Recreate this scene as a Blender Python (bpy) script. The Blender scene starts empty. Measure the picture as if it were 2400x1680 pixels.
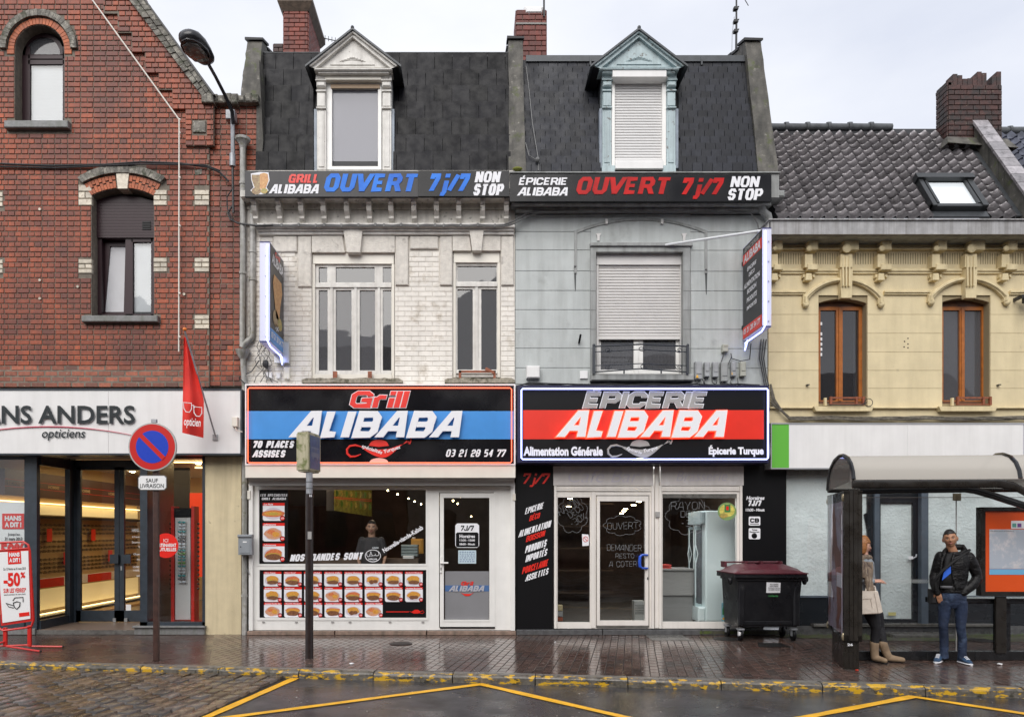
import bpy,bmesh,math,random
from mathutils import Vector,Matrix,noise
from mathutils.geometry import tessellate_polygon
random.seed(11)
R=math.radians
scene=bpy.context.scene
# ------------------------------------------------------------------ camera
F,VX,HY,EYE=1687.0,1110.0,1250.0,1.65
FY=11.8
cam_d=bpy.data.cameras.new('camera');cam=bpy.data.objects.new('camera',cam_d)
scene.collection.objects.link(cam);scene.camera=cam
cam.location=(0,0,EYE);cam.rotation_euler=(R(90),0,0)
cam_d.sensor_width=36;cam_d.lens=36*F/2400
cam_d.shift_x=(1200-VX)/2400;cam_d.shift_y=(HY-840)/2400
cam_d.clip_end=3000;cam_d.clip_start=0.1
# ------------------------------------------------------------------ sky and light (overcast, rain)
world=bpy.data.worlds.new('World');scene.world=world;world.use_nodes=True
wn,wl=world.node_tree.nodes,world.node_tree.links
wn.clear()
w_out=wn.new('ShaderNodeOutputWorld');w_bg=wn.new('ShaderNodeBackground')
sky=wn.new('ShaderNodeTexSky');sky.sky_type='NISHITA';sky.sun_disc=False
SUN_EL,SUN_AZ=40,195
sky.sun_elevation=R(SUN_EL);sky.sun_rotation=R(SUN_AZ);sky.air_density=1;sky.dust_density=5
tc=wn.new('ShaderNodeTexCoord');nz=wn.new('ShaderNodeTexNoise');nz.inputs['Scale'].default_value=2.2
nz.inputs['Detail'].default_value=6;nz.inputs['Roughness'].default_value=0.5
mp=wn.new('ShaderNodeMapping');mp.inputs['Scale'].default_value=(1,1,2.4)
wl.new(tc.outputs['Generated'],mp.inputs['Vector']);wl.new(mp.outputs['Vector'],nz.inputs['Vector'])
cr=wn.new('ShaderNodeValToRGB')
cr.color_ramp.elements[0].position=.3;cr.color_ramp.elements[0].color=(6.3,6.65,7.6,1)
cr.color_ramp.elements[1].position=.72;cr.color_ramp.elements[1].color=(8.9,9.0,9.3,1)
wl.new(nz.outputs['Fac'],cr.inputs['Fac'])
w_mix=wn.new('ShaderNodeMix');w_mix.data_type='RGBA';w_mix.inputs['Factor'].default_value=.93
wl.new(sky.outputs['Color'],w_mix.inputs['A']);wl.new(cr.outputs['Color'],w_mix.inputs['B'])
wl.new(w_mix.outputs['Result'],w_bg.inputs['Color']);w_bg.inputs['Strength'].default_value=0.074
wl.new(w_bg.outputs[0],w_out.inputs['Surface'])
sun_d=bpy.data.lights.new('sun','SUN');sun=bpy.data.objects.new('sun',sun_d)
scene.collection.objects.link(sun)
sun_d.energy=1.5;sun_d.angle=R(50);sun_d.color=(1,.97,.93)
sv=Vector((math.sin(R(SUN_AZ))*math.cos(R(SUN_EL)),math.cos(R(SUN_AZ))*math.cos(R(SUN_EL)),math.sin(R(SUN_EL))))
sun.rotation_euler=sv.to_track_quat('Z','Y').to_euler();sun.location=(0,-4,20)
scene.view_settings.view_transform='Standard';scene.view_settings.look='None'
scene.view_settings.exposure=0.78;scene.view_settings.gamma=1
scene.view_settings.use_curve_mapping=False
scene.cycles.max_bounces=8;scene.cycles.transparent_max_bounces=12
scene.cycles.sample_clamp_indirect=4;scene.cycles.caustics_reflective=False;scene.cycles.caustics_refractive=False
# ------------------------------------------------------------------ helpers
COL=scene.collection
def X(px,Y=FY):return(px-VX)*Y/F
def Z(py,Y=FY):return EYE+(HY-py)*Y/F
def P(px,py,Y=FY):return Vector((X(px,Y),Y,Z(py,Y)))
def G(px,py,z=0.0):
 Y=F*(EYE-z)/(py-HY);return Vector((X(px,Y),Y,z))
WL={}
def wloc(o):return WL[o.name]if o else Vector((0,0,0))
def place(o,world,parent):
 COL.objects.link(o);o.parent=parent
 o.location=Vector(world)-wloc(parent);WL[o.name]=Vector(world)
def tag(o,label=None,cat=None,group=None,kind=None):
 if label:o['label']=label
 if cat:o['category']=cat
 if group:o['group']=group
 if kind:o['kind']=kind
 return o
def thing(name,loc,label,cat,group=None):
 o=bpy.data.objects.new(name,None);o.empty_display_size=.2
 place(o,loc,None);return tag(o,label,cat,group)
def structure(name,loc=(0,0,0)):
 o=bpy.data.objects.new(name,None);place(o,loc,None);o['kind']='structure';return o
MATS={}
def mat(name,col=(.5,.5,.5),rough=.6,noise_=None,col2=None,var=0.0,var2=None,bump=None,metal=0.0,streak=None,patch=None,patch2=None,coat=0.0,emit=None,spec=.5,rnoise=None,bump2=None,sheen=0):
 """procedural material on world position: noise_=(scale, amount), var=brightness spread between pieces,
    streak=(colour, amount), patch=(colour, scale, threshold), bump=(scale, distance)"""
 if name in MATS:return MATS[name]
 m=bpy.data.materials.new(name);m.use_nodes=True;MATS[name]=m
 n,l=m.node_tree.nodes,m.node_tree.links
 b=n['Principled BSDF']
 b.inputs['Roughness'].default_value=rough;b.inputs['Metallic'].default_value=metal
 b.inputs['Specular IOR Level'].default_value=spec;b.inputs['Coat Weight'].default_value=coat
 b.inputs['Coat Roughness'].default_value=.08
 geo=n.new('ShaderNodeNewGeometry')
 def nzt(scale,detail=4,stretch=None,rgh=.55):
  t=n.new('ShaderNodeTexNoise');t.inputs['Scale'].default_value=scale;t.inputs['Detail'].default_value=detail
  t.inputs['Roughness'].default_value=rgh
  if stretch:
   mm=n.new('ShaderNodeMapping');mm.inputs['Scale'].default_value=stretch
   l.new(geo.outputs['Position'],mm.inputs['Vector']);l.new(mm.outputs['Vector'],t.inputs['Vector'])
  else:l.new(geo.outputs['Position'],t.inputs['Vector'])
  return t.outputs['Fac']
 def mx(fac,a,b_,blend='MIX'):
  t=n.new('ShaderNodeMix');t.data_type='RGBA';t.blend_type=blend
  for sock,v in(('Factor',fac),('A',a),('B',b_)):
   if hasattr(v,'is_linked')or isinstance(v,bpy.types.NodeSocket):l.new(v,t.inputs[sock])
   elif sock=='Factor':t.inputs[sock].default_value=v
   else:t.inputs[sock].default_value=(*v[:3],1)
  return t.outputs['Result']
 def mrange(v,a,b_,c=0,d=1):
  t=n.new('ShaderNodeMapRange');l.new(v,t.inputs[0])
  for i,q in enumerate((a,b_,c,d)):t.inputs[i+1].default_value=q
  return t.outputs[0]
 def math_(op,a,b_=None):
  t=n.new('ShaderNodeMath');t.operation=op
  for i,v in enumerate((a,b_)):
   if v is None:continue
   if isinstance(v,bpy.types.NodeSocket):l.new(v,t.inputs[i])
   else:t.inputs[i].default_value=v
  return t.outputs[0]
 c=None
 if noise_:
  f=mrange(nzt(noise_[0]),.3,.7)
  lo=col2 if col2 else tuple(x*(1-noise_[1])for x in col)
  c=mx(f,lo,tuple(min(1,x*(1+(0 if col2 else noise_[1])))for x in col))
 else:c=col
 if var or var2:
  at=n.new('ShaderNodeAttribute');at.attribute_name='var'
  oi=n.new('ShaderNodeObjectInfo')
  v=math_('FRACT',math_('ADD',at.outputs['Fac'],oi.outputs['Random']))
  if var2:
   c=mx(mrange(v,*(var2[1:]if len(var2)>1 else(.5,1))),c,var2[0])
   v=math_('FRACT',math_('MULTIPLY',v,7.31))
  if var:
   k=mrange(v,0,1,1-var,1+var)
   cmb=n.new('ShaderNodeCombineColor')
   for i in range(3):l.new(k,cmb.inputs[i])
   c=mx(1.0,c,cmb.outputs[0],'MULTIPLY')
 for pt in(patch,patch2):
  if pt:
   w=pt[3]if len(pt)>3 else.04
   f=mrange(nzt(pt[1],6,pt[4]if len(pt)>4 else None,.65),pt[2]-w,pt[2]+w)
   c=mx(f,c,pt[0])
 if streak:
  f=mrange(nzt(1.0,5,(streak[2]if len(streak)>2 else 9,9,.55),.6),.42,.72,0,streak[1])
  c=mx(f,c,streak[0])
 if isinstance(c,bpy.types.NodeSocket):l.new(c,b.inputs['Base Color'])
 else:b.inputs['Base Color'].default_value=(*c[:3],1)
 if rnoise:
  l.new(mrange(nzt(rnoise[0],5),.35,.65,rnoise[1],rnoise[2]),b.inputs['Roughness'])
 last=None
 for bp in(bump,bump2):
  if bp:
   bn=n.new('ShaderNodeBump');bn.inputs['Distance'].default_value=bp[1];bn.inputs['Strength'].default_value=1
   l.new(nzt(bp[0],5,bp[2]if len(bp)>2 else None),bn.inputs['Height'])
   if last:l.new(last,bn.inputs['Normal'])
   last=bn.outputs[0]
 if last:l.new(last,b.inputs['Normal'])
 if emit:
  b.inputs['Emission Color'].default_value=(*emit[0],1);b.inputs['Emission Strength'].default_value=emit[1]
 return m
def glass(name,tint=(.9,.94,.95),refl=1.0,haze=None):
 if name in MATS:return MATS[name]
 m=bpy.data.materials.new(name);m.use_nodes=True;MATS[name]=m
 n,l=m.node_tree.nodes,m.node_tree.links
 n.remove(n['Principled BSDF']);out=n['Material Output']
 tr=n.new('ShaderNodeBsdfTransparent');tr.inputs[0].default_value=(*tint,1)
 gl=n.new('ShaderNodeBsdfGlossy');gl.inputs['Roughness'].default_value=.015
 geo=n.new('ShaderNodeNewGeometry');nt=n.new('ShaderNodeTexNoise');nt.inputs['Scale'].default_value=1.3
 bp=n.new('ShaderNodeBump');bp.inputs['Distance'].default_value=.004
 l.new(geo.outputs['Position'],nt.inputs['Vector']);l.new(nt.outputs['Fac'],bp.inputs['Height']);l.new(bp.outputs[0],gl.inputs['Normal'])
 fr=n.new('ShaderNodeFresnel');fr.inputs[0].default_value=1.5
 mu=n.new('ShaderNodeMath');mu.operation='MULTIPLY';mu.inputs[1].default_value=1.9*refl;mu.use_clamp=True
 bf=n.new('ShaderNodeMath');bf.operation='SUBTRACT';bf.inputs[0].default_value=1;l.new(geo.outputs['Backfacing'],bf.inputs[1])
 m0=n.new('ShaderNodeMath');m0.operation='MULTIPLY';l.new(fr.outputs[0],m0.inputs[0]);l.new(bf.outputs[0],m0.inputs[1])
 l.new(m0.outputs[0],mu.inputs[0])
 mi=n.new('ShaderNodeMixShader');l.new(mu.outputs[0],mi.inputs[0]);l.new(tr.outputs[0],mi.inputs[1]);l.new(gl.outputs[0],mi.inputs[2])
 last=mi.outputs[0]
 if haze:
  df=n.new('ShaderNodeBsdfDiffuse');df.inputs[0].default_value=(*haze[0],1)
  m2=n.new('ShaderNodeMixShader');m2.inputs[0].default_value=haze[1]
  l.new(last,m2.inputs[1]);l.new(df.outputs[0],m2.inputs[2]);last=m2.outputs[0]
 l.new(last,out.inputs['Surface'])
 return m
def flat(name,col,rough=.5,**k):return mat(name,col,rough,**k)
class MB:
 """collects shapes in world coordinates, builds ONE mesh object"""
 def __init__(s,M=None):s.v=[];s.f=[];s.mi=[];s.va=[];s.cur=0;s.var=0.0;s.M=M
 def add(s,vs,fs):
  o=len(s.v)
  s.v+=[s.M@Vector(p)if s.M else Vector(p)for p in vs]
  for f in fs:s.f.append([o+i for i in f]);s.mi.append(s.cur);s.va.append(s.var)
  return s
 def box(s,x0,x1,y0,y1,z0,z1):
  if x0>x1:x0,x1=x1,x0
  if y0>y1:y0,y1=y1,y0
  if z0>z1:z0,z1=z1,z0
  return s.add([(x0,y0,z0),(x1,y0,z0),(x1,y1,z0),(x0,y1,z0),(x0,y0,z1),(x1,y0,z1),(x1,y1,z1),(x0,y1,z1)],[(0,3,2,1),(4,5,6,7),(0,1,5,4),(1,2,6,5),(2,3,7,6),(3,0,4,7)])
 def pbox(s,px0,px1,py0,py1,Y,d,back=None):
  """box whose front face at depth Y covers the photo rectangle, d deep"""
  return s.box(X(px0,Y),X(px1,Y),Y,Y+d,Z(py0,Y),Z(py1,Y))
 def bbox(s,x0,x1,y0,y1,z0,z1,c=.01):
  """box with chamfered front (-Y) edges and top"""
  if x0>x1:x0,x1=x1,x0
  if z0>z1:z0,z1=z1,z0
  v=[(x0,y1,z0),(x1,y1,z0),(x1,y1,z1),(x0,y1,z1),(x0,y0+c,z0),(x1,y0+c,z0),(x1,y0+c,z1),(x0,y0+c,z1),(x0+c,y0,z0+c),(x1-c,y0,z0+c),(x1-c,y0,z1-c),(x0+c,y0,z1-c)]
  return s.add(v,[(3,2,1,0),(0,1,5,4),(1,2,6,5),(2,3,7,6),(3,0,4,7),(4,5,9,8),(5,6,10,9),(6,7,11,10),(7,4,8,11),(8,9,10,11)])
 def prism(s,pts,y0,y1,holes=()):
  """pts = (x, z) outline; extruded from y0 (front) to y1"""
  loops=[list(pts)]+[list(h)for h in holes]
  flatp=[p for lo in loops for p in lo]
  tris=tessellate_polygon([[Vector((p[0],p[1],0))for p in lo]for lo in loops])
  n=len(flatp)
  vs=[(p[0],y0,p[1])for p in flatp]+[(p[0],y1,p[1])for p in flatp]
  fs=[]
  for t in tris:
   a,b,c=[flatp[i]for i in t]
   ar=(b[0]-a[0])*(c[1]-a[1])-(b[1]-a[1])*(c[0]-a[0])
   t=t if ar>0 else t[::-1]
   fs.append(tuple(t));fs.append(tuple(i+n for i in t[::-1]))
  o=0
  for li,lo in enumerate(loops):
   k=len(lo)
   ar=sum(lo[i][0]*lo[(i+1)%k][1]-lo[(i+1)%k][0]*lo[i][1]for i in range(k))
   for i in range(k):
    a,b=o+i,o+(i+1)%k
    q=(a,a+n,b+n,b)if(ar>0)==(li==0)else(b,b+n,a+n,a)
    fs.append(q)
   o+=k
  return s.add(vs,fs)
 def pprism(s,pxs,Y,d,holes=()):
  return s.prism([(X(a,Y),Z(b,Y))for a,b in pxs],Y,Y+d,[[(X(a,Y),Z(b,Y))for a,b in h]for h in holes])
 def tube(s,pts,r,n=8,caps=True,closed=False):
  pts=[Vector(p)for p in pts]
  rs=r if isinstance(r,(list,tuple))else[r]*len(pts)
  m=len(pts);vs=[];up=None
  for i,p in enumerate(pts):
   a=pts[(i-1)%m]if(i>0 or closed)else p;b=pts[(i+1)%m]if(i<m-1 or closed)else p
   t=(b-a).normalized()if(b-a).length>1e-9 else Vector((0,0,1))
   if up is None:up=Vector((0,0,1))if abs(t.z)<.9 else Vector((0,1,0))
   sd=t.cross(up).normalized();up=sd.cross(t).normalized()
   for k in range(n):
    an=2*math.pi*k/n
    vs.append(p+(sd*math.cos(an)+up*math.sin(an))*rs[i])
  fs=[]
  for i in range(m if closed else m-1):
   for k in range(n):
    a=i*n+k;b=i*n+(k+1)%n;c=((i+1)%m)*n+(k+1)%n;d=((i+1)%m)*n+k
    fs.append((a,d,c,b))
  if caps and not closed:fs+=[tuple(range(n)),tuple(range(m*n-1,(m-1)*n-1,-1))]
  return s.add(vs,fs)
 def lathe(s,c,prof,n=16,axis='Z'):
  """prof = [(radius, height)] about a vertical axis through c"""
  c=Vector(c);vs=[]
  for r,h in prof:
   for k in range(n):
    a=2*math.pi*k/n
    q=(r*math.cos(a),r*math.sin(a),h)
    if axis=='Y':q=(q[0],q[2],q[1])
    if axis=='X':q=(q[2],q[0],q[1])
    vs.append(c+Vector(q))
  fs=[(i*n+k,i*n+(k+1)%n,(i+1)*n+(k+1)%n,(i+1)*n+k)for i in range(len(prof)-1)for k in range(n)]
  fs+=[tuple(range(n-1,-1,-1)),tuple(range((len(prof)-1)*n,len(prof)*n))]
  return s.add(vs,fs)
 def ball(s,c,rx,ry=None,rz=None,n=12,m=8,fn=None):
  ry=ry or rx;rz=rz or rx;c=Vector(c);vs=[c+Vector((0,0,-rz))]
  for i in range(1,m):
   t=math.pi*i/m
   for k in range(n):
    a=2*math.pi*k/n
    vs.append(c+Vector((rx*math.sin(t)*math.cos(a),ry*math.sin(t)*math.sin(a),-rz*math.cos(t))))
  vs.append(c+Vector((0,0,rz)))
  if fn:vs=[fn(v)for v in vs]
  fs=[(0,1+(k+1)%n,1+k)for k in range(n)]
  for i in range(m-2):
   for k in range(n):
    fs.append((1+i*n+k,1+i*n+(k+1)%n,1+(i+1)*n+(k+1)%n,1+(i+1)*n+k))
  L=len(vs)-1;o=1+(m-2)*n
  fs+=[(o+k,o+(k+1)%n,L)for k in range(n)]
  return s.add(vs,fs)
 def disc(s,c,r,Y2=0.004,n=24,rz=None):
  """flat disc facing -Y with a small thickness"""
  c=Vector(c);rz=rz or r
  pts=[(c.x+r*math.cos(2*math.pi*k/n),c.z+rz*math.sin(2*math.pi*k/n))for k in range(n)]
  return s.prism(pts,c.y,c.y+Y2)
 def loft(s,rings,n=12):
  """rings = [(centre, rx, ry, axis_x, axis_y)] ellipse sections joined"""
  vs=[]
  for c,rx,ry,ax,ay in rings:
   c=Vector(c);ax=Vector(ax).normalized();ay=Vector(ay).normalized()
   for k in range(n):
    a=2*math.pi*k/n
    vs.append(c+ax*rx*math.cos(a)+ay*ry*math.sin(a))
  m=len(rings)
  fs=[(i*n+k,i*n+(k+1)%n,(i+1)*n+(k+1)%n,(i+1)*n+k)for i in range(m-1)for k in range(n)]
  fs+=[tuple(range(n-1,-1,-1)),tuple(range((m-1)*n,m*n))]
  return s.add(vs,fs)
 def build(s,name,mats,parent=None,smooth=False,kind=None,label=None,origin=None):
  if not s.v:return None
  mn=Vector((min(v.x for v in s.v),min(v.y for v in s.v),min(v.z for v in s.v)))
  mxx=Vector((max(v.x for v in s.v),max(v.y for v in s.v),max(v.z for v in s.v)))
  c=Vector(origin)if origin else Vector(((mn.x+mxx.x)/2,(mn.y+mxx.y)/2,mn.z))
  me=bpy.data.meshes.new(name)
  me.from_pydata([tuple(v-c)for v in s.v],[],s.f)
  if not isinstance(mats,(list,tuple)):mats=[mats]
  for m in mats:me.materials.append(m)
  if any(s.mi):me.polygons.foreach_set('material_index',s.mi)
  if any(s.va):
   at=me.attributes.new('var','FLOAT','FACE');at.data.foreach_set('value',s.va)
  if smooth:
   me.polygons.foreach_set('use_smooth',[True]*len(me.polygons))
   if smooth!='full':
    try:me.set_sharp_from_angle(angle=R(smooth if smooth is not True else 40))
    except Exception:pass
  me.update()
  o=bpy.data.objects.new(name,me);place(o,c,parent)
  if kind:o['kind']=kind
  if label:o['label']=label
  return o
def one(name,m,parent,fn,**k):
 b=MB();fn(b);return b.build(name,m,parent,**k)
def put(mesh,name,parent,loc,scale=(1,1,1),rot=(0,0,0)):
 o=bpy.data.objects.new(name,mesh);place(o,loc,parent);o.scale=scale;o.rotation_euler=rot;return o
def copy_tree(o,parent=None,off=Vector((0,0,0)),top=True):
 c=o.copy();COL.objects.link(c);c.parent=parent
 if top:c.location=o.location+off
 WL[c.name]=WL[o.name]+off
 for ch in list(o.children):copy_tree(ch,c,off,False)
 return c
# ------------------------------------------------------------------ masonry
def unit_brick(c=.08):
 b=MB()
 cy=.12
 v=[(-.5,.5,-.5),(.5,.5,-.5),(.5,.5,.5),(-.5,.5,.5),(-.5,-.5+cy,-.5),(.5,-.5+cy,-.5),(.5,-.5+cy,.5),(-.5,-.5+cy,.5),(-.5+c*.4,-.5,-.5+c),(.5-c*.4,-.5,-.5+c),(.5-c*.4,-.5,.5-c),(-.5+c*.4,-.5,.5-c)]
 b.add(v,[(0,1,5,4),(1,2,6,5),(2,3,7,6),(3,0,4,7),(4,5,9,8),(5,6,10,9),(6,7,11,10),(7,4,8,11),(8,9,10,11)])
 return b
_UB={}
def unit_mesh(m,name='brick'):
 k=(m.name,name)
 if k not in _UB:
  b=unit_brick();me=bpy.data.meshes.new(name);me.from_pydata([tuple(v)for v in b.v],[],b.f);me.materials.append(m);_UB[k]=me
 return _UB[k]
def spans(poly,z):
 xs=[]
 k=len(poly)
 for i in range(k):
  (x0,z0),(x1,z1)=poly[i],poly[(i+1)%k]
  if(z0<=z)!=(z1<=z):xs.append(x0+(z-z0)*(x1-x0)/(z1-z0))
 xs.sort();return[(xs[i],xs[i+1])for i in range(0,len(xs)-1,2)]
def course_intervals(outer,holes,z0,z1,gap):
 iv=spans(outer,(z0+z1)/2)
 for h in holes:
  cut=[]
  for z in(z0+.004,(z0+z1)/2,z1-.004):cut+=spans(h,z)
  for a,b in cut:
   a-=gap;b+=gap;nw=[]
   for p,q in iv:
    if b<=p or a>=q:nw.append((p,q));continue
    if a>p:nw.append((p,a))
    if b<q:nw.append((b,q))
   iv=nw
 return iv
def lay_bricks(parent,m,outer,holes,Yf,depth,pitch=.085,lens=(.205,.205),mort=.013,limit=300,prio=None,name='brick',skip=None,jit=.002,stuffname=None,mat2=None):
 """courses of bricks inside an outline; up to `limit` single bricks, the rest joined"""
 zs=[p[1]for p in outer];z=min(zs);out=[];ci=0
 while z+pitch*.6<max(zs):
  z1=z+pitch
  for a,b in course_intervals(outer,holes,z,z1,.004):
   L=lens[ci%len(lens)]
   x=math.floor(a/L)*L+(L/2 if ci%2 else 0)*(1 if len(set(lens))==1 else.7)
   x-=L
   while x<b:
    l0,l1=max(a,x),min(b,x+L)
    if l1-l0>.035:out.append(((l0+l1)/2,z+pitch/2,l1-l0-mort,pitch-mort))
    x+=L
  z=z1;ci+=1
 rnd=random.Random(5)
 if skip:out=[o for o in out if not skip(o[0],o[1])]
 out.sort(key=prio if prio else(lambda o:-o[2]*o[3]+rnd.random()*.0004))
 me=unit_mesh(m,name)
 for cx,cz,w,h in out[:limit]:
  dy=rnd.uniform(-jit,jit)
  put(me,name,parent,(cx,Yf+depth/2+dy,cz),(w,depth,h),(0,rnd.uniform(-.006,.006),0))
 if len(out)>limit:
  b=MB();ub=unit_brick()
  for cx,cz,w,h in out[limit:]:
   dy=rnd.uniform(-jit,jit);b.var=rnd.random()+.001
   b.add([(cx+v.x*w,Yf+depth/2+dy+v.y*depth,cz+v.z*h)for v in ub.v],ub.f)
  b.build(stuffname or(name+'work'),m,parent,kind='stuff')
 return len(out)
# ------------------------------------------------------------------ lettering
C_=.2
GL={'O':[[(C_,0),(1-C_,0),(1,C_),(1,1-C_),(1-C_,1),(C_,1),(0,1-C_),(0,C_),'c']],'A':[[(-.12,0),(.52,1),(.86,1),(1.02,0)],[(.2,.3),(.97,.3)]],'B':[[(0,0),(1-C_,0),(1,C_),(1,.5-C_*.5),(.88,.5),(1,.5+C_*.5),(1,1-C_),(1-C_,1),(0,1),'c'],[(0,.5),(.88,.5)]],'C':[[(1,.72),(1,1-C_),(1-C_,1),(C_,1),(0,1-C_),(0,C_),(C_,0),(1-C_,0),(1,C_),(1,.28)]],'D':[[(0,0),(1-C_,0),(1,C_),(1,1-C_),(1-C_,1),(0,1),'c']],'E':[[(1,1),(0,1),(0,0),(1,0)],[(0,.5),(.85,.5)]],'F':[[(1,1),(0,1),(0,0)],[(0,.48),(.85,.48)]],'G':[[(1,.75),(1,1-C_),(1-C_,1),(C_,1),(0,1-C_),(0,C_),(C_,0),(1,0),(1,.46),(.5,.46)]],'H':[[(0,0),(0,1)],[(1,0),(1,1)],[(0,.5),(1,.5)]],'I':[[(0,0),(0,1)]],'J':[[(1,1),(1,C_),(1-C_,0),(C_,0),(0,C_),(0,.3)]],'K':[[(0,0),(0,1)],[(1,1),(.1,.5),(1,0)]],'L':[[(0,1),(0,0),(1,0)]],'M':[[(0,0),(0,1)],[(.05,1),(.5,.2)],[(.5,.2),(.95,1)],[(1,1),(1,0)]],'N':[[(0,0),(0,1)],[(.08,1),(.92,0)],[(1,0),(1,1)]],'P':[[(0,0),(0,1)],[(0,1),(1-C_,1),(1,1-C_),(1,.42+C_),(1-C_,.42),(0,.42)]],'R':[[(0,0),(0,1)],[(0,1),(1-C_,1),(1,1-C_),(1,.45+C_),(1-C_,.45),(0,.45)],[(.7,.45),(1.02,0)]],'S':[[(1,.75),(1,1-C_),(1-C_,1),(C_,1),(0,1-C_),(0,.5+C_*.6),(C_,.5),(1-C_,.5),(1,.5-C_*.6),(1,C_),(1-C_,0),(C_,0),(0,C_),(0,.25)]],'T':[[(.5,0),(.5,1)],[(-.1,1),(1.1,1)]],'U':[[(0,1),(0,C_),(C_,0),(1-C_,0),(1,C_),(1,1)]],'V':[[(-.05,1),(.42,0)],[(.5,0),(1.1,1)]],'X':[[(0,0),(1,1)],[(0,1),(1,0)]],'Y':[[(0,1),(.5,.45),(1,1)],[(.5,.45),(.5,0)]],'0':[[(C_,0),(1-C_,0),(1,C_),(1,1-C_),(1-C_,1),(C_,1),(0,1-C_),(0,C_),'c']],'1':[[(.2,.85),(.6,1),(.6,0)]],'2':[[(0,.72),(0,1-C_),(C_,1),(1-C_,1),(1,1-C_),(1,.5+C_*.4),(1-C_,.5),(C_,.5),(0,.5-C_),(0,0),(1.05,0)]],'3':[[(0,1),(1-C_,1),(1,1-C_),(1,.5+C_*.5),(.85,.5),(1,.5-C_*.5),(1,C_),(1-C_,0),(0,0)],[(.2,.5),(.85,.5)]],'4':[[(.75,0),(.75,1)],[(.7,1),(0,.3)],[(0,.3),(1.1,.3)]],'5':[[(1,1),(0,1),(0,.55),(1-C_,.55),(1,.55-C_),(1,C_),(1-C_,0),(0,0)]],'7':[[(-.05,.75),(-.05,1),(1,1),(1,.8),(.35,0)]],'8':[[(C_,0),(1-C_,0),(1,C_),(1,.5-C_*.5),(.9,.5),(1,.5+C_*.5),(1,1-C_),(1-C_,1),(C_,1),(0,1-C_),(0,.5+C_*.5),(.1,.5),(0,.5-C_*.5),(0,C_),'c'],[(.1,.5),(.9,.5)]],'r':[[(0,0),(0,.68)],[(0,.45),(.35,.68),(1.1,.68)]],'i':[[(0,0),(0,.62)],[(0,.84),(0,1)]],'l':[[(0,0),(0,1)]],'j':[[(.6,.62),(.6,-.2),(.45,-.35),(0,-.35)],[(.6,.84),(.6,1)]],'/':[[(-.2,-.1),(.8,1.05)]],'-':[[(0,.45),(.6,.45)]],'%':[[(0,0),(1,1)],[(0,.75),(.25,.75),(.25,1),(0,1),'c'],[(.75,0),(1,0),(1,.25),(.75,.25),'c']],"'":[[(.1,.8),(.3,1.05)]],}
GW={'I':0,'i':0,'l':0,'1':.7,'r':.5,'j':.6,'/':.6,'M':1.25,'-':.6,'E':.85,'F':.8,'L':.62,'S':.9,'7':.9}
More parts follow.
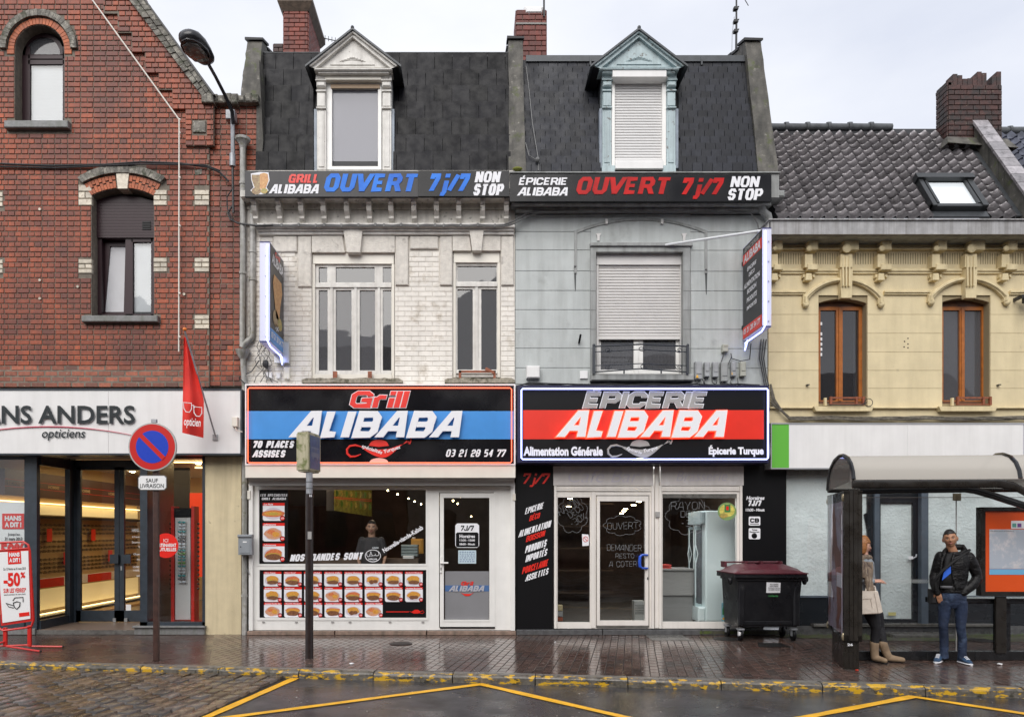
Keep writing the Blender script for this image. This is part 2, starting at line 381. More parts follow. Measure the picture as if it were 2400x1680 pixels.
def strokes(b,s,x0,z0,hgt,wid,Y,tx,tz,shear=.25,depth=.01,gap=None,ux=(1,0,0),org=None,slope=0,jag=0,grow=0):
 """heavy squared letters as thick strokes; total advance fitted to wid"""
 gap=tx*1.22 if gap is None else gap
 base=hgt-tz
 un=0.0;ng=0
 for ch in s:
  if ch==' ':un+=.55;ng+=1;continue
  c0='E' if ch in 'ÉÈ' else ch
  un+=GW.get(c0,1.0);ng+=1
 lw=(wid-shear*hgt-gap*(ng-1)-tx)/max(un,.01)
 cx=x0+tx/2;k=0
 ux=Vector(ux);uz=Vector((0,0,1))
 un_=ux.cross(uz).normalized()
 og=Vector(org)if org else Vector((0,Y,0))
 for ch in s:
  if ch==' ':cx+=.55*lw+gap;continue
  c0='E' if ch in 'ÉÈ' else ch
  w=GW.get(c0,1.0)*lw
  paths=[p for p in GL.get(c0,GL['O'])]
  if ch=='É':paths=paths+[[(.45,1.2),(.8,1.42)]]
  sw=lw if c0 in('I','i','l')else w
  for p in paths:
   closed=p[-1]=='c'
   q=[pt for pt in p if pt!='c']
   pts=[Vector((pt[0]*(w if w else 0)if c0 not in('j','/')else pt[0]*lw,tz/2+pt[1]*base))for pt in q]
   m=len(pts);L=[];Rr=[]
   for i in range(m):
    d0=pts[i]-pts[i-1]if(i>0 or closed)else pts[i+1]-pts[i]
    d1=pts[(i+1)%m]-pts[i]if(i<m-1 or closed)else d0
    d0=d0.normalized();d1=d1.normalized()
    n0=Vector((-d0.y,d0.x));n1=Vector((-d1.y,d1.x));nn=n0+n1
    if nn.length<.3:nn=n0
    nn.normalize();sc=1/max(.5,nn.dot(n0))
    def th(nv):return math.hypot(nv.x*tx,nv.y*tz)/2+grow
    t=(th(n0)+th(n1))/2*sc
    e=Vector((0,0))
    if not closed and(i==0 or i==m-1):
     dd=-d0 if i==0 else d1
     if abs(dd.y)>abs(dd.x):e=Vector((0,dd.y/abs(dd.y)*(tz/2+grow if abs(pts[i].y-tz/2)<.02*hgt or abs(pts[i].y-(hgt-tz/2))<.02*hgt else 0)))
     if e.length and abs(d0.y if i else d0.y)>.3:
      dirx=(dd.x/dd.y)if abs(dd.y)>.2 else 0
      e=Vector((e.y*dirx,e.y))
    if grow and not closed and(i==0 or i==m-1)and not e.length:e=(-d0 if i==0 else d1)*grow
    lev=abs(e.y)>grow*1.01 or(not grow and e.length)
    a,c=pts[i]+nn*t+e,pts[i]-nn*t+e
    if lev:
     zc=pts[i].y+e.y
     sl=(d0.x/d0.y)if abs(d0.y)>.2 else 0
     hw=t/max(.35,abs(d0.y))
     xc=pts[i].x+e.x
     sgn=1 if nn.x>0 else-1
     a,c=Vector((xc+sgn*hw,zc)),Vector((xc-sgn*hw,zc))
    L.append(a);Rr.append(c)
   k+=1;off=.0007*(k%5)
   def W(v,dd):
    xx=cx+v.x+shear*v.y+(random.uniform(-jag,jag)if jag else 0);zz=z0+v.y+slope*(cx+v.x-x0)
    return og+ux*xx+uz*zz+un_*dd
   vs=[]
   for i in range(m):vs+=[W(L[i],off+depth),W(Rr[i],off+depth),W(L[i],0),W(Rr[i],0)]
   fs=[]
   for i in range(m if closed else m-1):
    A,B=4*i,4*((i+1)%m)
    fs+=[(A,A+1,B+1,B),(A+2,A,B,B+2),(A+1,A+3,B+3,B+1)]
   if not closed:fs+=[(0,2,3,1),(4*m-4,4*m-3,4*m-1,4*m-2)]
   b.add(vs,fs)
  cx+=w+gap
 return b
def heavy(name,s,px0,px1,py0,py1,Y,m,parent,t=(.26,.2),shear=.25,depth=.008,slope=0,**k):
 """heavy letters filling the photo box px0..px1, py0(top)..py1(base)"""
 b=MB();h=Z(py0,Y)-Z(py1,Y)
 strokes(b,s,X(px0,Y),Z(py1,Y),h,X(px1,Y)-X(px0,Y),Y,t[0]*h,t[1]*h,shear,depth,slope=slope,**k)
 return b.build(name,m,parent)
def text_mesh(s,shear=0,bold=0,space=1):
 c=bpy.data.curves.new('lettering','FONT');c.body=s;c.shear=shear;c.offset=bold;c.size=1;c.resolution_u=3
 c.space_character=space;c.align_x='CENTER'
 o=bpy.data.objects.new('tmp',c)
 me=bpy.data.meshes.new_from_object(o)
 bpy.data.objects.remove(o);bpy.data.curves.remove(c)
 return me
def text(name,s,px0,px1,py0,py1,Y,m,parent,shear=0,bold=.02,rot=0,space=1,ux=None,org=None,M=None,flatz=None):
 """Bfont lettering fitted to a photo box on a plane facing the camera"""
 me=text_mesh(s,shear,bold,space)
 co=[v.co.copy()for v in me.vertices]
 if not co:return None
 x0,x1=min(c.x for c in co),max(c.x for c in co);y0,y1=min(c.y for c in co),max(c.y for c in co)
 W=X(px1,Y)-X(px0,Y);Hh=Z(py0,Y)-Z(py1,Y)
 cen=Vector((X((px0+px1)/2,Y),Y,Z((py0+py1)/2,Y)))
 for v in me.vertices:
  a=(v.co.x-(x0+x1)/2)/(x1-x0)*W;c=(v.co.y-(y0+y1)/2)/(y1-y0)*Hh
  if rot:a,c=a*math.cos(rot)-c*math.sin(rot),a*math.sin(rot)+c*math.cos(rot)
  v.co=Vector((a,0,c))
 if M is not None:me.transform(M)
 me.materials.clear();me.materials.append(m);me.name=name
 o=bpy.data.objects.new(name,me);place(o,cen,parent)
 return o
def text3(name,s,cen,W,Hh,m,parent,ux=(1,0,0),uz=(0,0,1),shear=0,bold=.02,space=1):
 me=text_mesh(s,shear,bold,space);co=[v.co.copy()for v in me.vertices]
 x0,x1=min(c.x for c in co),max(c.x for c in co);y0,y1=min(c.y for c in co),max(c.y for c in co)
 ux=Vector(ux).normalized();uz=Vector(uz).normalized()
 for v in me.vertices:
  a=(v.co.x-(x0+x1)/2)/(x1-x0)*W;c=(v.co.y-(y0+y1)/2)/(y1-y0)*Hh
  v.co=ux*a+uz*c
 me.materials.clear();me.materials.append(m);me.name=name
 o=bpy.data.objects.new(name,me);place(o,cen,parent);return o
# ------------------------------------------------------------------ materials shared by everything
M_asphalt=mat('wet_asphalt',(.046,.044,.048),.4,noise_=(3.5,.35),rnoise=(.9,.04,.46),bump=(160,.0012),bump2=(7,.002),patch=((.09,.088,.085),140,.63,.05),patch2=((.02,.02,.021),2.2,.56,.08))
M_paver=mat('wet_paver',(.088,.056,.046),.3,noise_=(14,.3),var=.22,var2=((.07,.056,.05),.6,1),rnoise=(1.1,.05,.24),bump=(70,.0006),bump2=(6,.0012),patch=((.17,.15,.13),90,.7,.03))
M_paverbed=mat('paver_joint',(.022,.02,.018),.6,noise_=(8,.5))
M_redasph=mat('wet_red_asphalt',(.072,.043,.036),.3,noise_=(2.5,.3),rnoise=(1.5,.1,.36),bump=(140,.0015),patch=((.2,.16,.13),160,.68,.03),patch2=((.035,.028,.022),1.7,.6,.08))
M_kerb=mat('kerb_granite',(.15,.14,.125),.35,noise_=(25,.35),rnoise=(3,.2,.5),bump=(60,.003),patch=((.04,.035,.025),9,.6,.06))
M_kerby=mat('kerb_paint',(.12,.108,.09),.35,noise_=(25,.35),rnoise=(3,.2,.5),bump=(60,.003),patch=((.035,.032,.02),9,.58,.05),patch2=((.58,.34,.02),13,.55,.014,(.6,1,1.6)))
M_cobble=mat('wet_cobble',(.115,.080,.052),.3,noise_=(16,.35),var=.45,var2=((.088,.08,.075),.45,.9),rnoise=(4,.08,.34),bump=(50,.002),bump2=(14,.003))
M_cobbed=mat('cobble_joint',(.012,.010,.008),.5,noise_=(12,.5))
M_yellow=mat('road_paint',(.86,.45,.018),.4,noise_=(6,.15),bump=(150,.0018),patch=((.10,.085,.06),42,.665,.02))
M_slab=mat('concrete_slab',(.13,.125,.115),.35,noise_=(12,.3),rnoise=(3,.18,.4),bump=(60,.002))
M_iron=mat('cast_iron',(.035,.033,.032),.35,noise_=(30,.4),bump=(90,.003),metal=.4)
M_moss=mat('mossy_ground',(.075,.068,.05),.5,noise_=(5,.3),patch=((.07,.095,.02),5,.53,.06),patch2=((.03,.028,.024),18,.58,.05),bump=(40,.006))
M_grass=mat('weed_green',(.10,.17,.03),.6,noise_=(20,.4))
KA=math.atan(.131)
KU=Vector((math.cos(KA),-math.sin(KA),0));KV=Vector((math.sin(KA),math.cos(KA),0));K0=Vector((0,8.42,0))
def kp(u,v,z=0):return K0+KU*u+KV*v+Vector((0,0,z))
RZ=-.10
gr=structure('ground');b=MB();b.add([(-400,-400,-.16),(400,-400,-.16),(400,400,-.16),(-400,400,-.16)],[(0,1,2,3)])
b.build('ground_sheet',M_asphalt,gr)
road=structure('road');b=MB()
b.add([kp(-40,-.0,RZ),kp(40,-.0,RZ),(40,-9,RZ),(-40,-9,RZ)],[(3,2,1,0)]);b.build('asphalt',M_asphalt,road)
b=MB()
A0,A1=Vector((-2.17,8.73,0)),Vector((-2.54,6.87,0))
def band(b,p,q,w,z):
 p,q=Vector(p),Vector(q);d=(q-p).normalized();n=Vector((-d.y,d.x,0))*w/2;m=14
 vs=[]
 for i in range(m+1):
  c=p.lerp(q,i/m);j=random.uniform(.85,1.12)
  vs+=[(c+n*j)+Vector((0,0,z)),(c-n*j)+Vector((0,0,z))]
 b.add(vs,[(2*i,2*i+1,2*i+3,2*i+2)for i in range(m)])
for p,q in(((-2.15,8.74),(-2.72,6.0)),((-2.72,6.6),(.10,8.36)),((.06,8.38),(2.05,6.18)),((2.02,6.21),(4.73,7.73)),((4.69,7.74),(6.3,5.9))):
 b2=MB();band(b2,(*p,0),(*q,0),.105,RZ+.006+random.random()*.0015);b2.build('road_marking',M_yellow,road)
def clip_poly(pts,edges):
 """clip convex polygon by half planes (point, inward normal)"""
 for p0,n in edges:
  out=[]
  for i in range(len(pts)):
   a,c=pts[i-1],pts[i]
   da,dc=(a-p0).dot(n),(c-p0).dot(n)
   if(da>=0)!=(dc>=0):out.append(a.lerp(c,da/(da-dc)))
   if dc>=0:out.append(c)
  pts=out
  if len(pts)<3:return[]
 return pts
def slabs(parent,name,m,bed,dirv,su,sv,region,z,ht,limit,joint,bulge=0,tilt=.004,stuff='paving',stagger=.5,gridc=None,jit=0):
 """single paving pieces laid on a grid turned to dirv, clipped to a convex region"""
 d=Vector((dirv[0],dirv[1],0)).normalized();e=Vector((d.y,-d.x,0))
 edges=[]
 cen=sum(region,Vector())/len(region)
 for i in range(len(region)):
  a,c=region[i],region[(i+1)%len(region)];t=(c-a).normalized();n=Vector((-t.y,t.x,0))
  if(cen-a).dot(n)<0:n=-n
  edges.append((a,n))
 us=[p.dot(e)for p in region];vs_=[p.dot(d)for p in region]
 whole,cut=[],[]
 iu=math.floor(min(us)/su)
 while iu*su<max(us):
  off=(iu%2)*stagger*sv+(random.uniform(-jit,jit)*2 if jit else 0)
  iv=math.floor(min(vs_)/sv)-1
  while iv*sv+off<max(vs_):
   u0,v0=iu*su+joint/2,iv*sv+off+joint/2;u1,v1=u0+su-joint,v0+sv-joint
   if jit:u0+=random.uniform(-jit,jit);u1+=random.uniform(-jit,jit);v0+=random.uniform(-jit,jit);v1+=random.uniform(-jit,jit)
   q=[e*u0+d*v0,e*u1+d*v0,e*u1+d*v1,e*u0+d*v1]
   c=clip_poly(q,edges)
   if c:
    if len(c)==4 and all((c[k]-q[k]).length<1e-5 for k in range(4))or sum((a-b_).length for a,b_ in zip(c,q))<1e-5 and len(c)==4:whole.append((q,u1-u0,v1-v0))
    else:cut.append(c)
   iv+=1
  iu+=1
 def inview(p):
  x=VX+F*p.x/p.y;y=HY+F*(EYE-z)/p.y
  return-40<x<2440 and y<1700
 whole.sort(key=lambda w:(0 if inview(sum(w[0],Vector())/4)else 1,sum(w[0],Vector()).y))
 ang=math.atan2(e.y,e.x)
 metas=[]
 for k in range(4):
  b=MB();n=4;rr=random.Random(k)
  prof=[0,.05,.5,.95,1]if bulge else[0,.04,.96,1]
  n=len(prof)
  vs=[]
  for j in range(n):
   for i in range(n):
    ed=min(i,j,n-1-i,n-1-j)
    zz=0 if ed==0 else 1
    if bulge and ed>=1:zz=1+(rr.uniform(-.1,.25))*(1 if ed>1 else.4)
    ax,ay=prof[i]-.5,prof[j]-.5
    if bulge and ed==0 and(i in(0,n-1))and(j in(0,n-1)):ax*=.93;ay*=.93
    vs.append((ax,ay,zz))
  base=len(vs)
  fs=[(j*n+i,j*n+i+1,(j+1)*n+i+1,(j+1)*n+i)for j in range(n-1)for i in range(n-1)]
  ring=[i for i in range(n)]+[j*n+n-1 for j in range(1,n)]+[(n-1)*n+i for i in range(n-2,-1,-1)]+[j*n for j in range(n-2,0,-1)]
  for i_ in ring:vs.append((vs[i_][0],vs[i_][1],-1.5))
  L=len(ring)
  fs+=[(ring[i],base+i,base+(i+1)%L,ring[(i+1)%L])for i in range(L)]
  me=bpy.data.meshes.new(name);me.from_pydata(vs,[],fs);me.materials.append(m)
  if bulge:me.polygons.foreach_set('use_smooth',[True]*len(me.polygons))
  me.update();metas.append((me,vs,fs))
 rn=random.Random(3)
 for q,w,l in whole[:limit]:
  c=sum(q,Vector())/4;c.z=z-ht
  put(rn.choice(metas)[0],name,parent,c,(w,l,ht),(rn.uniform(-tilt,tilt),rn.uniform(-tilt,tilt),ang+rn.uniform(-tilt,tilt)*(4 if jit else 0)))
 if whole[limit:]or cut:
  b=MB()
  for q,w,l in whole[limit:]:
   c=sum(q,Vector())/4;_,vs,fs=rn.choice(metas);b.var=rn.random()+.001
   tx,ty=rn.uniform(-tilt,tilt),rn.uniform(-tilt,tilt)
   b.add([c+e*v[0]*w+d*v[1]*l+Vector((0,0,z-ht+v[2]*ht+v[0]*w*tx+v[1]*l*ty))for v in vs],fs)
  for c in cut:
   if len(c)<3:continue
   b.var=rn.random()+.001;n=len(c)
   b.add([p+Vector((0,0,z))for p in c]+[p+Vector((0,0,z-2*ht))for p in c],[tuple(range(n))]+[(i,i+n,(i+1)%n+n,(i+1)%n)for i in range(n)])
  b.build(stuff,m,parent,kind='stuff')
 return len(whole),len(cut)
pav=structure('pavement')
L0,L1=Vector((-4.42,11.9,0)),Vector((-3.32,8.99,0))
b=MB();b.add([(-30,13.2,-.004),kp(-30,.17,-.004),kp((L1-K0).dot(KU),.17,-.004),(L0.x,13.2,-.004)],[(0,1,2,3)])
b.build('red_asphalt',M_redasph,pav)
b=MB();b.add([(L0.x,13.2,-.012),kp((L1-K0).dot(KU),.17,-.012),kp(30,.17,-.012),(30,13.2,-.012)],[(0,1,2,3)])
b.build('paver_bed',M_paverbed,pav)
lw=kp((L1-K0).dot(KU),.17)
slabs(pav,'paver',M_paver,None,(.215,.977),.105,.205,[Vector((L0.x+.15,11.86,0)),Vector((lw.x,lw.y,0)),kp(8.6,.17),Vector((9,11.86,0))],0.0,.004,300,.006,tilt=.004,stuff='paving')
kb=structure('kerb')
u=-14.0;i=0;rk=random.Random(8)
while u<12:
 Lk=.98+rk.uniform(-.08,.1)
 prof=[(.17,0),(.06,.001),(.045,-.002),(.012,-.016),(0,-.036),(-.002,RZ-.02)]
 b=MB();m=5;vs=[];dz=rk.uniform(-.004,.004);dv=rk.uniform(-.006,.006)
 for k in range(m+1):
  uu=u+.006+(Lk-.012)*k/m
  for j,(v,z)in enumerate(prof):
   jj=rk.uniform(-.004,.004)if 0<j<5 else 0
   vs.append(kp(uu,v+dv+jj,z+dz*(j<5)+jj*.6))
 n=len(prof)
 for k in range(m):
  for j in range(n-1):
   b.cur=0 if j==0 else 1
   b.add([vs[k*n+j],vs[(k+1)*n+j],vs[(k+1)*n+j+1],vs[k*n+j+1]],[(3,2,1,0)])
 for k in(0,m):
  b.cur=0;b.add([vs[k*n+j]for j in range(n)]+[kp(u+(.006 if k==0 else Lk-.006),.17,RZ-.02)],[tuple(range(n+1))])
 b.build('kerb_stone',[M_kerb,M_kerby],kb);u+=Lk
b=MB();b.add([kp(-30,.17,-.02),kp(-30,.0,-.03),kp(30,.0,-.03),kp(30,.17,-.02)],[(0,1,2,3)]);b.build('kerb_bedding',M_paverbed,kb)
cb=structure('cobbled_bay')
reg=[kp(-8.5,-.012),kp((A0-K0).dot(KU)-.05,-.012),A1+Vector((-.07,0,0)),Vector((-2.78,5.9,0)),Vector((-8.5,5.9,0))]
b=MB();b.add([p+Vector((0,0,RZ+.003))for p in reg],[tuple(range(5))[::-1]]);b.build('cobble_bed',M_cobbed,cb)
slabs(cb,'cobble',M_cobble,None,(.165,.986),.168,.235,reg,RZ+.034,.028,300,.034,bulge=1,tilt=.03,stuff='cobbles',jit=.006)
def cover(px,py,r,label,sq=False):
 c=G(px,py);t=thing('manhole_cover',c,label,'manhole cover')
 b=MB();b.lathe((c.x,c.y,.002),[(r,0),(r,.006),(r-.012,.008),(r-.02,.005),(.001,.005)],28);b.build('rim',M_iron,t)
 b=MB()
 for k in range(-4,5):
  w=math.sqrt(max(0,(r-.04)**2-(k*r/5)**2));b.box(c.x-w,c.x+w,c.y+k*r/5-.012,c.y+k*r/5+.012,.0075,.011)
 b.build('tread',M_iron,t)
cover(1702,1497,.19,'round iron manhole cover by the grocery window, left of the wheelie bin')
cover(940,1508,.17,'small round iron cover in the pavement before the grill shop')
cover(2296,1500,.22,'round dark cover behind the bus shelter, right of the man')
b=MB();q=[G(1512,1487),G(1598,1487),G(1622,1500),G(1528,1500)]
b.add([p+Vector((0,0,.004))for p in q]+[p+Vector((0,0,-.01))for p in q],[(3,2,1,0),(0,1,5,4),(1,2,6,5),(2,3,7,6),(3,0,4,7)])
b.build('concrete_slab',M_slab,pav)
b=MB();q=[G(1775,1507),G(1830,1507),G(1838,1516),G(1778,1516)]
b.add([p+Vector((0,0,.005))for p in q],[(3,2,1,0)])
for k in range(7):
 a_,c_=q[0].lerp(q[1],(k+.2)/7),q[3].lerp(q[2],(k+.2)/7);b.box(a_.x,a_.x+.02,c_.y,a_.y,.006,.012)
tag(b.build('drain_grate',M_iron),'small dark ribbed drain grate in front of the wheelie bin','drain grate')
b=MB();q=[(4.9,11.86,.004),(4.9,11.45,.004),(6.5,11.1,.004),(10,10.9,.004),(10,11.86,.004)]
b.add(q,[(0,1,2,3,4)]);b.build('moss_strip',M_moss,None,kind='stuff')
b=MB();rw=random.Random(2)
for k in range(420):
 r=rw.random()
 if r<.72:x=rw.uniform(5.0,9.2);y=11.8-abs(rw.gauss(0,.16))
 else:x=rw.choice([-1.35,-.95,-.2,-2.4,1.1,3.9])+rw.gauss(0,.07);y=11.74-abs(rw.gauss(0,.01))
 h=rw.uniform(.015,.055)*(1.3 if r>=.72 else 1);a=rw.uniform(-1,1);c=rw.uniform(-.02,.02)
 b.add([(x,y,0),(x+.006,y,0),(x+a*h*.6,y+c,h)],[(0,1,2)])
b.build('weeds',M_grass,None,kind='stuff')
M_paper=mat('white_paper',(.75,.75,.76),.5);M_bits=mat('pale_litter',(.5,.46,.4),.5,noise_=(30,.3))
b=MB()
for k in range(150):
 x,y=rw.uniform(-2,6.5),rw.uniform(6.6,11.4)
 if y<8.42-.131*x:z=RZ+.008
 elif y>8.6-.131*x:z=.008
 else:continue
 s_=rw.uniform(.006,.02);an=rw.uniform(0,6);p=[(x+s_*math.cos(an+t)*(1 if j%2 else.5),y+s_*math.sin(an+t)*(1 if j%2 else.5),z)for j,t in enumerate((0,1.5,3.1,4.6))]
 b.add(p,[(0,1,2,3)])
b.build('leaf_litter',M_bits,None,kind='stuff')
def scrap(px,py,s,m,label,z=0):
 c=G(px,py,z);b=MB();rr=random.Random(int(px))
 b.ball((c.x,c.y,c.z+s*.35),s,s*.7,s*.35,7,5,fn=lambda v:v+Vector((rr.uniform(-.3,.3)*s,rr.uniform(-.3,.3)*s,rr.uniform(-.08,.2)*s)))
 tag(b.build('litter',m),label,'litter')
scrap(824,1556,.03,M_paper,'crumpled white paper scrap on the pavement right of the bus stop post')
scrap(2343,1558,.035,M_paper,'crumpled white tissue on the pavement right of the man')
scrap(600,1585,.03,mat('teal_plastic',(.2,.5,.5),.3),'small teal plastic scrap in the gutter by the cobbles',RZ)
scrap(2008,1571,.022,mat('red_plastic',(.7,.05,.02),.3),'tiny red scrap at the foot of the advertising panel')
scrap(1301,1505,.02,M_paper,'white scrap lying before the black panel of the grocery')
# ------------------------------------------------------------------ brick house with the optician's shop
M_brick=mat('red_brick',(.33,.068,.023),.55,noise_=(22,.22),var=.2,var2=((.13,.038,.026),.6,1.1),bump=(45,.003),patch=((.30,.2,.15),26,.72,.03),streak=((.10,.035,.025),.5),patch2=((.13,.035,.025),.9,.56,.12))
M_brickb=mat('pale_brick',(.3,.09,.05),.6,noise_=(22,.25),var=.3,var2=((.16,.07,.05),.5,1),bump=(45,.004),patch=((.36,.28,.2),20,.66,.03))
M_mortar=mat('mortar',(.20,.17,.135),.85,noise_=(15,.25),bump=(60,.003),streak=((.08,.07,.06),.6))
M_orange=mat('orange_brick',(.42,.10,.026),.55,noise_=(20,.2),var=.2,bump=(45,.002),streak=((.2,.05,.03),.4))
M_dstone=mat('dark_weathered_stone',(.15,.14,.12),.7,noise_=(9,.5),var=.3,bump=(30,.008),patch=((.34,.32,.27),14,.58,.05),patch2=((.05,.055,.03),6,.58,.06))
M_glazed=mat('white_glazed_brick',(.56,.5,.4),.4,noise_=(18,.2),var=.18,bump=(40,.002),patch=((.2,.11,.07),17,.64,.03))
M_sillst=mat('blue_stone',(.20,.2,.2),.5,noise_=(20,.2),bump=(50,.002),streak=((.08,.09,.06),.6))
M_plum=mat('plum_frame',(.032,.014,.018),.4,spec=.3)
M_blind=mat('white_blind',(.55,.55,.57),.6,noise_=(3,.06))
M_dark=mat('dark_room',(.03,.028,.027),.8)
M_cable=mat('black_cable',(.025,.025,.027),.5,noise_=(20,.3))
M_gcable=mat('grey_cable',(.16,.16,.16),.5)
M_zinc=mat('zinc',(.38,.39,.40),.4,noise_=(8,.25),metal=.3,streak=((.14,.13,.12),.7),bump=(30,.001))
M_pipe=mat('pipe_paint',(.42,.41,.39),.45,noise_=(12,.25),streak=((.12,.12,.09),.8,14),patch=((.2,.19,.12),9,.62,.06))
M_cream=mat('cream_render',(.66,.56,.36),.7,noise_=(5,.07),bump=(70,.004),patch=((.30,.24,.15),7,.70,.05),streak=((.38,.31,.19),.4))
M_white=mat('white_pvc',(.82,.81,.78),.28,noise_=(4,.04),streak=((.55,.53,.49),.15))
M_fascia=mat('white_fascia',(.76,.75,.74),.35,noise_=(3,.04),streak=((.5,.49,.47),.2))
M_black=mat('black_vinyl',(.006,.006,.007),.35,spec=.25)
M_anth=mat('anthracite_frame',(.030,.040,.052),.35,noise_=(9,.2))
M_red=mat('red_paint',(.62,.022,.014),.35,noise_=(10,.1));M_redv=mat('red_vinyl',(.72,.022,.014),.4,spec=.25)
M_wv=mat('white_vinyl',(.80,.80,.80),.4,spec=.3)
M_letter=mat('black_letter',(.012,.017,.02),.3)
M_pane=glass('window_glass',(.95,.965,.965))
M_paneD=glass('tinted_window_glass',(.5,.52,.55))
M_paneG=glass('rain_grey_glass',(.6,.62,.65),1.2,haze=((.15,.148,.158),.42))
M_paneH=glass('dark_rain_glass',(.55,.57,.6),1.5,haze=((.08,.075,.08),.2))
M_warm=mat('warm_lamp',(.9,.7,.4),.5,emit=((1,.7,.3),2.6))
M_lampS=mat('spot_lamp',(.9,.8,.6),.5,emit=((1,.75,.4),30))
rh=thing('brick_house',(-5.5,FY,0),'red brick gabled house with an optician shop, left of the white grill house','house')
YB=FY
def arch_pts(cx,sx,top,spring,n=14,Y=YB):
 """left spring -> crown -> right spring in photo px, circular arc"""
 rise=spring-top;hw=sx
 r=(hw*hw+rise*rise)/(2*rise);cy=top+r;a0=math.asin(min(1,hw/r))
 if rise>=hw:a0=math.pi/2;r=hw;cy=spring
 return[(cx+r*math.sin(-a0+2*a0*i/n),cy-r*math.cos(-a0+2*a0*i/n))for i in range(n+1)]
a1=arch_pts(92,58,58,116);w1=[(34,289)]+a1+[(150,289)]
a2=arch_pts(287,73,441,459);w2=[(214,743)]+a2+[(360,743)]
outer=[(-330,905),(-330,-250),(175,-250),(338,-5),(490,228),(490,905)]
toW=lambda ps:[(X(a,YB),Z(b_,YB))for a,b_ in ps]
b=MB();b.prism(toW(outer),YB+.012,YB+.30,[toW(w1[::-1]),toW(w2[::-1])]);b.build('wall',M_mortar,rh)
quo=[(184,215,433,482),(360,391,445,482),(184,215,607,641),(360,391,604,638),(456,490,445,482),(456,490,604,638),(456,490,738,771),(-30,6,450,485),(-30,6,608,641)]
def box_hole(q):return[(X(q[0]),Z(q[2])),(X(q[1]),Z(q[2])),(X(q[1]),Z(q[3])),(X(q[0]),Z(q[3]))]
ring1=[(18,123)]+arch_pts(92,91,26,117)+[(166,123)]
ring2=arch_pts(287,101,387,425)
r2h=[(198,462)]+ring2+[(376,462)]
holes=[toW(w1),toW(w2),toW(ring1),toW(r2h)]+[box_hole(q)for q in quo]+[box_hole((17,166,288,306)),box_hole((198,375,742,758))]
prio=lambda o:abs(o[1]-4.2)*1.0+abs(o[0]+5.2)*.5
lay_bricks(rh,M_brick,toW(outer[:1]+[(-330,-250)]+outer[2:5]+[(490,905)]),holes,YB,.05,.0845,(.208,.108),.013,240,prio,stuffname='brickwork',skip=lambda x,z:z<Z(853))
lay_bricks(rh,M_brickb,toW([(-330,908),(-330,856),(490,856),(490,908)]),[],YB+.008,.05,.092,(.22,.22),.02,60,stuffname='lower_brickwork',jit=.004)
for q in quo:
 n=3;hh=(q[3]-q[2])/n
 for k in range(n):
  b=MB();z0,z1=Z(q[2]+hh*(k+1)),Z(q[2]+hh*k)
  if k==1:
   mid=(q[0]+q[1])/2;b.bbox(X(q[0]),X(mid)-.005,YB-.004,YB+.05,z0+.006,z1-.006,.006);b.build('glazed_brick',M_glazed,rh)
   b=MB();b.bbox(X(mid)+.005,X(q[1]),YB-.004,YB+.05,z0+.006,z1-.006,.006);b.build('glazed_brick',M_glazed,rh)
  else:b.bbox(X(q[0]),X(q[1]),YB-.006,YB+.05,z0+.006,z1-.006,.006);b.build('glazed_brick',M_glazed,rh)
def voussoirs(inner,outer_,m,name,parent,y0,depth,gap=.006,skipmid=0,split=1):
 n=len(inner)-1
 for i in range(n):
  for s in range(split):
   p,q=Vector(inner[i]),Vector(inner[i+1]);r,t=Vector(outer_[i+1]),Vector(outer_[i])
   if skipmid and abs(i+.5-n/2)<skipmid:continue
   if split==2:
    f0=(.45 if i%2 else.62)
    if s==0:t=p.lerp(t,f0-.03);r=q.lerp(r,f0-.03)
    else:p_,q_=p.lerp(t,f0+.03),q.lerp(r,f0+.03);p,q=p_,q_
   c=(p+q+r+t)/4;k=1-gap/max(.02,(p-q).length)
   pts=[c+(v-c)*k for v in(p,q,r,t)]
   b=MB();b.prism([tuple(v)for v in pts],y0+random.uniform(-.003,.003),y0+depth);b.build(name,m,parent)
N1=26
voussoirs(toW(arch_pts(92,58,58,116,N1)),toW(arch_pts(92,74,42,116,N1)),M_orange,'arch_brick',rh,YB-.004,.24)
voussoirs(toW(arch_pts(92,75,41,116,28)),toW(arch_pts(92,91,25,116,28)),M_dstone,'hood_stone',rh,YB-.045,.08,.004)
for(xa,xb)in((4,33),(151,180)):
 b=MB();b.bbox(X(xa+(12 if xa<50 else 0)),X(xb-(0 if xa<50 else 12)),YB-.004,YB+.2,Z(127),Z(116.5),.004);b.build('arch_brick',M_orange,rh)
in2,out2=arch_pts(287,73,441,459,22),[(x,y)for x,y in arch_pts(287,90,410,432,22)]
voussoirs(toW(in2),toW(out2),M_orange,'arch_brick',rh,YB-.006,.24,.006,skipmid=2.2,split=2)
hs_i,hs_o=arch_pts(287,91,408,431,24),arch_pts(287,103,388,419,24)
voussoirs(toW(hs_i),toW(hs_o),M_dstone,'hood_stone',rh,YB-.05,.08,.003)
b=MB();b.pprism([(272,406),(302,406),(298,442),(276,442)],YB-.03,.2);b.build('keystone',M_glazed,rh)
st=[(245,36),(278,36),(278,81),(311,81),(311,126),(342,126),(342,170),(374,170),(374,214),(406,214),(406,257),(437,257),(437,345),(503,345),(503,240)]
stp=[(245,-10)]+st+[(485,240),(325,-10)]
stw=toW([(230,-10),(245,-10)]and stp)
b=MB();b.prism(stw[::-1],YB-.035,YB+.01);b.build('gable_corbel',M_mortar,rh)
lay_bricks(rh,M_brick,stw,[box_hole((453,486,287,316))],YB-.05,.04,.0845,(.208,.108),.013,0,stuffname='corbel_brickwork')
b=MB();b.bbox(X(455),X(485),YB-.06,YB,Z(315),Z(288),.008);b.build('stone_block',M_dstone,rh)
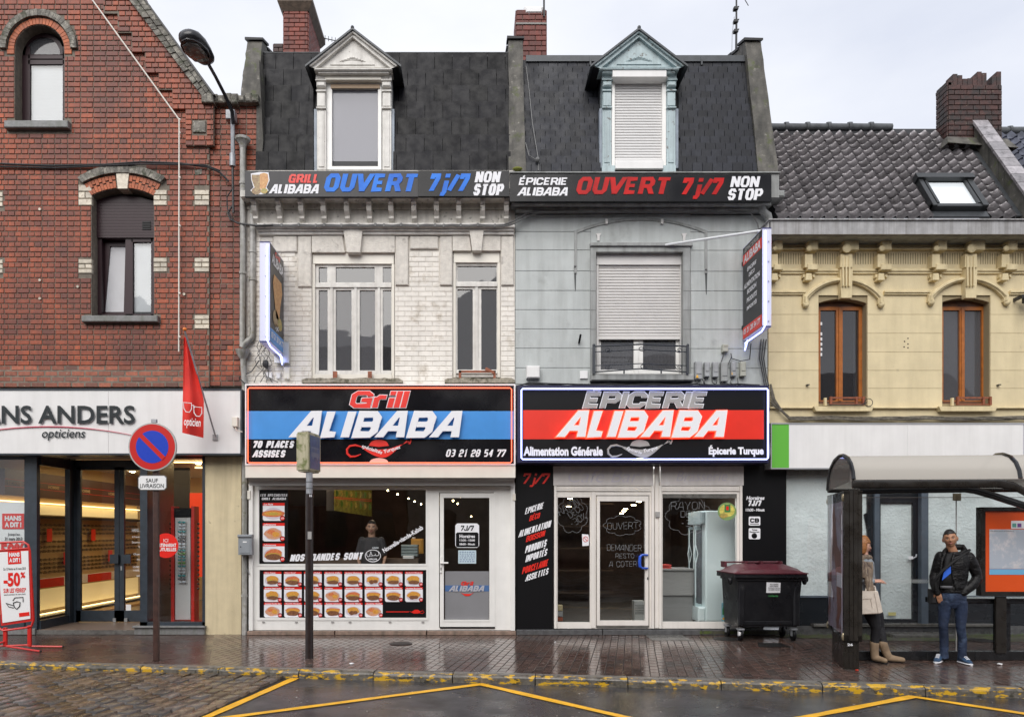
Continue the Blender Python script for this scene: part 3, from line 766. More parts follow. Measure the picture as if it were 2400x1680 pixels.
c0,c1,d0,d1=(302,0),(484,240),(340,0),(500,222)
def lerp2(a,c,t):return(a[0]+(c[0]-a[0])*t,a[1]+(c[1]-a[1])*t)
rc=random.Random(4)
for lane in range(2):
 f0,f1=(0.02,.48)if lane==0 else(.52,1.0)
 n=17+lane*2
 for i in range(-4,n):
  t0,t1=(i+rc.uniform(-.1,.1))/n,(i+.93)/n
  if t1>1.02:continue
  q=[lerp2(lerp2(c0,c1,t),lerp2(d0,d1,t),f)for t,f in((t0,f0),(t1,f0),(t1,f1),(t0,f1))]
  b=MB();b.pprism(q[::-1]if False else q,YB-.11-.02*lane+rc.uniform(-.015,.015),.3);b.build('coping_stone',M_dstone,rh)
b=MB();b.pprism([(309,-40),(313,-40),(503,221),(499,223)][::-1],YB-.15,.4);b.build('coping_flashing',M_cable,rh)
b=MB();b.bbox(X(478),X(506),YB-.12,YB+.3,Z(250),Z(232),.01);b.build('kneeler',M_dstone,rh)
pier=[(490,905),(490,240),(607,240),(607,402),(576,402),(576,905)]
YP=YB+.05
b=MB();b.prism([(X(a,YP),Z(c,YP))for a,c in pier][::-1],YP+.012,YP+.6);b.build('pier',M_mortar,rh)
lay_bricks(rh,M_brick,[(X(a,YP),Z(c,YP))for a,c in pier],[],YP,.05,.0845,(.208,.108),.014,0,stuffname='pier_brickwork',jit=.006)
b=MB()
for k in range(7):
 xa=497+k*16;b.bbox(X(xa),X(xa+15),YP-.12+rc.uniform(-.02,.02),YP+.5,Z(247+rc.uniform(-3,3)),Z(226+rc.uniform(-3,3)),.02)
b.build('pier_coping',M_dstone,rh,kind=None)
def win_frame(parent,name,rects,Y,d,m):
 b=MB()
 for r in rects:b.pbox(*r,Y,d)
 return b.build(name,m,parent)
YW=YB+.2
f=win_frame(rh,'window',[(50,70,110,300),(147,156,110,300),(66,150,128,138),(66,150,141,151),(66,150,284,300)],YW,.06,M_plum)
b=MB();b.pprism([(50,130)]+arch_pts(100,50,78,128,10)+[(150,130)],YW,.05,[[(60,129)]+arch_pts(100,41,87,128,10)+[(141,129)]]);b.build('arch_frame',M_plum,f)
one('pane',M_paneG,f,lambda b:b.pprism([(58,129)]+arch_pts(100,42,84,128,10)+[(143,129)],YW+.02,.006))
one('pane',M_pane,f,lambda b:b.pbox(69,152,150,286,YW+.02,.006))
one('blind',M_blind,f,lambda b:[b.pbox(69,153,150+i*3.4,150+i*3.4+3.1,YW+.05,.004)for i in range(40)])
one('sill',M_sillst,rh,lambda b:b.bbox(X(17),X(166),YB-.09,YB+.3,Z(306),Z(289),.012))
f=win_frame(rh,'window',[(226,238,470,760),(354,366,470,760),(234,360,553,560),(234,360,736,760),(294,303,556,745),(303,311,560,745),(308,358,560,567)],YW,.07,M_plum)
one('pane',M_pane,f,lambda b:b.pbox(311,357,566,737,YW+.03,.005))
one('blind',M_blind,f,lambda b:b.pbox(311,357,566,731,YW+.06,.004))
one('shutter_box',M_plum,rh,lambda b:(b.pprism([(226,557),(226,470),(250,463),(287,458),(330,463),(362,472),(362,557)],YW-.03,.03),[b.pbox(226,362,470+7*i,474.5+7*i,YW-.034,.004)for i in range(12)]))
one('vent',M_black,rh,lambda b:[b.pbox(333,353,519+i*4,521.5+i*4,YW-.045,.01)for i in range(5)])
tl=one('tilted_sash',M_plum,f,lambda b:b.pprism([(240,562),(294,562),(294,738),(234,738)],YW+.1,.03,[[(258,577),(294,577),(290,731),(245,731)]]))
one('blind',M_blind,f,lambda b:b.pprism([(258,577),(294,577),(290,731),(245,731)],YW+.125,.004))
one('sill',M_sillst,rh,lambda b:b.bbox(X(198),X(375),YB-.1,YB+.3,Z(758),Z(743),.012))
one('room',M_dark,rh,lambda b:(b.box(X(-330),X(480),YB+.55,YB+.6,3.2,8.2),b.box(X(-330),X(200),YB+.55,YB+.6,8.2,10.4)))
for px,py in((94,491),(94,657),(183,672),(94,700),(432,690)):
 one('wall_anchor',M_glazed,rh,lambda b:b.lathe((X(px),YB-.004,Z(py)),[(.022,-.012),(.022,.01)],8,'Y'))
one('render_patch',M_dstone,rh,lambda b:b.prism([(X(a),Z(c))for a,c in((456,400),(474,396),(472,408),(458,412))],YB-.006,YB))
def pipe(name,pts,r,m,parent,rings=()):
 b=MB();b.tube(pts,r,10)
 for q in rings:b.lathe(q,[(r*1.25,-.02),(r*1.25,.02)],10)
 return b.build(name,m,parent,smooth=True)
YQ=YB-.09
pipe('downpipe',[P(569,345,YQ),P(569,600,YQ),P(568,812,YQ)],.048,M_pipe,rh,[P(569,430,YQ),P(569,640,YQ)])
one('rain_hopper',M_pipe,rh,lambda b:b.lathe(P(569,345,YQ),[(.05,-.02),(.07,.06),(.12,.1),(.125,.14),(.1,.14)],14),smooth=True)
pipe('downpipe',[P(592,470,YQ+.05),P(592,780,YQ+.05),P(590,792,YQ+.04),P(572,806,YQ),P(568,815,YQ)],.05,M_pipe,rh,[P(592,590,YQ+.05),P(592,655,YQ+.05)])
one('rain_hopper',M_pipe,rh,lambda b:b.lathe(P(569,836,YQ),[(.045,-.04),(.075,.0),(.11,.07),(.12,.11),(.1,.11)],14),smooth=True)
pipe('downpipe',[P(569,838,YQ),P(571,870,YQ),P(573,905,YQ+.03),P(573,1487,YQ+.06)],.045,M_pipe,rh,[P(573,1165,YQ+.06),P(573,1395,YQ+.06)])
# ---------------- optician shop front
YF_=11.5
one('fascia',M_fascia,rh,lambda b:(b.box(X(-330,YF_),X(254,YF_)-.002,YF_,YB+.05,Z(1062,YF_),Z(915,YF_)),b.box(X(254,YF_)+.002,X(563,YF_),YF_,YB+.05,Z(1062,YF_),Z(915,YF_))))
one('fascia_trim',M_anth,rh,lambda b:(b.box(X(-330,YF_),X(565,YF_),YF_-.006,YB,Z(1066,YF_),Z(1062.3,YF_)),b.box(X(563.4,YF_),X(567,YF_),YF_-.006,YB,Z(1066,YF_),Z(912,YF_)),b.box(X(-330,YF_),X(563,YF_),YF_-.012,YB,Z(914.7,YF_),Z(911,YF_))))
text('lettering','HANS ANDERS',-80,316,950,993,YF_-.03,M_letter,rh,bold=.022)
text('lettering','opticiens',98,200,1006,1032,YF_-.02,M_letter,rh,shear=.22,bold=.012)
b=MB();pts=[Vector((X(px,YF_),YF_-.015,Z(1000+(px-115)**2*.00052,YF_)))for px in range(-100,330,15)]
b.tube(pts,[.004+.005*math.sin(math.pi*i/(len(pts)-1))for i in range(len(pts))],6);b.build('logo_arc',mat('crimson',(.55,.03,.08),.4),rh)
b=MB();b.pprism([(480,1488),(480,1064),(565,1064),(565,1488)][::-1],YB,.35);b.build('pillar',M_cream,rh)
SILL=.145
YD=12.8
M_ceil=mat('white_ceiling',(.62,.6,.56),.6);M_beige=mat('beige_panel',(.50,.36,.18),.6)
M_tile=mat('shop_floor',(.2,.15,.12),.3)
def shop_floor(b):b.box(X(-330),X(478),YB+.02,17.2,.0,.075)
one('shop_floor',M_tile,rh,shop_floor)
one('threshold',M_slab,rh,lambda b:b.box(X(82),X(330),YB-.02,YB+.02,0,.07))
one('ceiling',M_ceil,rh,lambda b:b.box(X(-330),X(478),YB+.02,17.2,2.98,3.02))
one('back_wall',M_beige,rh,lambda b:(b.box(-16,-3.9,17.2,17.25,0,3),b.box(-4.42,-4.36,YB+.36,17.2,0,3)))
XL=X(85)
def fr(name,rects,Y,d):return win_frame(rh,name,rects,Y,d,M_anth)
fl=fr('shop_window',[(57,72,1068,1480),(72,86,1068,1480),(-300,60,1066,1076),(-300,60,1440,1478)],YB-.01,.09)
one('pane',M_pane,fl,lambda b:b.pbox(-300,58,1074,1442,YB+.02,.008))
side=MB()
side.box(XL-.02,XL+.05,YB+.05,YD,.07,.22);side.box(XL-.02,XL+.05,YB+.05,YD,2.78,2.98);side.box(XL-.03,XL+.06,YD-.12,YD+.06,.07,2.98)
fs_=side.build('side_window',M_anth,rh)
one('pane',M_pane,fs_,lambda b:b.box(XL+.005,XL+.012,YB+.06,YD-.1,.2,2.8))
fd=win_frame(rh,'door_frame',[(163,178,1078,1462),(163,360,1078,1094)],YD,.09,M_anth)
dl=win_frame(rh,'door',[(176,189,1090,1456),(268,279,1090,1456),(176,279,1090,1101),(176,279,1430,1456)],YD+.01,.05,M_anth)
one('pane',M_pane,dl,lambda b:b.pbox(188,269,1100,1431,YD+.03,.006))
one('handle',M_anth,dl,lambda b:(b.pbox(257,277,1299,1320,YD-.06,.03),b.pbox(262,268,1303,1316,YD-.03,.05)))
dr=win_frame(rh,'door',[(280,291,1090,1456),(331,350,1090,1456),(280,350,1090,1101),(280,350,1430,1456)],YD+.01,.05,M_anth)
one('pane',M_pane,dr,lambda b:b.pbox(290,333,1100,1431,YD+.03,.006))
one('handle',M_anth,dr,lambda b:(b.pbox(284,306,1299,1320,YD-.06,.03),b.pbox(290,296,1303,1316,YD-.03,.05)))
one('lock',M_zinc,dr,lambda b:b.pbox(282.5,286,1326,1336,YD-.0,.01))
one('closer',M_zinc,dl,lambda b:b.pbox(264,271,1448,1457,YD-.03,.03));one('closer',M_zinc,dr,lambda b:b.pbox(291,298,1448,1457,YD-.03,.03))
fw=win_frame(rh,'shop_window',[(328,345,1066,1468),(474,480,1066,1468),(328,480,1064,1073),(328,480,1457,1468)],YB-.01,.09,M_anth)
one('pane',M_pane,fw,lambda b:b.pbox(344,475,1072,1458,YB+.03,.008))
one('return',M_anth,rh,lambda b:b.box(X(330),X(345),YB+.08,YD+.05,.07,2.98))
one('stone_sill',M_sillst,rh,lambda b:(b.bbox(X(315),X(484),YB-.09,YB+.15,SILL-.03,SILL+.0,.006),b.bbox(X(318),X(482),YB-.05,YB+.15,0,SILL-.031,.004),b.bbox(X(-300),X(86),YB-.05,YB+.15,0,.1,.006)))
dw=thing('display_wall',(-8,14.5,0),'long beige display wall of spectacles with glowing shelves inside the optician shop','display')
XD=-8.0
one('panel',M_beige,dw,lambda b:b.box(XD-.06,XD,12.1,17.1,.1,2.98))
one('header',mat('brown_header',(.06,.022,.015),.4),dw,lambda b:b.box(XD,XD+.12,12.1,17.1,2.30,2.75))
for z in(2.45,2.57):one('trim',M_red,dw,lambda b:b.box(XD+.12,XD+.125,12.1,17.1,z,z+.008))
M_lbox=mat('light_box',(.8,.7,.45),.5,emit=((1,.74,.32),.22))
one('light_strip',M_warm,dw,lambda b:b.box(XD+.02,XD+.07,12.1,17.1,2.2,2.216))
one('light_strip',M_warm,dw,lambda b:b.box(XD+.1,XD+.13,12.1,17.1,.17,.186))
one('light_box',M_lbox,dw,lambda b:b.box(XD,XD+.03,12.1,17.1,.24,.62))
one('light_box',M_lbox,dw,lambda b:b.box(XD,XD+.02,12.1,17.1,2.0,2.18))
one('shelf',M_black,dw,lambda b:(b.box(XD,XD+.3,12.1,17.1,.12,.16),b.box(XD,XD+.25,12.1,17.1,1.93,1.97)))
one('bench',M_beige,dw,lambda b:b.box(XD,XD+.6,12.1,17.1,.075,.11))
one('counter_band',M_fascia,dw,lambda b:b.box(XD,XD+.12,12.1,17.1,.66,.82))
for y0 in(12.9,14.7):one('red_drawer',M_red,dw,lambda b:b.box(XD+.121,XD+.15,y0,y0+.9,.66,.82))
M_spec=mat('spectacle_frame',(.03,.02,.015),.25)
b=MB();rs=random.Random(1)
for row in range(12):
 z=.93+row*.078+(.02 if row>6 else 0)
 if row in(4,8):continue
 y=12.25
 while y<17:
  for q in(0,.062):
   b.tube([(XD+.06,y+q+.027*math.cos(t),z+.018*math.sin(t))for t in(0,1.05,2.1,3.14,4.2,5.2)],.008,3,closed=True)
  b.tube([(XD+.06,y-.027,z+.01),(XD+.005,y-.05,z+.02)],.004,3);b.tube([(XD+.06,y+.09,z+.01),(XD+.01,y+.1,z+.03)],.004,3)
  y+=.15+rs.uniform(-.01,.01)
b.build('spectacles',M_spec,dw,kind='stuff')
for y0,z0 in((13.35,1.5),(14.9,1.5),(13.9,1.05),(15.6,1.05)):one('price_card',M_red,dw,lambda b:b.box(XD+.08,XD+.09,y0,y0+.16,z0,z0+.24))
b=MB()
for y in(12.35,13.5,14.6,15.7):text3('lettering','HOMME',(XD+.128,y,2.51),.36,.06,M_beige,dw,ux=(0,1,0))
text3('lettering','HANS A DIT !',(-6.35,17.1,1.95),.9,.7,mat('dim_red_print',(.2,.03,.02),.5),dw)
for lx in(-7.3,-6.2,-5.2):
 for ly in(13.6,15.4):
  t=tag(one('ceiling_spot',M_lampS,None,lambda b:b.lathe((lx,ly,2.962),[(.05,0),(.05,.015)],10)),'warm round optician ceiling spot, %s column, %s row'%({-7.3:'left',-6.2:'middle',-5.2:'right'}[lx],'nearer' if ly<14 else 'farther'),'ceiling light','ceiling spots in the optician shop')
for ly,lx in((13.1,-5.6),(14.2,-5.5),(15.3,-5.4),(16.3,-5.3)):
 tag(one('strip_light',M_warm,None,lambda b:b.box(lx,lx+1.0,ly,ly+.04,2.94,2.96)),'linear ceiling light in the optician shop, %s of four one behind another'%{13.1:'nearest',14.2:'second',15.3:'third',16.3:'farthest'}[ly],'ceiling light','linear ceiling lights in the optician shop')
la=bpy.data.lights.new('shop_light','AREA');la.energy=30;la.color=(1,.72,.4);la.size=2.5;la.size_y=3;la.shape='RECTANGLE'
lo=bpy.data.objects.new('shop_light',la);COL.objects.link(lo);lo.location=(-6.3,14.8,2.9);lo.parent=dw;lo.location-=Vector(WL[dw.name])
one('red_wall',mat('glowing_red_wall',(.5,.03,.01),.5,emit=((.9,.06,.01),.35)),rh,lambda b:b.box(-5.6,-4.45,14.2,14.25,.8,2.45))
one('dark_partition',M_dark,rh,lambda b:b.box(-6.5,-5.61,14.2,14.25,.1,2.95))
for s_,z in(('H',1.95),('A',1.5)):text3('lettering',s_,(-4.72,14.15,z),.28,.34,M_wv,rh,bold=.05)
c=Vector((X(434,12.5),12.5,.1))
ss=thing('sunglasses_stand',c,'tall red stand of sunglasses with a grey column in the right optician window','display stand')
one('column',mat('grey_felt',(.62,.6,.6),.6),ss,lambda b:b.box(c.x-.13,c.x+.13,c.y-.1,c.y+.1,.17,2.0))
one('side_post',M_red,ss,lambda b:b.box(c.x-.2,c.x-.145,c.y-.11,c.y+.1,.12,2.12));one('side_post',M_red,ss,lambda b:b.box(c.x+.145,c.x+.2,c.y-.11,c.y+.1,.12,2.12))
one('head',M_black,ss,lambda b:b.bbox(c.x-.15,c.x+.15,c.y-.13,c.y+.1,1.93,2.09,.02));one('foot',M_red,ss,lambda b:b.bbox(c.x-.25,c.x+.25,c.y-.2,c.y+.2,.075,.13,.02))
cols=[mat('lens_%s'%n,cc,.12,spec=1)for n,cc in(('teal',(.05,.3,.32)),('smoke',(.12,.12,.14)),('silver',(.55,.6,.66)),('green',(.12,.3,.05)))]
for k in range(20):
 z=.82+k*.054
 b=MB()
 for q in(-.036,.036):b.ball((c.x+q,c.y-.15,z),.032,.01,.019,8,5)
 b.box(c.x-.07,c.x+.07,c.y-.15,c.y-.145,z+.006,z+.014);b.build('sunglasses',cols[rs.choice((0,2,2,1,2,3))],ss)
b=MB()
for k in range(15):
 for q in(-.24,.24):b.ball((c.x+q,c.y-.03,.7+k*.08),.02,.04,.022,6,4)
b.build('side_sunglasses',M_spec,ss,kind='stuff')
t=thing('round_sticker',P(389,1278,YB+.012),'round red partnership sticker on the right optician window','sticker')
one('disc',M_redv,t,lambda b:b.disc(P(389,1278,YB+.016),X(29+VX),.003,32))
text('lettering','ICI',383,394,1262,1270,YB+.012,M_wv,t,bold=0);text('lettering','PARTENARIAT',363,413,1273,1281,YB+.012,M_wv,t,bold=.03);text('lettering','MUTUELLES',366,413,1283,1291,YB+.012,M_wv,t,bold=.03)
t=tag(one('no_smoking_sticker',M_wv,None,lambda b:b.pbox(295,307,1416,1430,YD+.022,.004)),'small square white sticker low on the right optician door','sticker')
for s_,y,w in(('HANS ANDERS',1242,42),('Opticiens',1258,42),('Examen de vue',1270,42),('Tiers',1281,12),('Ouvert du',1298,34),('mardi',1310,18),('10:00 - 12:00',1328,36),('14:00 - 19:00',1336,36),('samedi',1348,20)):
 text('lettering',s_,330-w/2,330+w/2,y-(4 if y<1250 else 2.5),y+(4 if y<1250 else 2.5),YD+.02,M_wv,dr,bold=.01)
t=thing('window_poster',P(28,1300,YB+.1),'white and red sale poster hanging behind the left optician window','poster')
one('sheet',M_wv,t,lambda b:b.pbox(-25,58,1176,1420,YB+.12,.01))
one('red_label',M_redv,t,lambda b:b.pbox(5,56,1203,1239,YB+.11,.005))
text('lettering','HANS',11,50,1208,1220,YB+.105,M_wv,t,bold=.05);text('lettering','A DIT !',11,50,1223,1235,YB+.105,M_wv,t,bold=.05)
text('lettering',"Jusqu'au",18,46,1248,1256,YB+.11,M_cable,t);text('lettering','31 mars 2013',11,52,1258,1266,YB+.11,M_cable,t,bold=.03)
text('lettering','-50%',-10,57,1272,1306,YB+.11,M_redv,t,bold=.05)
fp=thing('shop_flag',P(505,1024,YF_),'red pennant flag with white spectacles on a slanting pole over the optician fascia','flag')
one('bracket',M_zinc,fp,lambda b:b.bbox(X(499,YF_),X(511,YF_),YF_-.02,YF_,Z(1032,YF_),Z(1018,YF_),.004))
pA,pB=P(505,1022,11.45),P(433,775,10.7)
one('pole',M_zinc,fp,lambda b:b.tube([pA,pB],.013,8),smooth=True)
one('finial',mat('orange_cap',(.75,.2,.03),.4),fp,lambda b:b.ball(pB+Vector((0,0,.02)),.032,.032,.028,10,6))
b=MB();NU,NV=10,22;vs=[]
for j in range(NV+1):
 t_=j/NV;yy=11.0-.02*t_
 topL,botL,topR,botR=(431,790),(428,1016),(439,790),(474,1024)
 lx=431-4*t_;rx=439+(478-439)*min(1,t_*1.6)-(3*max(0,t_-.65))
 ly=790+(1014-790)*t_;ry=790+(1026-790)*t_
 for i in range(NU+1):
  s_=i/NU;px=lx+(rx-lx)*s_;py=ly+(ry-ly)*s_
  yd=10.9+.25*t_*s_+.035*math.sin(s_*9+t_*2)*(1-t_*.5)
  vs.append(P(px,py,yd))
fs=[(j*(NU+1)+i,(j+1)*(NU+1)+i,(j+1)*(NU+1)+i+1,j*(NU+1)+i+1)for j in range(NV)for i in range(NU)]
b.add(vs,fs);fo=b.build('cloth',mat('red_cloth',(.72,.03,.018),.6,noise_=(4,.15)),fp,smooth=True)
Yt=10.86
b=MB()
for cx,cy in((440,955),(464,965)):
 pts=[(cx-10,cy-12),(cx+9,cy-10),(cx+9,cy+4),(cx+4,cy+11),(cx-4,cy+10),(cx-9,cy+2)]
 b.tube([P(a,c_,Yt)for a,c_ in pts],.007,5,closed=True)
b.tube([P(449,950,Yt),P(454,950,Yt),P(456,956,Yt)],.007,5);b.build('spectacles_print',M_wv,fp)
text('lettering','opticien',431,470,980,1004,Yt,M_wv,fp,bold=.01,rot=-.1)
cd=tag(one('white_line',mat('white_cord',(.75,.72,.65),.5),None,lambda b:(b.tube([P(200,-22,YB-.12),P(420,281,YB-.1)],.012,6),b.tube([P(420,281,YB-.1),P(419,824,YB-.06)],.012,6),[b.ball(P(421,y,YB-.09),.022,n=6,m=4)for y in(281,312,417,530,688,790)])),'long white cord crossing the brick gable diagonally then dropping straight','cord')
# ------------------------------------------------------------------ white grill house
M_wbrick=mat('white_painted_brick',(.77,.73,.67),.55,noise_=(10,.06),var=.06,bump=(50,.003),streak=((.5,.46,.41),.25),patch=((.30,.13,.08),24,.745,.03),patch2=((.5,.44,.36),4,.6,.08))
M_wmort=mat('white_painted_joint',(.66,.62,.56),.7,noise_=(12,.1),streak=((.35,.32,.29),.35))
M_wstone=mat('rough_white_stone',(.68,.64,.58),.65,noise_=(14,.12),bump=(55,.01),streak=((.42,.39,.35),.3),patch=((.36,.33,.3),6,.66,.06))
M_wpaint=mat('old_white_paint',(.70,.68,.64),.5,noise_=(9,.1),bump=(40,.003),streak=((.36,.33,.3),.5),patch=((.16,.13,.11),20,.70,.03))
M_cream_p=mat('cream_metal',(.74,.70,.62),.35,noise_=(4,.05))
M_cstone=mat('cornice_paint',(.66,.63,.58),.55,noise_=(10,.1),bump=(50,.003),streak=((.3,.28,.25),.5),patch=((.15,.14,.12),12,.64,.05))
M_slate=mat('slate',(.005,.005,.007),.5,noise_=(25,.3),var=.6,bump=(30,.0007),streak=((.012,.011,.014),.5,22),rnoise=(6,.3,.55),spec=.16,patch=((.06,.075,.02),30,.76,.02))
M_slateS=mat('blue_slate',(.016,.0175,.024),.5,noise_=(25,.25),var=.45,bump=(35,.0008),streak=((.016,.017,.022),.4,22),rnoise=(6,.35,.55),spec=.28)
M_under=mat('roof_felt',(.014,.014,.016),.6)
M_conc=mat('stained_concrete',(.105,.098,.085),.7,noise_=(6,.35),bump=(35,.006),streak=((.022,.021,.018),.9,6),patch=((.08,.095,.03),5,.62,.06),patch2=((.3,.28,.25),12,.66,.04))
M_rust=mat('rusty_iron',(.24,.07,.03),.6,noise_=(20,.35),bump=(60,.002))
M_stonew=mat('mossy_sill',(.26,.23,.18),.7,noise_=(16,.4),bump=(30,.008),patch=((.08,.07,.04),14,.56,.06))
M_gal=mat('alu',(.55,.56,.58),.3,metal=.6)
M_lead=mat('lead_flashing',(.055,.06,.066),.45,noise_=(8,.2),metal=.2)
gh=thing('grill_house',(-1.55,FY,0),'narrow white painted brick house with the grill shop and a slate mansard','house')
w1=[(731,888),(731,590),(925,590),(925,888)];w2=[(1061,888),(1061,586),(1173,586),(1173,888)]
fo_=[(577,905),(577,461),(1207,461),(1207,905)]
tw=lambda ps,Y=FY:[(X(a,Y),Z(c,Y))for a,c in ps]
b=MB();b.prism(tw(fo_)[::-1],FY+.008,FY+.3,[tw(w1),tw(w2)]);b.build('wall',M_wmort,gh)
wh=[tw(w1),tw(w2),tw([(697,672),(697,552),(958,552),(958,672)]),tw([(960,583),(960,552),(1028,552),(1028,583)]),tw([(1030,670),(1030,552),(1205,552),(1205,670)]),tw([(640,590),(640,552),(697,552),(697,590)]),tw([(577,556),(577,461),(1207,461),(1207,556)])]
lay_bricks(gh,M_wbrick,tw(fo_),wh,FY,.03,.0815,(.225,.225),.008,300,lambda o:(o[1]>6.2,abs(o[0]+1.4)),jit=.0015,stuffname='painted_brickwork')
def stone(q,Y=FY-.03,d=.06,m=M_wstone,name='lintel_stone',parent=gh,c=.012):
 if len(q)==4 and isinstance(q[0],(int,float)):
  b=MB();b.bbox(X(q[0],Y),X(q[1],Y),Y,Y+d,Z(q[3],Y),Z(q[2],Y),c)
 else:b=MB();b.pprism(q,Y,d)
 return b.build(name,m,parent)
for q in((640,696,553,590),(698,729.5,553,672),(961,1027,553,583),(926.5,957,553,668),(1031,1060,553,668),(1174.5,1204,553,668)):stone(q)
stone([(731,553),(731,591),(808,591),(802,553)]);stone([(846,553),(840,591),(925,591),(925,553)])
stone([(1061,553),(1061,587),(1104,587),(1100,553)]);stone([(1132,553),(1128,587),(1173,587),(1173,553)])
b=MB();b.pprism([(805,540),(813,591),(844,591),(849,540)],FY-.10,.13);b.build('keystone',M_wstone,gh)
b=MB();b.pprism([(1100,538),(1107,587),(1128,587),(1134,538)],FY-.10,.13);b.build('keystone',M_wstone,gh)
for(a,c_,z0,z1,d)in((604,1206,541,531,.14),(606,1204,546,541.2,.10),(608,1204,553,546.2,.06)):
 one('string_course',M_wpaint,gh,lambda b:b.bbox(X(a),X(c_),FY-d,FY+.02,Z(z0),Z(z1),.008))
b=MB();b.bbox(X(577),X(1198),FY-.03,FY,Z(530),Z(494),.006);b.bbox(X(577),X(1198),FY-.05,FY,Z(493.4),Z(462),.006)
for k in range(15):b.bbox(X(607+k*40),X(607+k*40+36),FY-.057,FY-.049,Z(490),Z(468),.003)
b.build('cornice',M_cstone,gh)
one('eaves',M_cstone,gh,lambda b:(b.box(X(577),X(1207),FY-.3,FY+.02,Z(461,FY-.3),Z(446,FY-.3)),b.box(X(577),X(1207),FY-.06,FY+.3,Z(446),Z(404))))
for cx in(604,660,711.5,763,817,868.5,919,972,1024,1075.6,1130.6,1185.6):
 x0,x1=X(cx-5.5),X(cx+5.5)
 prof=[(FY-.29,Z(463)),(FY-.29,Z(472)),(FY-.27,Z(480)),(FY-.25,Z(490)),(FY-.2,Z(494)),(FY-.22,Z(498)),(FY-.19,Z(506)),(FY-.12,Z(514)),(FY-.13,Z(520)),(FY-.08,Z(526)),(FY,Z(527)),(FY,Z(463))]
 b=MB();n=len(prof)
 tri=tessellate_polygon([[Vector((p[0],p[1],0))for p in prof]])
 b.add([(x0,p[0],p[1])for p in prof]+[(x1,p[0],p[1])for p in prof],[tuple(t)for t in tri]+[tuple(i+n for i in t[::-1])for t in tri]+[(i,(i+1)%n,(i+1)%n+n,i+n)for i in range(n)])
 bm=bmesh.new();o=b.build('bracket',M_cstone,gh);bm.from_mesh(o.data);bmesh.ops.recalc_face_normals(bm,faces=bm.faces);bm.to_mesh(o.data);bm.free()
def casement(parent,px0,px1,top,bot,box_bot,tr,panes_u,panes_l,lo0,lo1,Y=FY+.07,m=M_wpaint,gl=M_paneG):
 one('shutter_box',M_cream_p,parent,lambda b:b.pbox(px0+2,px1-2,top+1,box_bot,Y-.04,.1))
 outer_=[(px0+1,bot-3),(px0+1,box_bot),(px1-1,box_bot),(px1-1,bot-3)]
 hs=[[(a,tr[0]),(a,tr[2]),(c,tr[2]),(c,tr[0])]for a,c in panes_u]+[[(a,lo1),(a,lo0),(c,lo0),(c,lo1)]for a,c in panes_l]
 b=MB();b.pprism(outer_[::-1],Y,.06,hs);f=b.build('window',m,parent)
 one('transom',m,f,lambda b:b.pbox(px0+8,px1-8,tr[0]+2,tr[1],Y-.03,.028))
 one('jamb',M_cream_p,f,lambda b:b.pbox(px0+1,px0+7,box_bot,bot-2,Y-.035,.03));one('jamb',M_cream_p,f,lambda b:b.pbox(px1-7,px1-1,box_bot,bot-2,Y-.035,.03))
 for a,c in panes_u:one('pane',M_paneH,f,lambda b:b.pbox(a-.5,c+.5,tr[2]-.5,tr[0]+.5,Y+.03,.005))
 for a,c in panes_l:one('pane',gl if 740<a<800 or 840<a<860 else M_paneH,f,lambda b:b.pbox(a-.5,c+.5,lo0-.5,lo1+.5,Y+.03,.005))
 for a,c in panes_l[:-1]:one('meeting_stile',m,f,lambda b:b.pbox(c+6,c+12,lo0-8,lo1+6,Y-.02,.018))
 one('bottom_rail',m,f,lambda b:b.pbox(px0+8,px1-8,lo1+5,lo1+9,Y-.03,.028))
 return f
casement(gh,731,925,590,888,618,(662,673,626),((747,767),(787,878),(897,917)),((747,768),(787,824),(843,879),(897,917)),680,868)
casement(gh,1061,1173,586,886,615,(660,671,623),((1072,1164),),((1072,1108),(1128,1164)),678,866)
one('wooden_sill',M_cream_p,gh,lambda b:b.pbox(738,918,877,888,FY+.01,.05))
one('curtain',M_blind,gh,lambda b:[b.tube([P(788+k*9,682,FY+.25),P(788+k*9,868,FY+.25)],.028,6)for k in range(0)]or b.pbox(745,770,840,868,FY+.3,.01))
for a,c in((711,945),(1043,1206)):
 b=MB();n=22;rr=random.Random(int(a))
 zs=[Z(889)+rr.uniform(-.012,.006)-(.03 if i in(0,n)else 0)for i in range(n+1)]
 pts=[(X(a),Z(900))]+[(X(a+(c-a)*i/n),zs[i])for i in range(n+1)]+[(X(c),Z(900))]
 b.prism(pts[::-1],FY-.12,FY+.1);b.build('stone_sill',M_stonew,gh)
one('guard_iron',M_rust,gh,lambda b:(b.pbox(780,790,870,890,FY-.08,.03),b.pbox(781,786,872,888,FY-.05,.1)))
one('guard_iron',M_rust,gh,lambda b:(b.pbox(862,871,870,890,FY-.08,.03),b.pbox(864,869,872,888,FY-.05,.1)))
one('guard_rail',M_rust,gh,lambda b:(b.pbox(1075,1162,868,873,FY-.09,.02),b.pbox(1075,1081,868,888,FY-.09,.05),b.pbox(1156,1162,868,888,FY-.09,.05),b.pprism([(1136,866),(1139,860),(1160,871),(1157,876)],FY-.11,.02)))
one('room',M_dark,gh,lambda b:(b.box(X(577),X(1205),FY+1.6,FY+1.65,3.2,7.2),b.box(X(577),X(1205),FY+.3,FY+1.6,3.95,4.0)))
for(px,py)in((1075,650),(995,720)):pass
one('wall_box',M_cream_p,gh,lambda b:b.bbox(X(667),X(681),FY-.07,FY,Z(889),Z(862),.006))
one('wall_box',M_fascia,gh,lambda b:b.bbox(X(624),X(639),FY-.06,FY,Z(888),Z(874),.006));one('wall_box',M_fascia,gh,lambda b:b.bbox(X(649),X(659),FY-.06,FY,Z(888),Z(875),.006))
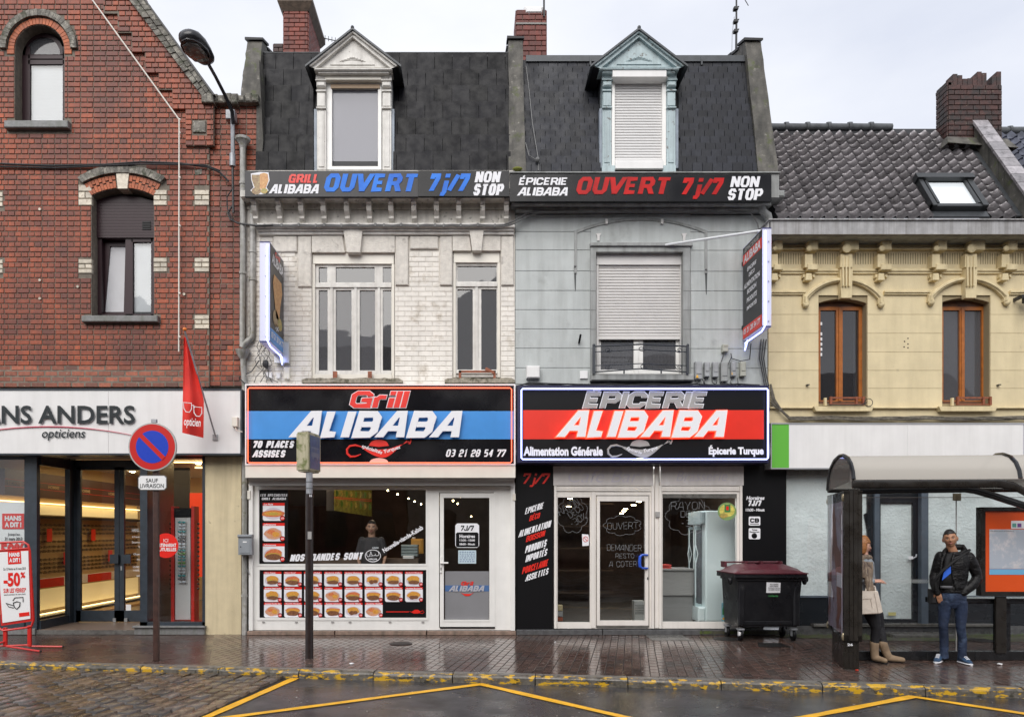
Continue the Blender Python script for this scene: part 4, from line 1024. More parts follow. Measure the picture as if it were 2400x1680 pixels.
# ---- mansard: generic
def mansard(parent,m,px0,px1,pyb,pyt,Yb,Yt,courses,pitch_w,name='slate',limit=300,skips=(),stag=.5,thick=.016):
 """slates laid in courses on the steep plane between (pyb at depth Yb) and (pyt at depth Yt)"""
 zb,zt=Z(pyb,Yb),Z(pyt,Yt);x0,x1=X(px0,Yb),X(px1,Yb)
 nrm=Vector((0,-(zt-zb),(Yt-Yb))).normalized();up=Vector((0,Yt-Yb,zt-zb));H_=up.length/courses;up.normalize()
 tilt=math.asin(min(.2,thick*2.2/H_))
 me=None;out=[]
 rr=random.Random(9)
 for j in range(courses):
  off=(j%2)*stag*pitch_w
  x=x0-off-pitch_w*.3
  while x<x1:
   a,c=max(x,x0),min(x+pitch_w,x1);x+=pitch_w
   if c-a<.02:continue
   zc=zb+(j+.5)/courses*(zt-zb);yc=Yb+(j+.5)/courses*(Yt-Yb)
   pxm=VX+F*((a+c)/2)/yc;pym=HY-F*(zc-EYE)/yc
   for s in skips:
    if s[2]<pym<s[3]:
     sa,sc=X(s[0],yc),X(s[1],yc)
     if a<sa<c:c=sa
     elif a<sc<c:a=sc
   if c-a<.03 or any(X(s[0],yc)-.001<(a+c)/2<X(s[1],yc)+.001 and s[2]<pym<s[3]for s in skips):continue
   out.append((a,c,j))
 rr.shuffle(out)
 out.sort(key=lambda o:o[2])
 ang=math.atan2(Yt-Yb,zt-zb)
 bm_=MB();t=thick
 v=[(-.5,0,0),(.5,0,0),(.5,-t,0),(-.5,-t,0),(-.5,0,1.12),(.5,0,1.12),(.5,-t,1.12),(-.5,-t,1.12)]
 fs=[(3,2,6,7),(0,1,2,3),(0,3,7,4),(1,5,6,2)]
 me=bpy.data.meshes.new(name);me.from_pydata(v,[],fs);me.materials.append(m);me.update()
 joined=MB()
 for k,(a,c,j)in enumerate(out):
  base=Vector(((a+c)/2,Yb,zb))+up*(j*H_)+nrm*(thick*1.25+rr.uniform(0,.002))
  lean=-ang+tilt+rr.uniform(-.004,.004);w=c-a-.008;rz=rr.uniform(-.004,.004)
  if k<limit:put(me,name,parent,base,(w,1,H_),(lean,rz,0))
  else:
   Mx=Matrix.Translation(base)@Matrix.Rotation(lean,4,'X');joined.var=rr.random()+.001
   joined.add([Mx@Vector((p[0]*w,p[1],p[2]*H_))for p in v],fs)
 if joined.v:joined.build(name+'_courses',m,parent,kind='stuff')
 b=MB();b.add([(x0,Yb,zb),(x1,Yb,zb),(x1,Yt,zt),(x0,Yt,zt),(x0,Yb+.4,zb),(x1,Yb+.4,zb),(x1,Yt+.3,zt),(x0,Yt+.3,zt)],[(0,1,2,3),(0,3,7,4),(1,5,6,2),(3,2,6,7)])
 b.build('roof_deck',M_under,parent)
 return zt
YMb,YMt=FY+.02,FY+.55
mansard(gh,M_slate,600,1197,410,141,YMb,YMt,7,.30,skips=[(737,922,160,420),(770,880,140,160)],thick=.022)
one('roof_edge',M_lead,gh,lambda b:(b.box(X(606,YMt),X(1196,YMt),YMt-.08,YMt+.3,Z(141,YMt),Z(133,YMt)),b.box(X(606,YMt),X(1196,YMt),YMt-.1,YMt+.3,Z(133,YMt),Z(131.5,YMt))))
one('upper_roof',M_under,gh,lambda b:b.add([(X(606,YMt),YMt,Z(133,YMt)),(X(1196,YMt),YMt,Z(133,YMt)),(X(1196,YMt),YMt+3.5,Z(133,YMt)+.9),(X(606,YMt),YMt+3.5,Z(133,YMt)+.9)],[(0,1,2,3)]))
def parapet(parent,px0,px1,top,bot,Yf,Ymid,dx=0,pxb=None,lean=0):
 """party wall rising above the mansard: steep front, sloping back"""
 b=MB();rr=random.Random(int(px0));n=14
 x0,x1=X(px0,Yf),X(px1,Yf);zt,zb=Z(top,Yf+lean),Z(bot,Yf)
 side=[(Yf,zb),(Yf+lean,zt),(Yf+lean+.15,zt+.01),(Yf+lean+3.0,zt+1.15),(Yf+lean+3.0,zb)]
 w1=(pxb[1]if pxb else px1);w0=(pxb[0]if pxb else px0)
 def xx(z,e):
  t=(z-zb)/(zt-zb);t=max(0,min(1,t));p=(w0+(px0-w0)*t)if e==0 else(w1+(px1-w1)*t)
  return X(p,Yf)
 vs=[];m=len(side)
 rows=[(y,z)for y,z in side]
 fr=[(Yf+lean*i/n,zb+(zt-zb)*i/n)for i in range(n+1)]
 for y,z in fr:vs+=[(xx(z,0)+rr.uniform(-.008,.008),y+rr.uniform(-.006,.006),z),(xx(z,1)+rr.uniform(-.008,.008),y+rr.uniform(-.006,.006),z)]
 fs=[(2*i,2*i+1,2*i+3,2*i+2)for i in range(n)]
 L=len(vs)
 vs+=[(xx(zt,0),side[3][0],side[3][1]),(xx(zt,1),side[3][0],side[3][1]),(xx(zb,0),side[4][0],zb),(xx(zb,1),side[4][0],zb)]
 fs+=[(2*n,2*n+1,L+1,L)]
 fs+=[tuple([2*i for i in range(n,-1,-1)]+[L+2,L][::1])[::-1],tuple([2*i+1 for i in range(n+1)]+[L+1,L+3])[::-1]]
 b.add(vs,fs);o=b.build('parapet',M_conc,parent)
 x0,x1=xx(zt,0),xx(zt,1)
 for k in range(9):
  y0=Yf+lean-.04+k*.33;z0=zt+max(0,(y0-Yf-lean-.15))*.4
  b=MB();b.add([(x0-.03,y0,z0+.0),(x1+.03,y0,z0),(x1+.03,y0+.36,z0+.13),(x0-.03,y0+.36,z0+.13),(x0-.03,y0,z0+.045),(x1+.03,y0,z0+.035),(x1+.03,y0+.36,z0+.17),(x0-.03,y0+.36,z0+.17)],[(0,3,2,1),(4,5,6,7),(0,1,5,4),(1,2,6,5),(3,0,4,7)]);b.build('coping_tile',M_under,parent)
 return o
parapet(gh,566,601,97,240,FY+.1,0,pxb=(562,603),lean=.3)
one('verge_wall',M_conc,gh,lambda b:b.pprism([(601,240),(601,140),(607,140),(617,330),(611,402),(600,402)],FY+.02,.3))
M_chb=mat('chimney_brick',(.19,.036,.02),.6,noise_=(18,.25),var=.3,bump=(45,.003),streak=((.08,.03,.025),.6))
M_chd=mat('sooty_brick',(.055,.022,.018),.6,noise_=(18,.35),var=.35,bump=(45,.004),patch=((.03,.022,.02),6,.52,.08),patch2=((.30,.26,.2),16,.68,.03))
def chimney(parent,px0,px1,top,bot,Yf,depth,mB,pitch=.085,L=.21,mort=.012,limit=0,name='brick',cap=None):
 x0,x1,zt,zb=X(px0,Yf),X(px1,Yf),Z(top,Yf),Z(bot,Yf)
 b=MB();b.box(x0+.01,x1-.01,Yf+.01,Yf+depth-.01,zb,zt);ch=b.build('chimney',M_mortar,parent)
 rr=random.Random(int(px0));z=zt;j=0;out=[]
 while z>zb-.05:
  z0=z-pitch
  for face in('f','l','r'):
   a,c=(x0,x1)if face=='f' else(Yf,Yf+depth)
   q=a-(L/2 if j%2 else 0)
   while q<c:
    s0,s1=max(a,q),min(c,q+L);q+=L
    if s1-s0<.03:continue
    w=s1-s0-mort;h=pitch-mort;m_=(s0+s1)/2;zc=(z+z0)/2
    if face=='f':out.append(((m_,Yf,zc),(w,.03,h),0))
    elif face=='r':out.append(((x1,m_,zc),(w,.03,h),math.pi/2))
    else:out.append(((x0,m_,zc),(w,.03,h),-math.pi/2))
  z=z0;j+=1
 me=unit_mesh(mB,name);jb=MB();ub=unit_brick()
 for k,(p,s,r)in enumerate(out):
  if k<limit:put(me,name,ch,p,s,(0,0,r))
  else:
   Mx=Matrix.Translation(p)@Matrix.Rotation(r,4,'Z')@Matrix.Diagonal((*s,1));jb.var=rr.random()+.001
   jb.add([Mx@v for v in ub.v],ub.f)
 if jb.v:jb.build('chimney_bricks',mB,ch,kind='stuff')
 return ch,(x0,x1,zt,zb)
YC=14.0
ch,(x0,x1,zt,zb)=chimney(gh,665,722,14,140,YC,1.05,M_chb)
b=MB();z1=Z(-3,YC-.1)
b.add([(x0-.02,YC-.02,zt-.12),(x1+.02,YC-.02,zt-.12),(x1+.02,YC+1.07,zt-.12),(x0-.02,YC+1.07,zt-.12),(x0-.1,YC-.1,zt+.02),(x1+.1,YC-.1,zt+.02),(x1+.1,YC+1.15,zt+.02),(x0-.1,YC+1.15,zt+.02),(x0-.1,YC-.1,zt+.1),(x1+.1,YC-.1,zt+.1),(x1+.1,YC+1.15,zt+.1),(x0-.1,YC+1.15,zt+.1)],[(0,1,5,4),(1,2,6,5),(2,3,7,6),(3,0,4,7),(4,5,9,8),(5,6,10,9),(6,7,11,10),(7,4,8,11),(8,9,10,11),(3,2,1,0)])
b.build('cap',mat('chimney_cap',(.10,.07,.05),.7,noise_=(10,.4),bump=(40,.006)),ch)
chimney(gh,641,664,103,140,14.4,.5,M_chd)
def dorm(parent,cx,apex,e0,e1,ey,pl,pr,y0,y1,m):
 Yd=FY-.02;Yr=Yd-.16
 f=one('dormer',m,parent,lambda b:(b.pbox(pl[0],pl[1],y0,y1,Yd,.18),b.pbox(pr[0],pr[1],y0,y1,Yd,.18)))
 def part(name,fn,mm=m,**k):return one(name,mm,f,fn,**k)
 for q in(pl,pr):
  part('pilaster_block',lambda b:(b.bbox(X(q[0]-2,Yd),X(q[1]+2,Yd),Yd-.04,Yd,Z(y0+24,Yd),Z(y0+1,Yd),.01),b.bbox(X(q[0]+4,Yd),X(q[1]-4,Yd),Yd-.055,Yd-.03,Z(y0+20,Yd),Z(y0+5,Yd),.008)))
  part('pilaster_scroll',lambda b:(b.bbox(X(q[0]-2,Yd),X(q[1]+2,Yd),Yd-.07,Yd,Z(y0+29,Yd),Z(y0+26,Yd),.006),b.bbox(X(q[0],Yd),X(q[1],Yd),Yd-.06,Yd,Z(y0+42,Yd),Z(y0+29.5,Yd),.02),b.bbox(X(q[0]-1,Yd),X(q[1]+1,Yd),Yd-.04,Yd,Z(y0+52,Yd),Z(y0+48,Yd),.006)))
  part('pilaster_panel',lambda b:(b.bbox(X(q[0]+1,Yd),X(q[1]-1,Yd),Yd-.03,Yd,Z(y0+86,Yd),Z(y0+54,Yd),.008),b.bbox(X(q[0]-1,Yd),X(q[1]+1,Yd),Yd-.035,Yd,Z(y0+91,Yd),Z(y0+87.5,Yd),.005),b.bbox(X(q[0]+4,Yd),X(q[1]-4,Yd),Yd-.012,Yd,Z(y1-6,Yd),Z(y0+96,Yd),.004)))
 part('cheek',lambda b:(b.box(X(pl[0]-1,Yd),X(pl[0]+5,Yd),Yd+.18,Yd+1.1,Z(y1,Yd),Z(y0,Yd)-.02),b.box(X(pr[1]-5,Yd),X(pr[1]+1,Yd),Yd+.18,Yd+1.1,Z(y1,Yd),Z(y0,Yd)-.02)),M_lead)
 part('flashing',lambda b:(b.pbox(pl[0]-7,pl[0]-.5,y0+90,y1+6,Yd+.03,.1),b.pbox(pr[1]+.5,pr[1]+7,y0+90,y1+6,Yd+.03,.1)),mat('blue_lead',(.22,.26,.31),.4,noise_=(7,.2)))
 hb=y0-6
 part('cornice',lambda b:(b.bbox(X(e0+18,Yr),X(e1-18,Yr),Yr,Yd+.1,Z(hb+4,Yr),Z(hb-1,Yr),.012),b.bbox(X(e0+26,Yr),X(e1-26,Yr),Yr+.04,Yd+.1,Z(hb+8,Yr),Z(hb+4.3,Yr),.006)))
 part('tympanum',lambda b:b.pprism([(e0+24,hb-1),(cx,apex+16),(e1-24,hb-1)][::-1],Yr+.07,.16))
 part('tympanum_panel',lambda b:b.pprism([(cx-52,hb-8),(cx,apex+40),(cx+52,hb-8)][::-1],Yr+.055,.016,))
 part('carving',lambda b:[b.ball(P(cx+dx_,hb-22-(8-abs(dx_))*.35,Yr+.055),.032,.02,.018,6,4)for dx_ in(-22,-16,-9,-3,3,9,16,22)]+[b.tube([P(cx-30,hb-15,Yr+.055),P(cx,hb-19,Yr+.055),P(cx+30,hb-15,Yr+.055)],.008,4)])
 for s,ex in((-1,e0),(1,e1)):
  sg=1 if s<0 else-1
  q=[(ex,ey),(cx,apex),(cx,apex+9),(ex+sg*10,ey+3)]
  part('rake_moulding',lambda b:b.pprism(q if s>0 else q[::-1],Yr-.03,.12))
  q2=[(ex+sg*8,ey+5),(cx,apex+10),(cx,apex+20),(ex+sg*20,ey+9)]
  part('rake_board',lambda b:b.pprism(q2 if s>0 else q2[::-1],Yr+.01,.16))
  a,c=P(ex-sg*3,ey,Yr-.06),P(cx,apex-3,Yr-.06);dd=Vector((0,1.5,0));th=Vector((0,0,-.035))
  part('dormer_roof',lambda b:b.add([a,c,c+dd,a+dd,a+th,c+th,c+dd+th,a+dd+th],[(0,1,2,3),(4,7,6,5),(0,4,5,1),(3,2,6,7),(0,3,7,4)]),M_lead)
  part('soffit',lambda b:b.add([P(ex,ey+4,Yr),P(ex+sg*24,ey+10,Yr),P(ex+sg*24,ey+10,Yr)+dd,P(ex,ey+4,Yr)+dd,P(ex+sg*8,ey+30,Yd+.3),P(ex+sg*24,ey+34,Yd+.3)],[(0,1,2,3),(0,4,5,1)]),M_under)
 part('ridge_ball',lambda b:b.ball(P(cx,apex-2,Yr-.04),.03,n=8,m=5),M_lead)
 one('dormer_back',M_dark,f,lambda b:b.box(X(pl[0],Yd),X(pr[1],Yd),Yd+1.0,Yd+1.05,Z(y1,Yd),Z(y0-60,Yd)))
 return f,Yd
df,Yd=dorm(gh,826,67,718,937,152,(743,764),(896,917),166,398,M_wpaint)
one('shutter_box',M_cream_p,df,lambda b:b.pbox(762,893,165,187,Yd-.05,.15))
one('window_frame',M_white,df,lambda b:b.pprism([(765,398),(765,187),(894,187),(894,398)][::-1],Yd+.05,.08,[[(778,390),(778,206),(886,206),(886,390)]]))
one('head_board',mat('raw_wood',(.35,.25,.16),.6),df,lambda b:b.pbox(775,890,198,207,Yd+.03,.02))
one('pane',glass('bright_grey_glass',(.9,.92,.95),1.0,haze=((.40,.40,.44),.55)),df,lambda b:b.pbox(778,886,206,390,Yd+.1,.005))
b=MB()
for k in range(5):
 b.tube([P(781+k*4,242,Yd+.2),P(780+k*4.2,275,Yd+.21),P(779+k*3.2+(2 if k<2 else 0),302,Yd+.2),P(781+k*3.2,322,Yd+.2)],[.018,.016,.010,.02],6)
b.build('curtain',M_wv,df,smooth=True)
one('curtain_cord',M_orange,df,lambda b:b.pbox(778,886,244.5,245.6,Yd+.19,.002))
# ---------------- banner signs across the cornices
def glow(name,c,s):return mat(name,c,.4,emit=(c,s))
M_bl=mat('blue_gradient_print',(.03,.24,.85),.35,spec=.2,noise_=(2.2,.5),col2=(.015,.11,.55));M_rp=mat('red_gradient_print',(.68,.010,.008),.35,spec=.2,noise_=(2.5,.45),col2=(.30,.005,.006))
M_wp=mat('white_print',(.80,.80,.83),.4,spec=.3);M_bpan=mat('black_panel',(.005,.005,.007),.22,noise_=(2,.3),rnoise=(1.5,.15,.35),spec=.22)
M_bpan2=mat('faded_black_panel',(.017,.016,.02),.3,noise_=(2,.3),spec=.3,streak=((.03,.028,.03),.6,12))
YBn=FY-.37
bs=thing('banner_sign',P(884,461,YBn),'long black eaves banner of the grill shop with blue opening words and kebab picture','sign')
one('board',M_bpan2,bs,lambda b:b.box(X(574,YBn),X(980,YBn)-.003,YBn,YBn+.06,Z(461,YBn),Z(401,YBn)))
one('board',M_bpan,bs,lambda b:b.box(X(980,YBn),X(1193.5,YBn),YBn,YBn+.06,Z(460,YBn),Z(400,YBn)))
Yl=YBn-.004
heavy('lettering','GRILL',675,750,409,429,Yl,mat('red_print',(.75,.03,.02),.4),bs,(.3,.2),.22,.004)
heavy('lettering','ALIBABA',632,750,433,454,Yl,M_wp,bs,(.3,.2),.22,.004)
heavy('lettering','OUVERT',757,984,408,449,Yl,M_bl,bs,(.3,.2),.25,.004)
heavy('lettering','7j/7',1002,1104,408,448,Yl,M_bl,bs,(.28,.2),.25,.004)
heavy('lettering','NON',1112,1175,403,428,Yl,M_wp,bs,(.28,.17),.2,.004)
heavy('lettering','STOP',1108,1183,432,458,Yl,M_wp,bs,(.28,.17),.2,.004)
M_keb=mat('kebab_print',(.45,.17,.05),.4,noise_=(28,.5),col2=(.7,.42,.15));M_keb2=mat('kebab_dark_print',(.2,.1,.05),.4,noise_=(30,.5),col2=(.45,.35,.16));M_bun=mat('bun_print',(.6,.35,.1),.4,noise_=(40,.4),col2=(.15,.25,.05))
def kebab(t,px,py,s,Y,m1=M_keb,m2=M_keb2):
 one('kebab_outline',M_wp,t,lambda b:b.pprism([(px+s*a,py+s*c)for a,c in((-23,-27),(0,-31),(22,-30),(25,-10),(17,8),(22,16),(14,25),(-12,27),(-24,16),(-16,8),(-22,-12))][::-1],Y-.001,.001))
 one('kebab_picture',m2,t,lambda b:b.pprism([(px+s*a,py+s*c)for a,c in((-21,-24),(0,-24),(0,12),(-12,12),(-20,-10))][::-1],Y-.003,.002))
 one('kebab_picture',m1,t,lambda b:b.pprism([(px+s*a,py+s*c)for a,c in((0,-26),(10,-29),(20,-26),(22,-10),(14,12),(0,12))][::-1],Y-.003,.002))
 one('plate_picture',M_keb2,t,lambda b:b.disc(P(px-9*s,py+17*s,Y-.005),12*s*Y/F,.002,14,9*s*Y/F));one('burger_picture',M_bun,t,lambda b:b.disc(P(px+11*s,py+17*s,Y-.006),9*s*Y/F,.002,14,7*s*Y/F))
kebab(bs,609,432,.92,Yl)
# ---------------- grill fascia sign
M_neonR=mat('red_neon',(1,.2,.1),.4,emit=((1,.09,.04),2.4));M_neonB=mat('blue_neon',(.5,.6,1),.4,emit=((.38,.44,1),1.9));M_neonW=mat('white_blue_neon',(.7,.8,1),.4,emit=((.50,.58,1),1.4))
YS=FY-.38
gs=thing('fascia_sign',P(890,1090,YS),'wide neon-framed grill fascia sign, black with a blue band and red heading','sign')
one('case',M_wv,gs,lambda b:(b.box(X(575,YS),X(1208,YS),YS+.02,FY-.02,Z(1090,YS),Z(900,YS)),b.box(X(575,YS),X(578,YS),YS-.015,YS+.02,Z(1090,YS),Z(900,YS)),b.box(X(1204.5,YS),X(1208,YS),YS-.015,YS+.02,Z(1090,YS),Z(900,YS)),b.box(X(578,YS),X(1204.5,YS),YS-.015,YS+.02,Z(903.5,YS),Z(900,YS)),b.box(X(578,YS),X(1204.5,YS),YS-.015,YS+.02,Z(1090,YS),Z(1086.5,YS))))
M_blue=mat('sky_blue_print',(.045,.26,.66),.35,noise_=(2,.1))
one('face',M_bpan,gs,lambda b:(b.box(X(578,YS),X(1204,YS),YS,YS+.019,Z(963,YS),Z(903.6,YS)),b.box(X(578,YS),X(1204,YS),YS,YS+.019,Z(1086,YS),Z(1029,YS))))
one('band',M_blue,gs,lambda b:b.box(X(578,YS),X(1204,YS),YS-.001,YS+.019,Z(1028.9,YS),Z(963.1,YS)))
Yl=YS-.01
def lamp(t,cx,cy,s,Y,m,mt):
 """oil lamp emblem: body, spout, handle loop, lid, flame"""
 q=lambda a,c:(cx+a*s,cy+c*s)
 up,lo=[],[]
 for i in range(25):
  u=i/24;a=-46+116*u
  top=-1+9*math.sin(math.pi*min(1,u*1.15))if u<.85 else 8*(1-u)/.15*.6-4
  bt=top+2+17*math.sin(math.pi*min(1,max(0,u)))**1.2
  up.append(q(a,top-(u>.6)*(u-.6)*14));lo.append(q(a,bt-(u>.55)*(u-.55)*34 if u<1 else top))
 one('lamp_body',m,t,lambda b:b.pprism((up+lo[::-1])[::-1],Y,.004))
 b=MB();pts=[P(*q(a,c),Y)for a,c in((-40,2),(-55,-2),(-68,0),(-75,8),(-74,18),(-66,25),(-54,24),(-42,19))]
 b.tube(pts,[.01*s]+[.02*s]*5+[.014*s,.008*s],5);b.build('lamp_handle',m,t)
 one('lamp_lid',m,t,lambda b:b.pprism([q(-24,-1)]+[q(-22*math.cos(math.pi*i/10),-3-12*math.sin(math.pi*i/10))for i in range(11)]+[q(24,-1),q(0,2)],Y-.003,.004))
 one('lamp_flame',m,t,lambda b:b.pprism([q(69,-6),q(67,-14),q(72,-9),q(75,-22),q(77,-12),q(73,-4)],Y,.004))
 one('lamp_foot',mt,t,lambda b:b.pprism([q(-24,39)]+[q(-22*math.cos(math.pi*i/10),38-10*math.sin(math.pi*i/10))for i in range(11)]+[q(24,39)],Y,.004))
def outlined(s,px0,px1,py0,py1,Y,m,mo,t,th,shear,grow):
 heavy('lettering_outline',s,px0,px1,py0,py1,Y+.004,mo,t,th,shear,.004,grow=grow)
 return heavy('lettering',s,px0,px1,py0,py1,Y-.002,m,t,th,shear,.006)
M_rp2=mat('red_plexi',(.75,.03,.02),.3)
outlined('Grill',817,961,917,955,Yl,M_rp2,M_wp,gs,(.34,.22),.26,.011)
heavy('lettering','ALIBABA',686,1092,965,1025,Yl-.04,M_wp,gs,(.33,.21),.30,.035)
heavy('lettering','70 PLACES',592,691,1033,1049,Yl,M_wp,gs,(.3,.2),.25,.005)
heavy('lettering','ASSISES',592,671,1055,1071,Yl,M_wp,gs,(.3,.2),.25,.005)
heavy('lettering','03 21 28 54 77',1044,1187,1053,1070,Yl,M_wp,gs,(.22,.16),.25,.005)
lamp(gs,888,1045,1.0,Yl,M_rp2,mat('pale_pink_print',(.85,.45,.38),.4))
text('lettering','spécialités',846,897,1048,1059,Yl-.006,M_wp,gs,shear=.2,bold=.02,rot=-.33);text('lettering','Turques',899,939,1048,1059,Yl-.006,M_wp,gs,shear=.2,bold=.02,rot=.30)
def neon(t,x0,x1,y0,y1,Y,m,r=.011):
 def c(a,b_):return P(a,b_,Y)
 one('neon_tube',m,t,lambda b:b.tube([c(x0+3,y0),c((x0+x1)/2,y0),c(x1-3,y0),c(x1,y0+3),c(x1,y1-3),c(x1-3,y1),c(x0+3,y1),c(x0,y1-3),c(x0,y0+3)],r,6,closed=True))
neon(gs,581,1199,909,1084,YS-.05,M_neonR,.007)
# ---------------- grill shopfront
one('shutter_housing',M_cream_p,gh,lambda b:b.box(X(575,YS),X(1208,YS),YS-.0,FY,Z(1119,YS),Z(1091,YS)))
M_gshut=mat('grey_shutter',(.35,.34,.33),.35)
b=MB();n=8;prof=[(YS+.02+.16*math.sin(math.pi/2*i/n),Z(1119,YS)-.115*(1-math.cos(math.pi/2*i/n)))for i in range(n+1)]
b.add([(X(576,YS),y,z)for y,z in prof]+[(X(1207,YS),y,z)for y,z in prof],[(i,i+n+1,i+n+2,i+1)for i in range(n)]);b.build('shutter_curve',M_gshut,gh,smooth=True)
YG=FY-.02
one('rail_guide',M_white,gh,lambda b:(b.pbox(583,592,1134,1477,YG-.06,.1),b.pbox(1197,1207,1134,1477,YG-.06,.1)))
one('head_panel',M_gshut,gh,lambda b:b.pbox(583,1207,1130,1141,YG+.03,.1))
sf=one('shop_frame',M_white,gh,lambda b:b.pprism([(592,1476),(592,1139),(1197,1139),(1197,1476)][::-1],YG,.09,[[(607,1321),(607,1147),(998,1147),(998,1321)],[(608,1447),(608,1335),(999,1335),(999,1447)],[(1029,1470),(1029,1153),(1158,1153),(1158,1470)]]))
one('beading',M_white,sf,lambda b:b.pprism([(602,1326),(602,1142),(1003,1142),(1003,1326)][::-1],YG-.012,.014,[[(607,1321),(607,1147),(998,1147),(998,1321)]]))
one('beading',M_white,sf,lambda b:b.pprism([(603,1453),(603,1330),(1004,1330),(1004,1453)][::-1],YG-.012,.014,[[(608,1447),(608,1335),(999,1335),(999,1447)]]))
one('pane',M_pane,sf,lambda b:b.pbox(606,999,1146,1322,YG+.04,.008))
for px in(617,694,779,820,914,991):one('drain_cap',M_gshut,sf,lambda b:b.pbox(px-3,px+3,1455.5,1458.5,YG-.018,.014))
dr=one('door',M_white,gh,lambda b:b.pprism([(1031,1468),(1031,1155),(1160,1155),(1160,1468)][::-1],YG-.015,.07,[[(1040,1452),(1040,1166),(1147,1166),(1147,1452)]]))
one('pane',M_pane,dr,lambda b:b.pbox(1039,1148,1165,1453,YG+.03,.008))
one('beading',M_white,dr,lambda b:b.pprism([(1036,1456),(1036,1161),(1151,1161),(1151,1456)][::-1],YG-.022,.01,[[(1040,1452),(1040,1166),(1147,1166),(1147,1452)]]))
M_etch=mat('etched_film',(.21,.21,.22),.5,noise_=(3,.05))
one('etched_panel',M_etch,dr,lambda b:b.pbox(1043,1146,1338,1451,YG+.022,.006))
one('etched_band',mat('dim_blue_band',(.06,.14,.32),.5),dr,lambda b:b.pbox(1043,1146,1371,1385,YG+.019,.003))
heavy('lettering','ALIBABA',1053,1137,1372,1385,YG+.012,mat('grey_print',(.42,.42,.46),.5),dr,(.34,.22),.3,.002)
heavy('lettering','Gril',1080,1110,1362,1371,YG+.014,M_rp2,dr,(.34,.22),.25,.002)
one('lamp_emblem',M_rp2,dr,lambda b:b.pprism([(1080,1388),(1088,1391),(1104,1391),(1111,1387),(1100,1396),(1090,1396)][::-1],YG+.014,.003))
one('handle',M_white,dr,lambda b:(b.bbox(X(1031,YG),X(1036,YG),YG-.035,YG-.01,Z(1342,YG),Z(1304,YG),.004),b.bbox(X(1032,YG),X(1051,YG),YG-.075,YG-.05,Z(1320,YG),Z(1316,YG),.004),b.pbox(1033,1036,1316,1320,YG-.06,.04)))
one('key_hole',M_black,dr,lambda b:b.pbox(1032.6,1034.6,1329,1336,YG-.037,.003))
one('threshold',M_black,dr,lambda b:b.pbox(1031,1160,1468.5,1472,YG-.02,.06))
one('hinge',M_cream_p,gh,lambda b:b.bbox(X(1201,YG),X(1208,YG),YG-.08,YG-.04,Z(1173,YG),Z(1157,YG),.004));one('hinge',M_cream_p,gh,lambda b:b.bbox(X(583,YG),X(590,YG),YG-.08,YG-.05,Z(1170,YG),Z(1150,YG),.004))
M_plinth=mat('pink_plinth',(.26,.18,.14),.55,noise_=(14,.3),bump=(40,.004),streak=((.08,.07,.05),.6))
for a,c in((583,786),(788,1000),(1002,1209)):one('plinth_stone',M_plinth,gh,lambda b:b.bbox(X(a),X(c)-.004,FY-.09,FY+.1,0,Z(1477)+.0,.006))
Yp=YG+.03
def card(t,x0,x1,y0,y1,title,kind,Y,price,rnd):
 c=one('menu_card',M_wp,t,lambda b:b.pprism([(x0,y0),(x0,y1-3),(x0+3,y1),(x1-3,y1),(x1,y1-3),(x1,y0)],Y-.001,.001))
 one('card_header',M_redv,c,lambda b:b.pbox(x0,x1,y0,y0+(y1-y0)*.155,Y-.002,.001))
 w,h=x1-x0,y1-y0;cx,cy=x0+w*.48,y0+h*.6
 K=Y/F
 one('plate',mat('plate_print',(.62,.56,.62),.4),c,lambda b:b.disc(P(cx,cy,Y-.0022),w*.42*K,.001,16,h*.34*K))
 food=[mat('fries_print',(.75,.42,.06),.4,noise_=(60,.4),col2=(.55,.2,.04)),mat('meat_print',(.10,.035,.02),.4,noise_=(70,.5),col2=(.28,.12,.05)),mat('salad_print',(.42,.45,.06),.4,noise_=(60,.4),col2=(.6,.15,.05)),mat('tomato_print',(.6,.07,.03),.4,noise_=(60,.4),col2=(.65,.3,.1)),mat('pink_print',(.62,.2,.1),.4,noise_=(60,.3),col2=(.6,.4,.25))]
 if kind==0:lay=((0,0,-.08,.3,.2),(2,0,.04,.26,.08),(1,.02,.13,.28,.11))
 elif kind==1:lay=((3,0,-.1,.33,.12),(0,0,-.02,.33,.14),(1,0,.13,.3,.14))
 elif kind==2:lay=((4,0,0,.34,.25),(3,-.1,-.1,.16,.1),(0,.12,.02,.14,.12))
 elif kind==3:lay=((3,0,0,.46,.17),(0,0,0,.36,.1),(2,.02,.02,.2,.06))
 elif kind==4:lay=((3,0,0,.34,.24),(2,0,.03,.3,.1),(1,0,.14,.32,.13))
 else:lay=((0,0,-.05,.3,.2),(1,-.08,.1,.13,.12),(1,.12,.08,.12,.1))
 for k,(mi,dx,dy,rx,ry)in enumerate(lay):
  one('food_picture',food[mi],c,lambda b:b.prism([(X(cx+dx*w+rx*1.22*w*math.cos(a)*rnd.uniform(.85,1.1),Y),Z(cy+dy*h-ry*1.25*h*math.sin(a)*rnd.uniform(.85,1.1),Y))for a in[2*math.pi*i/14 for i in range(14)]],Y-.0035-k*.0006,Y-.003-k*.0006))
 one('price_dot',M_black,c,lambda b:b.disc(P(x1-w*.1,y1-h*.14,Y-.006),w*.125*K,.001,14));one('price_dot',M_redv,c,lambda b:b.disc(P(x1-w*.1,y1-h*.14,Y-.0065),w*.1*K,.0005,14))
 text('lettering',price,x1-w*.17,x1-w*.03,y1-h*.2,y1-h*.08,Y-.008,M_wp,c,shear=.2,bold=.02)
 text('lettering',title,x0+2,x0+2+min(w-4,len(title)*w*.062),y0+h*.035,y0+h*.13,Y-.003,M_wp,c,shear=.25,bold=.03)
rm=random.Random(7)
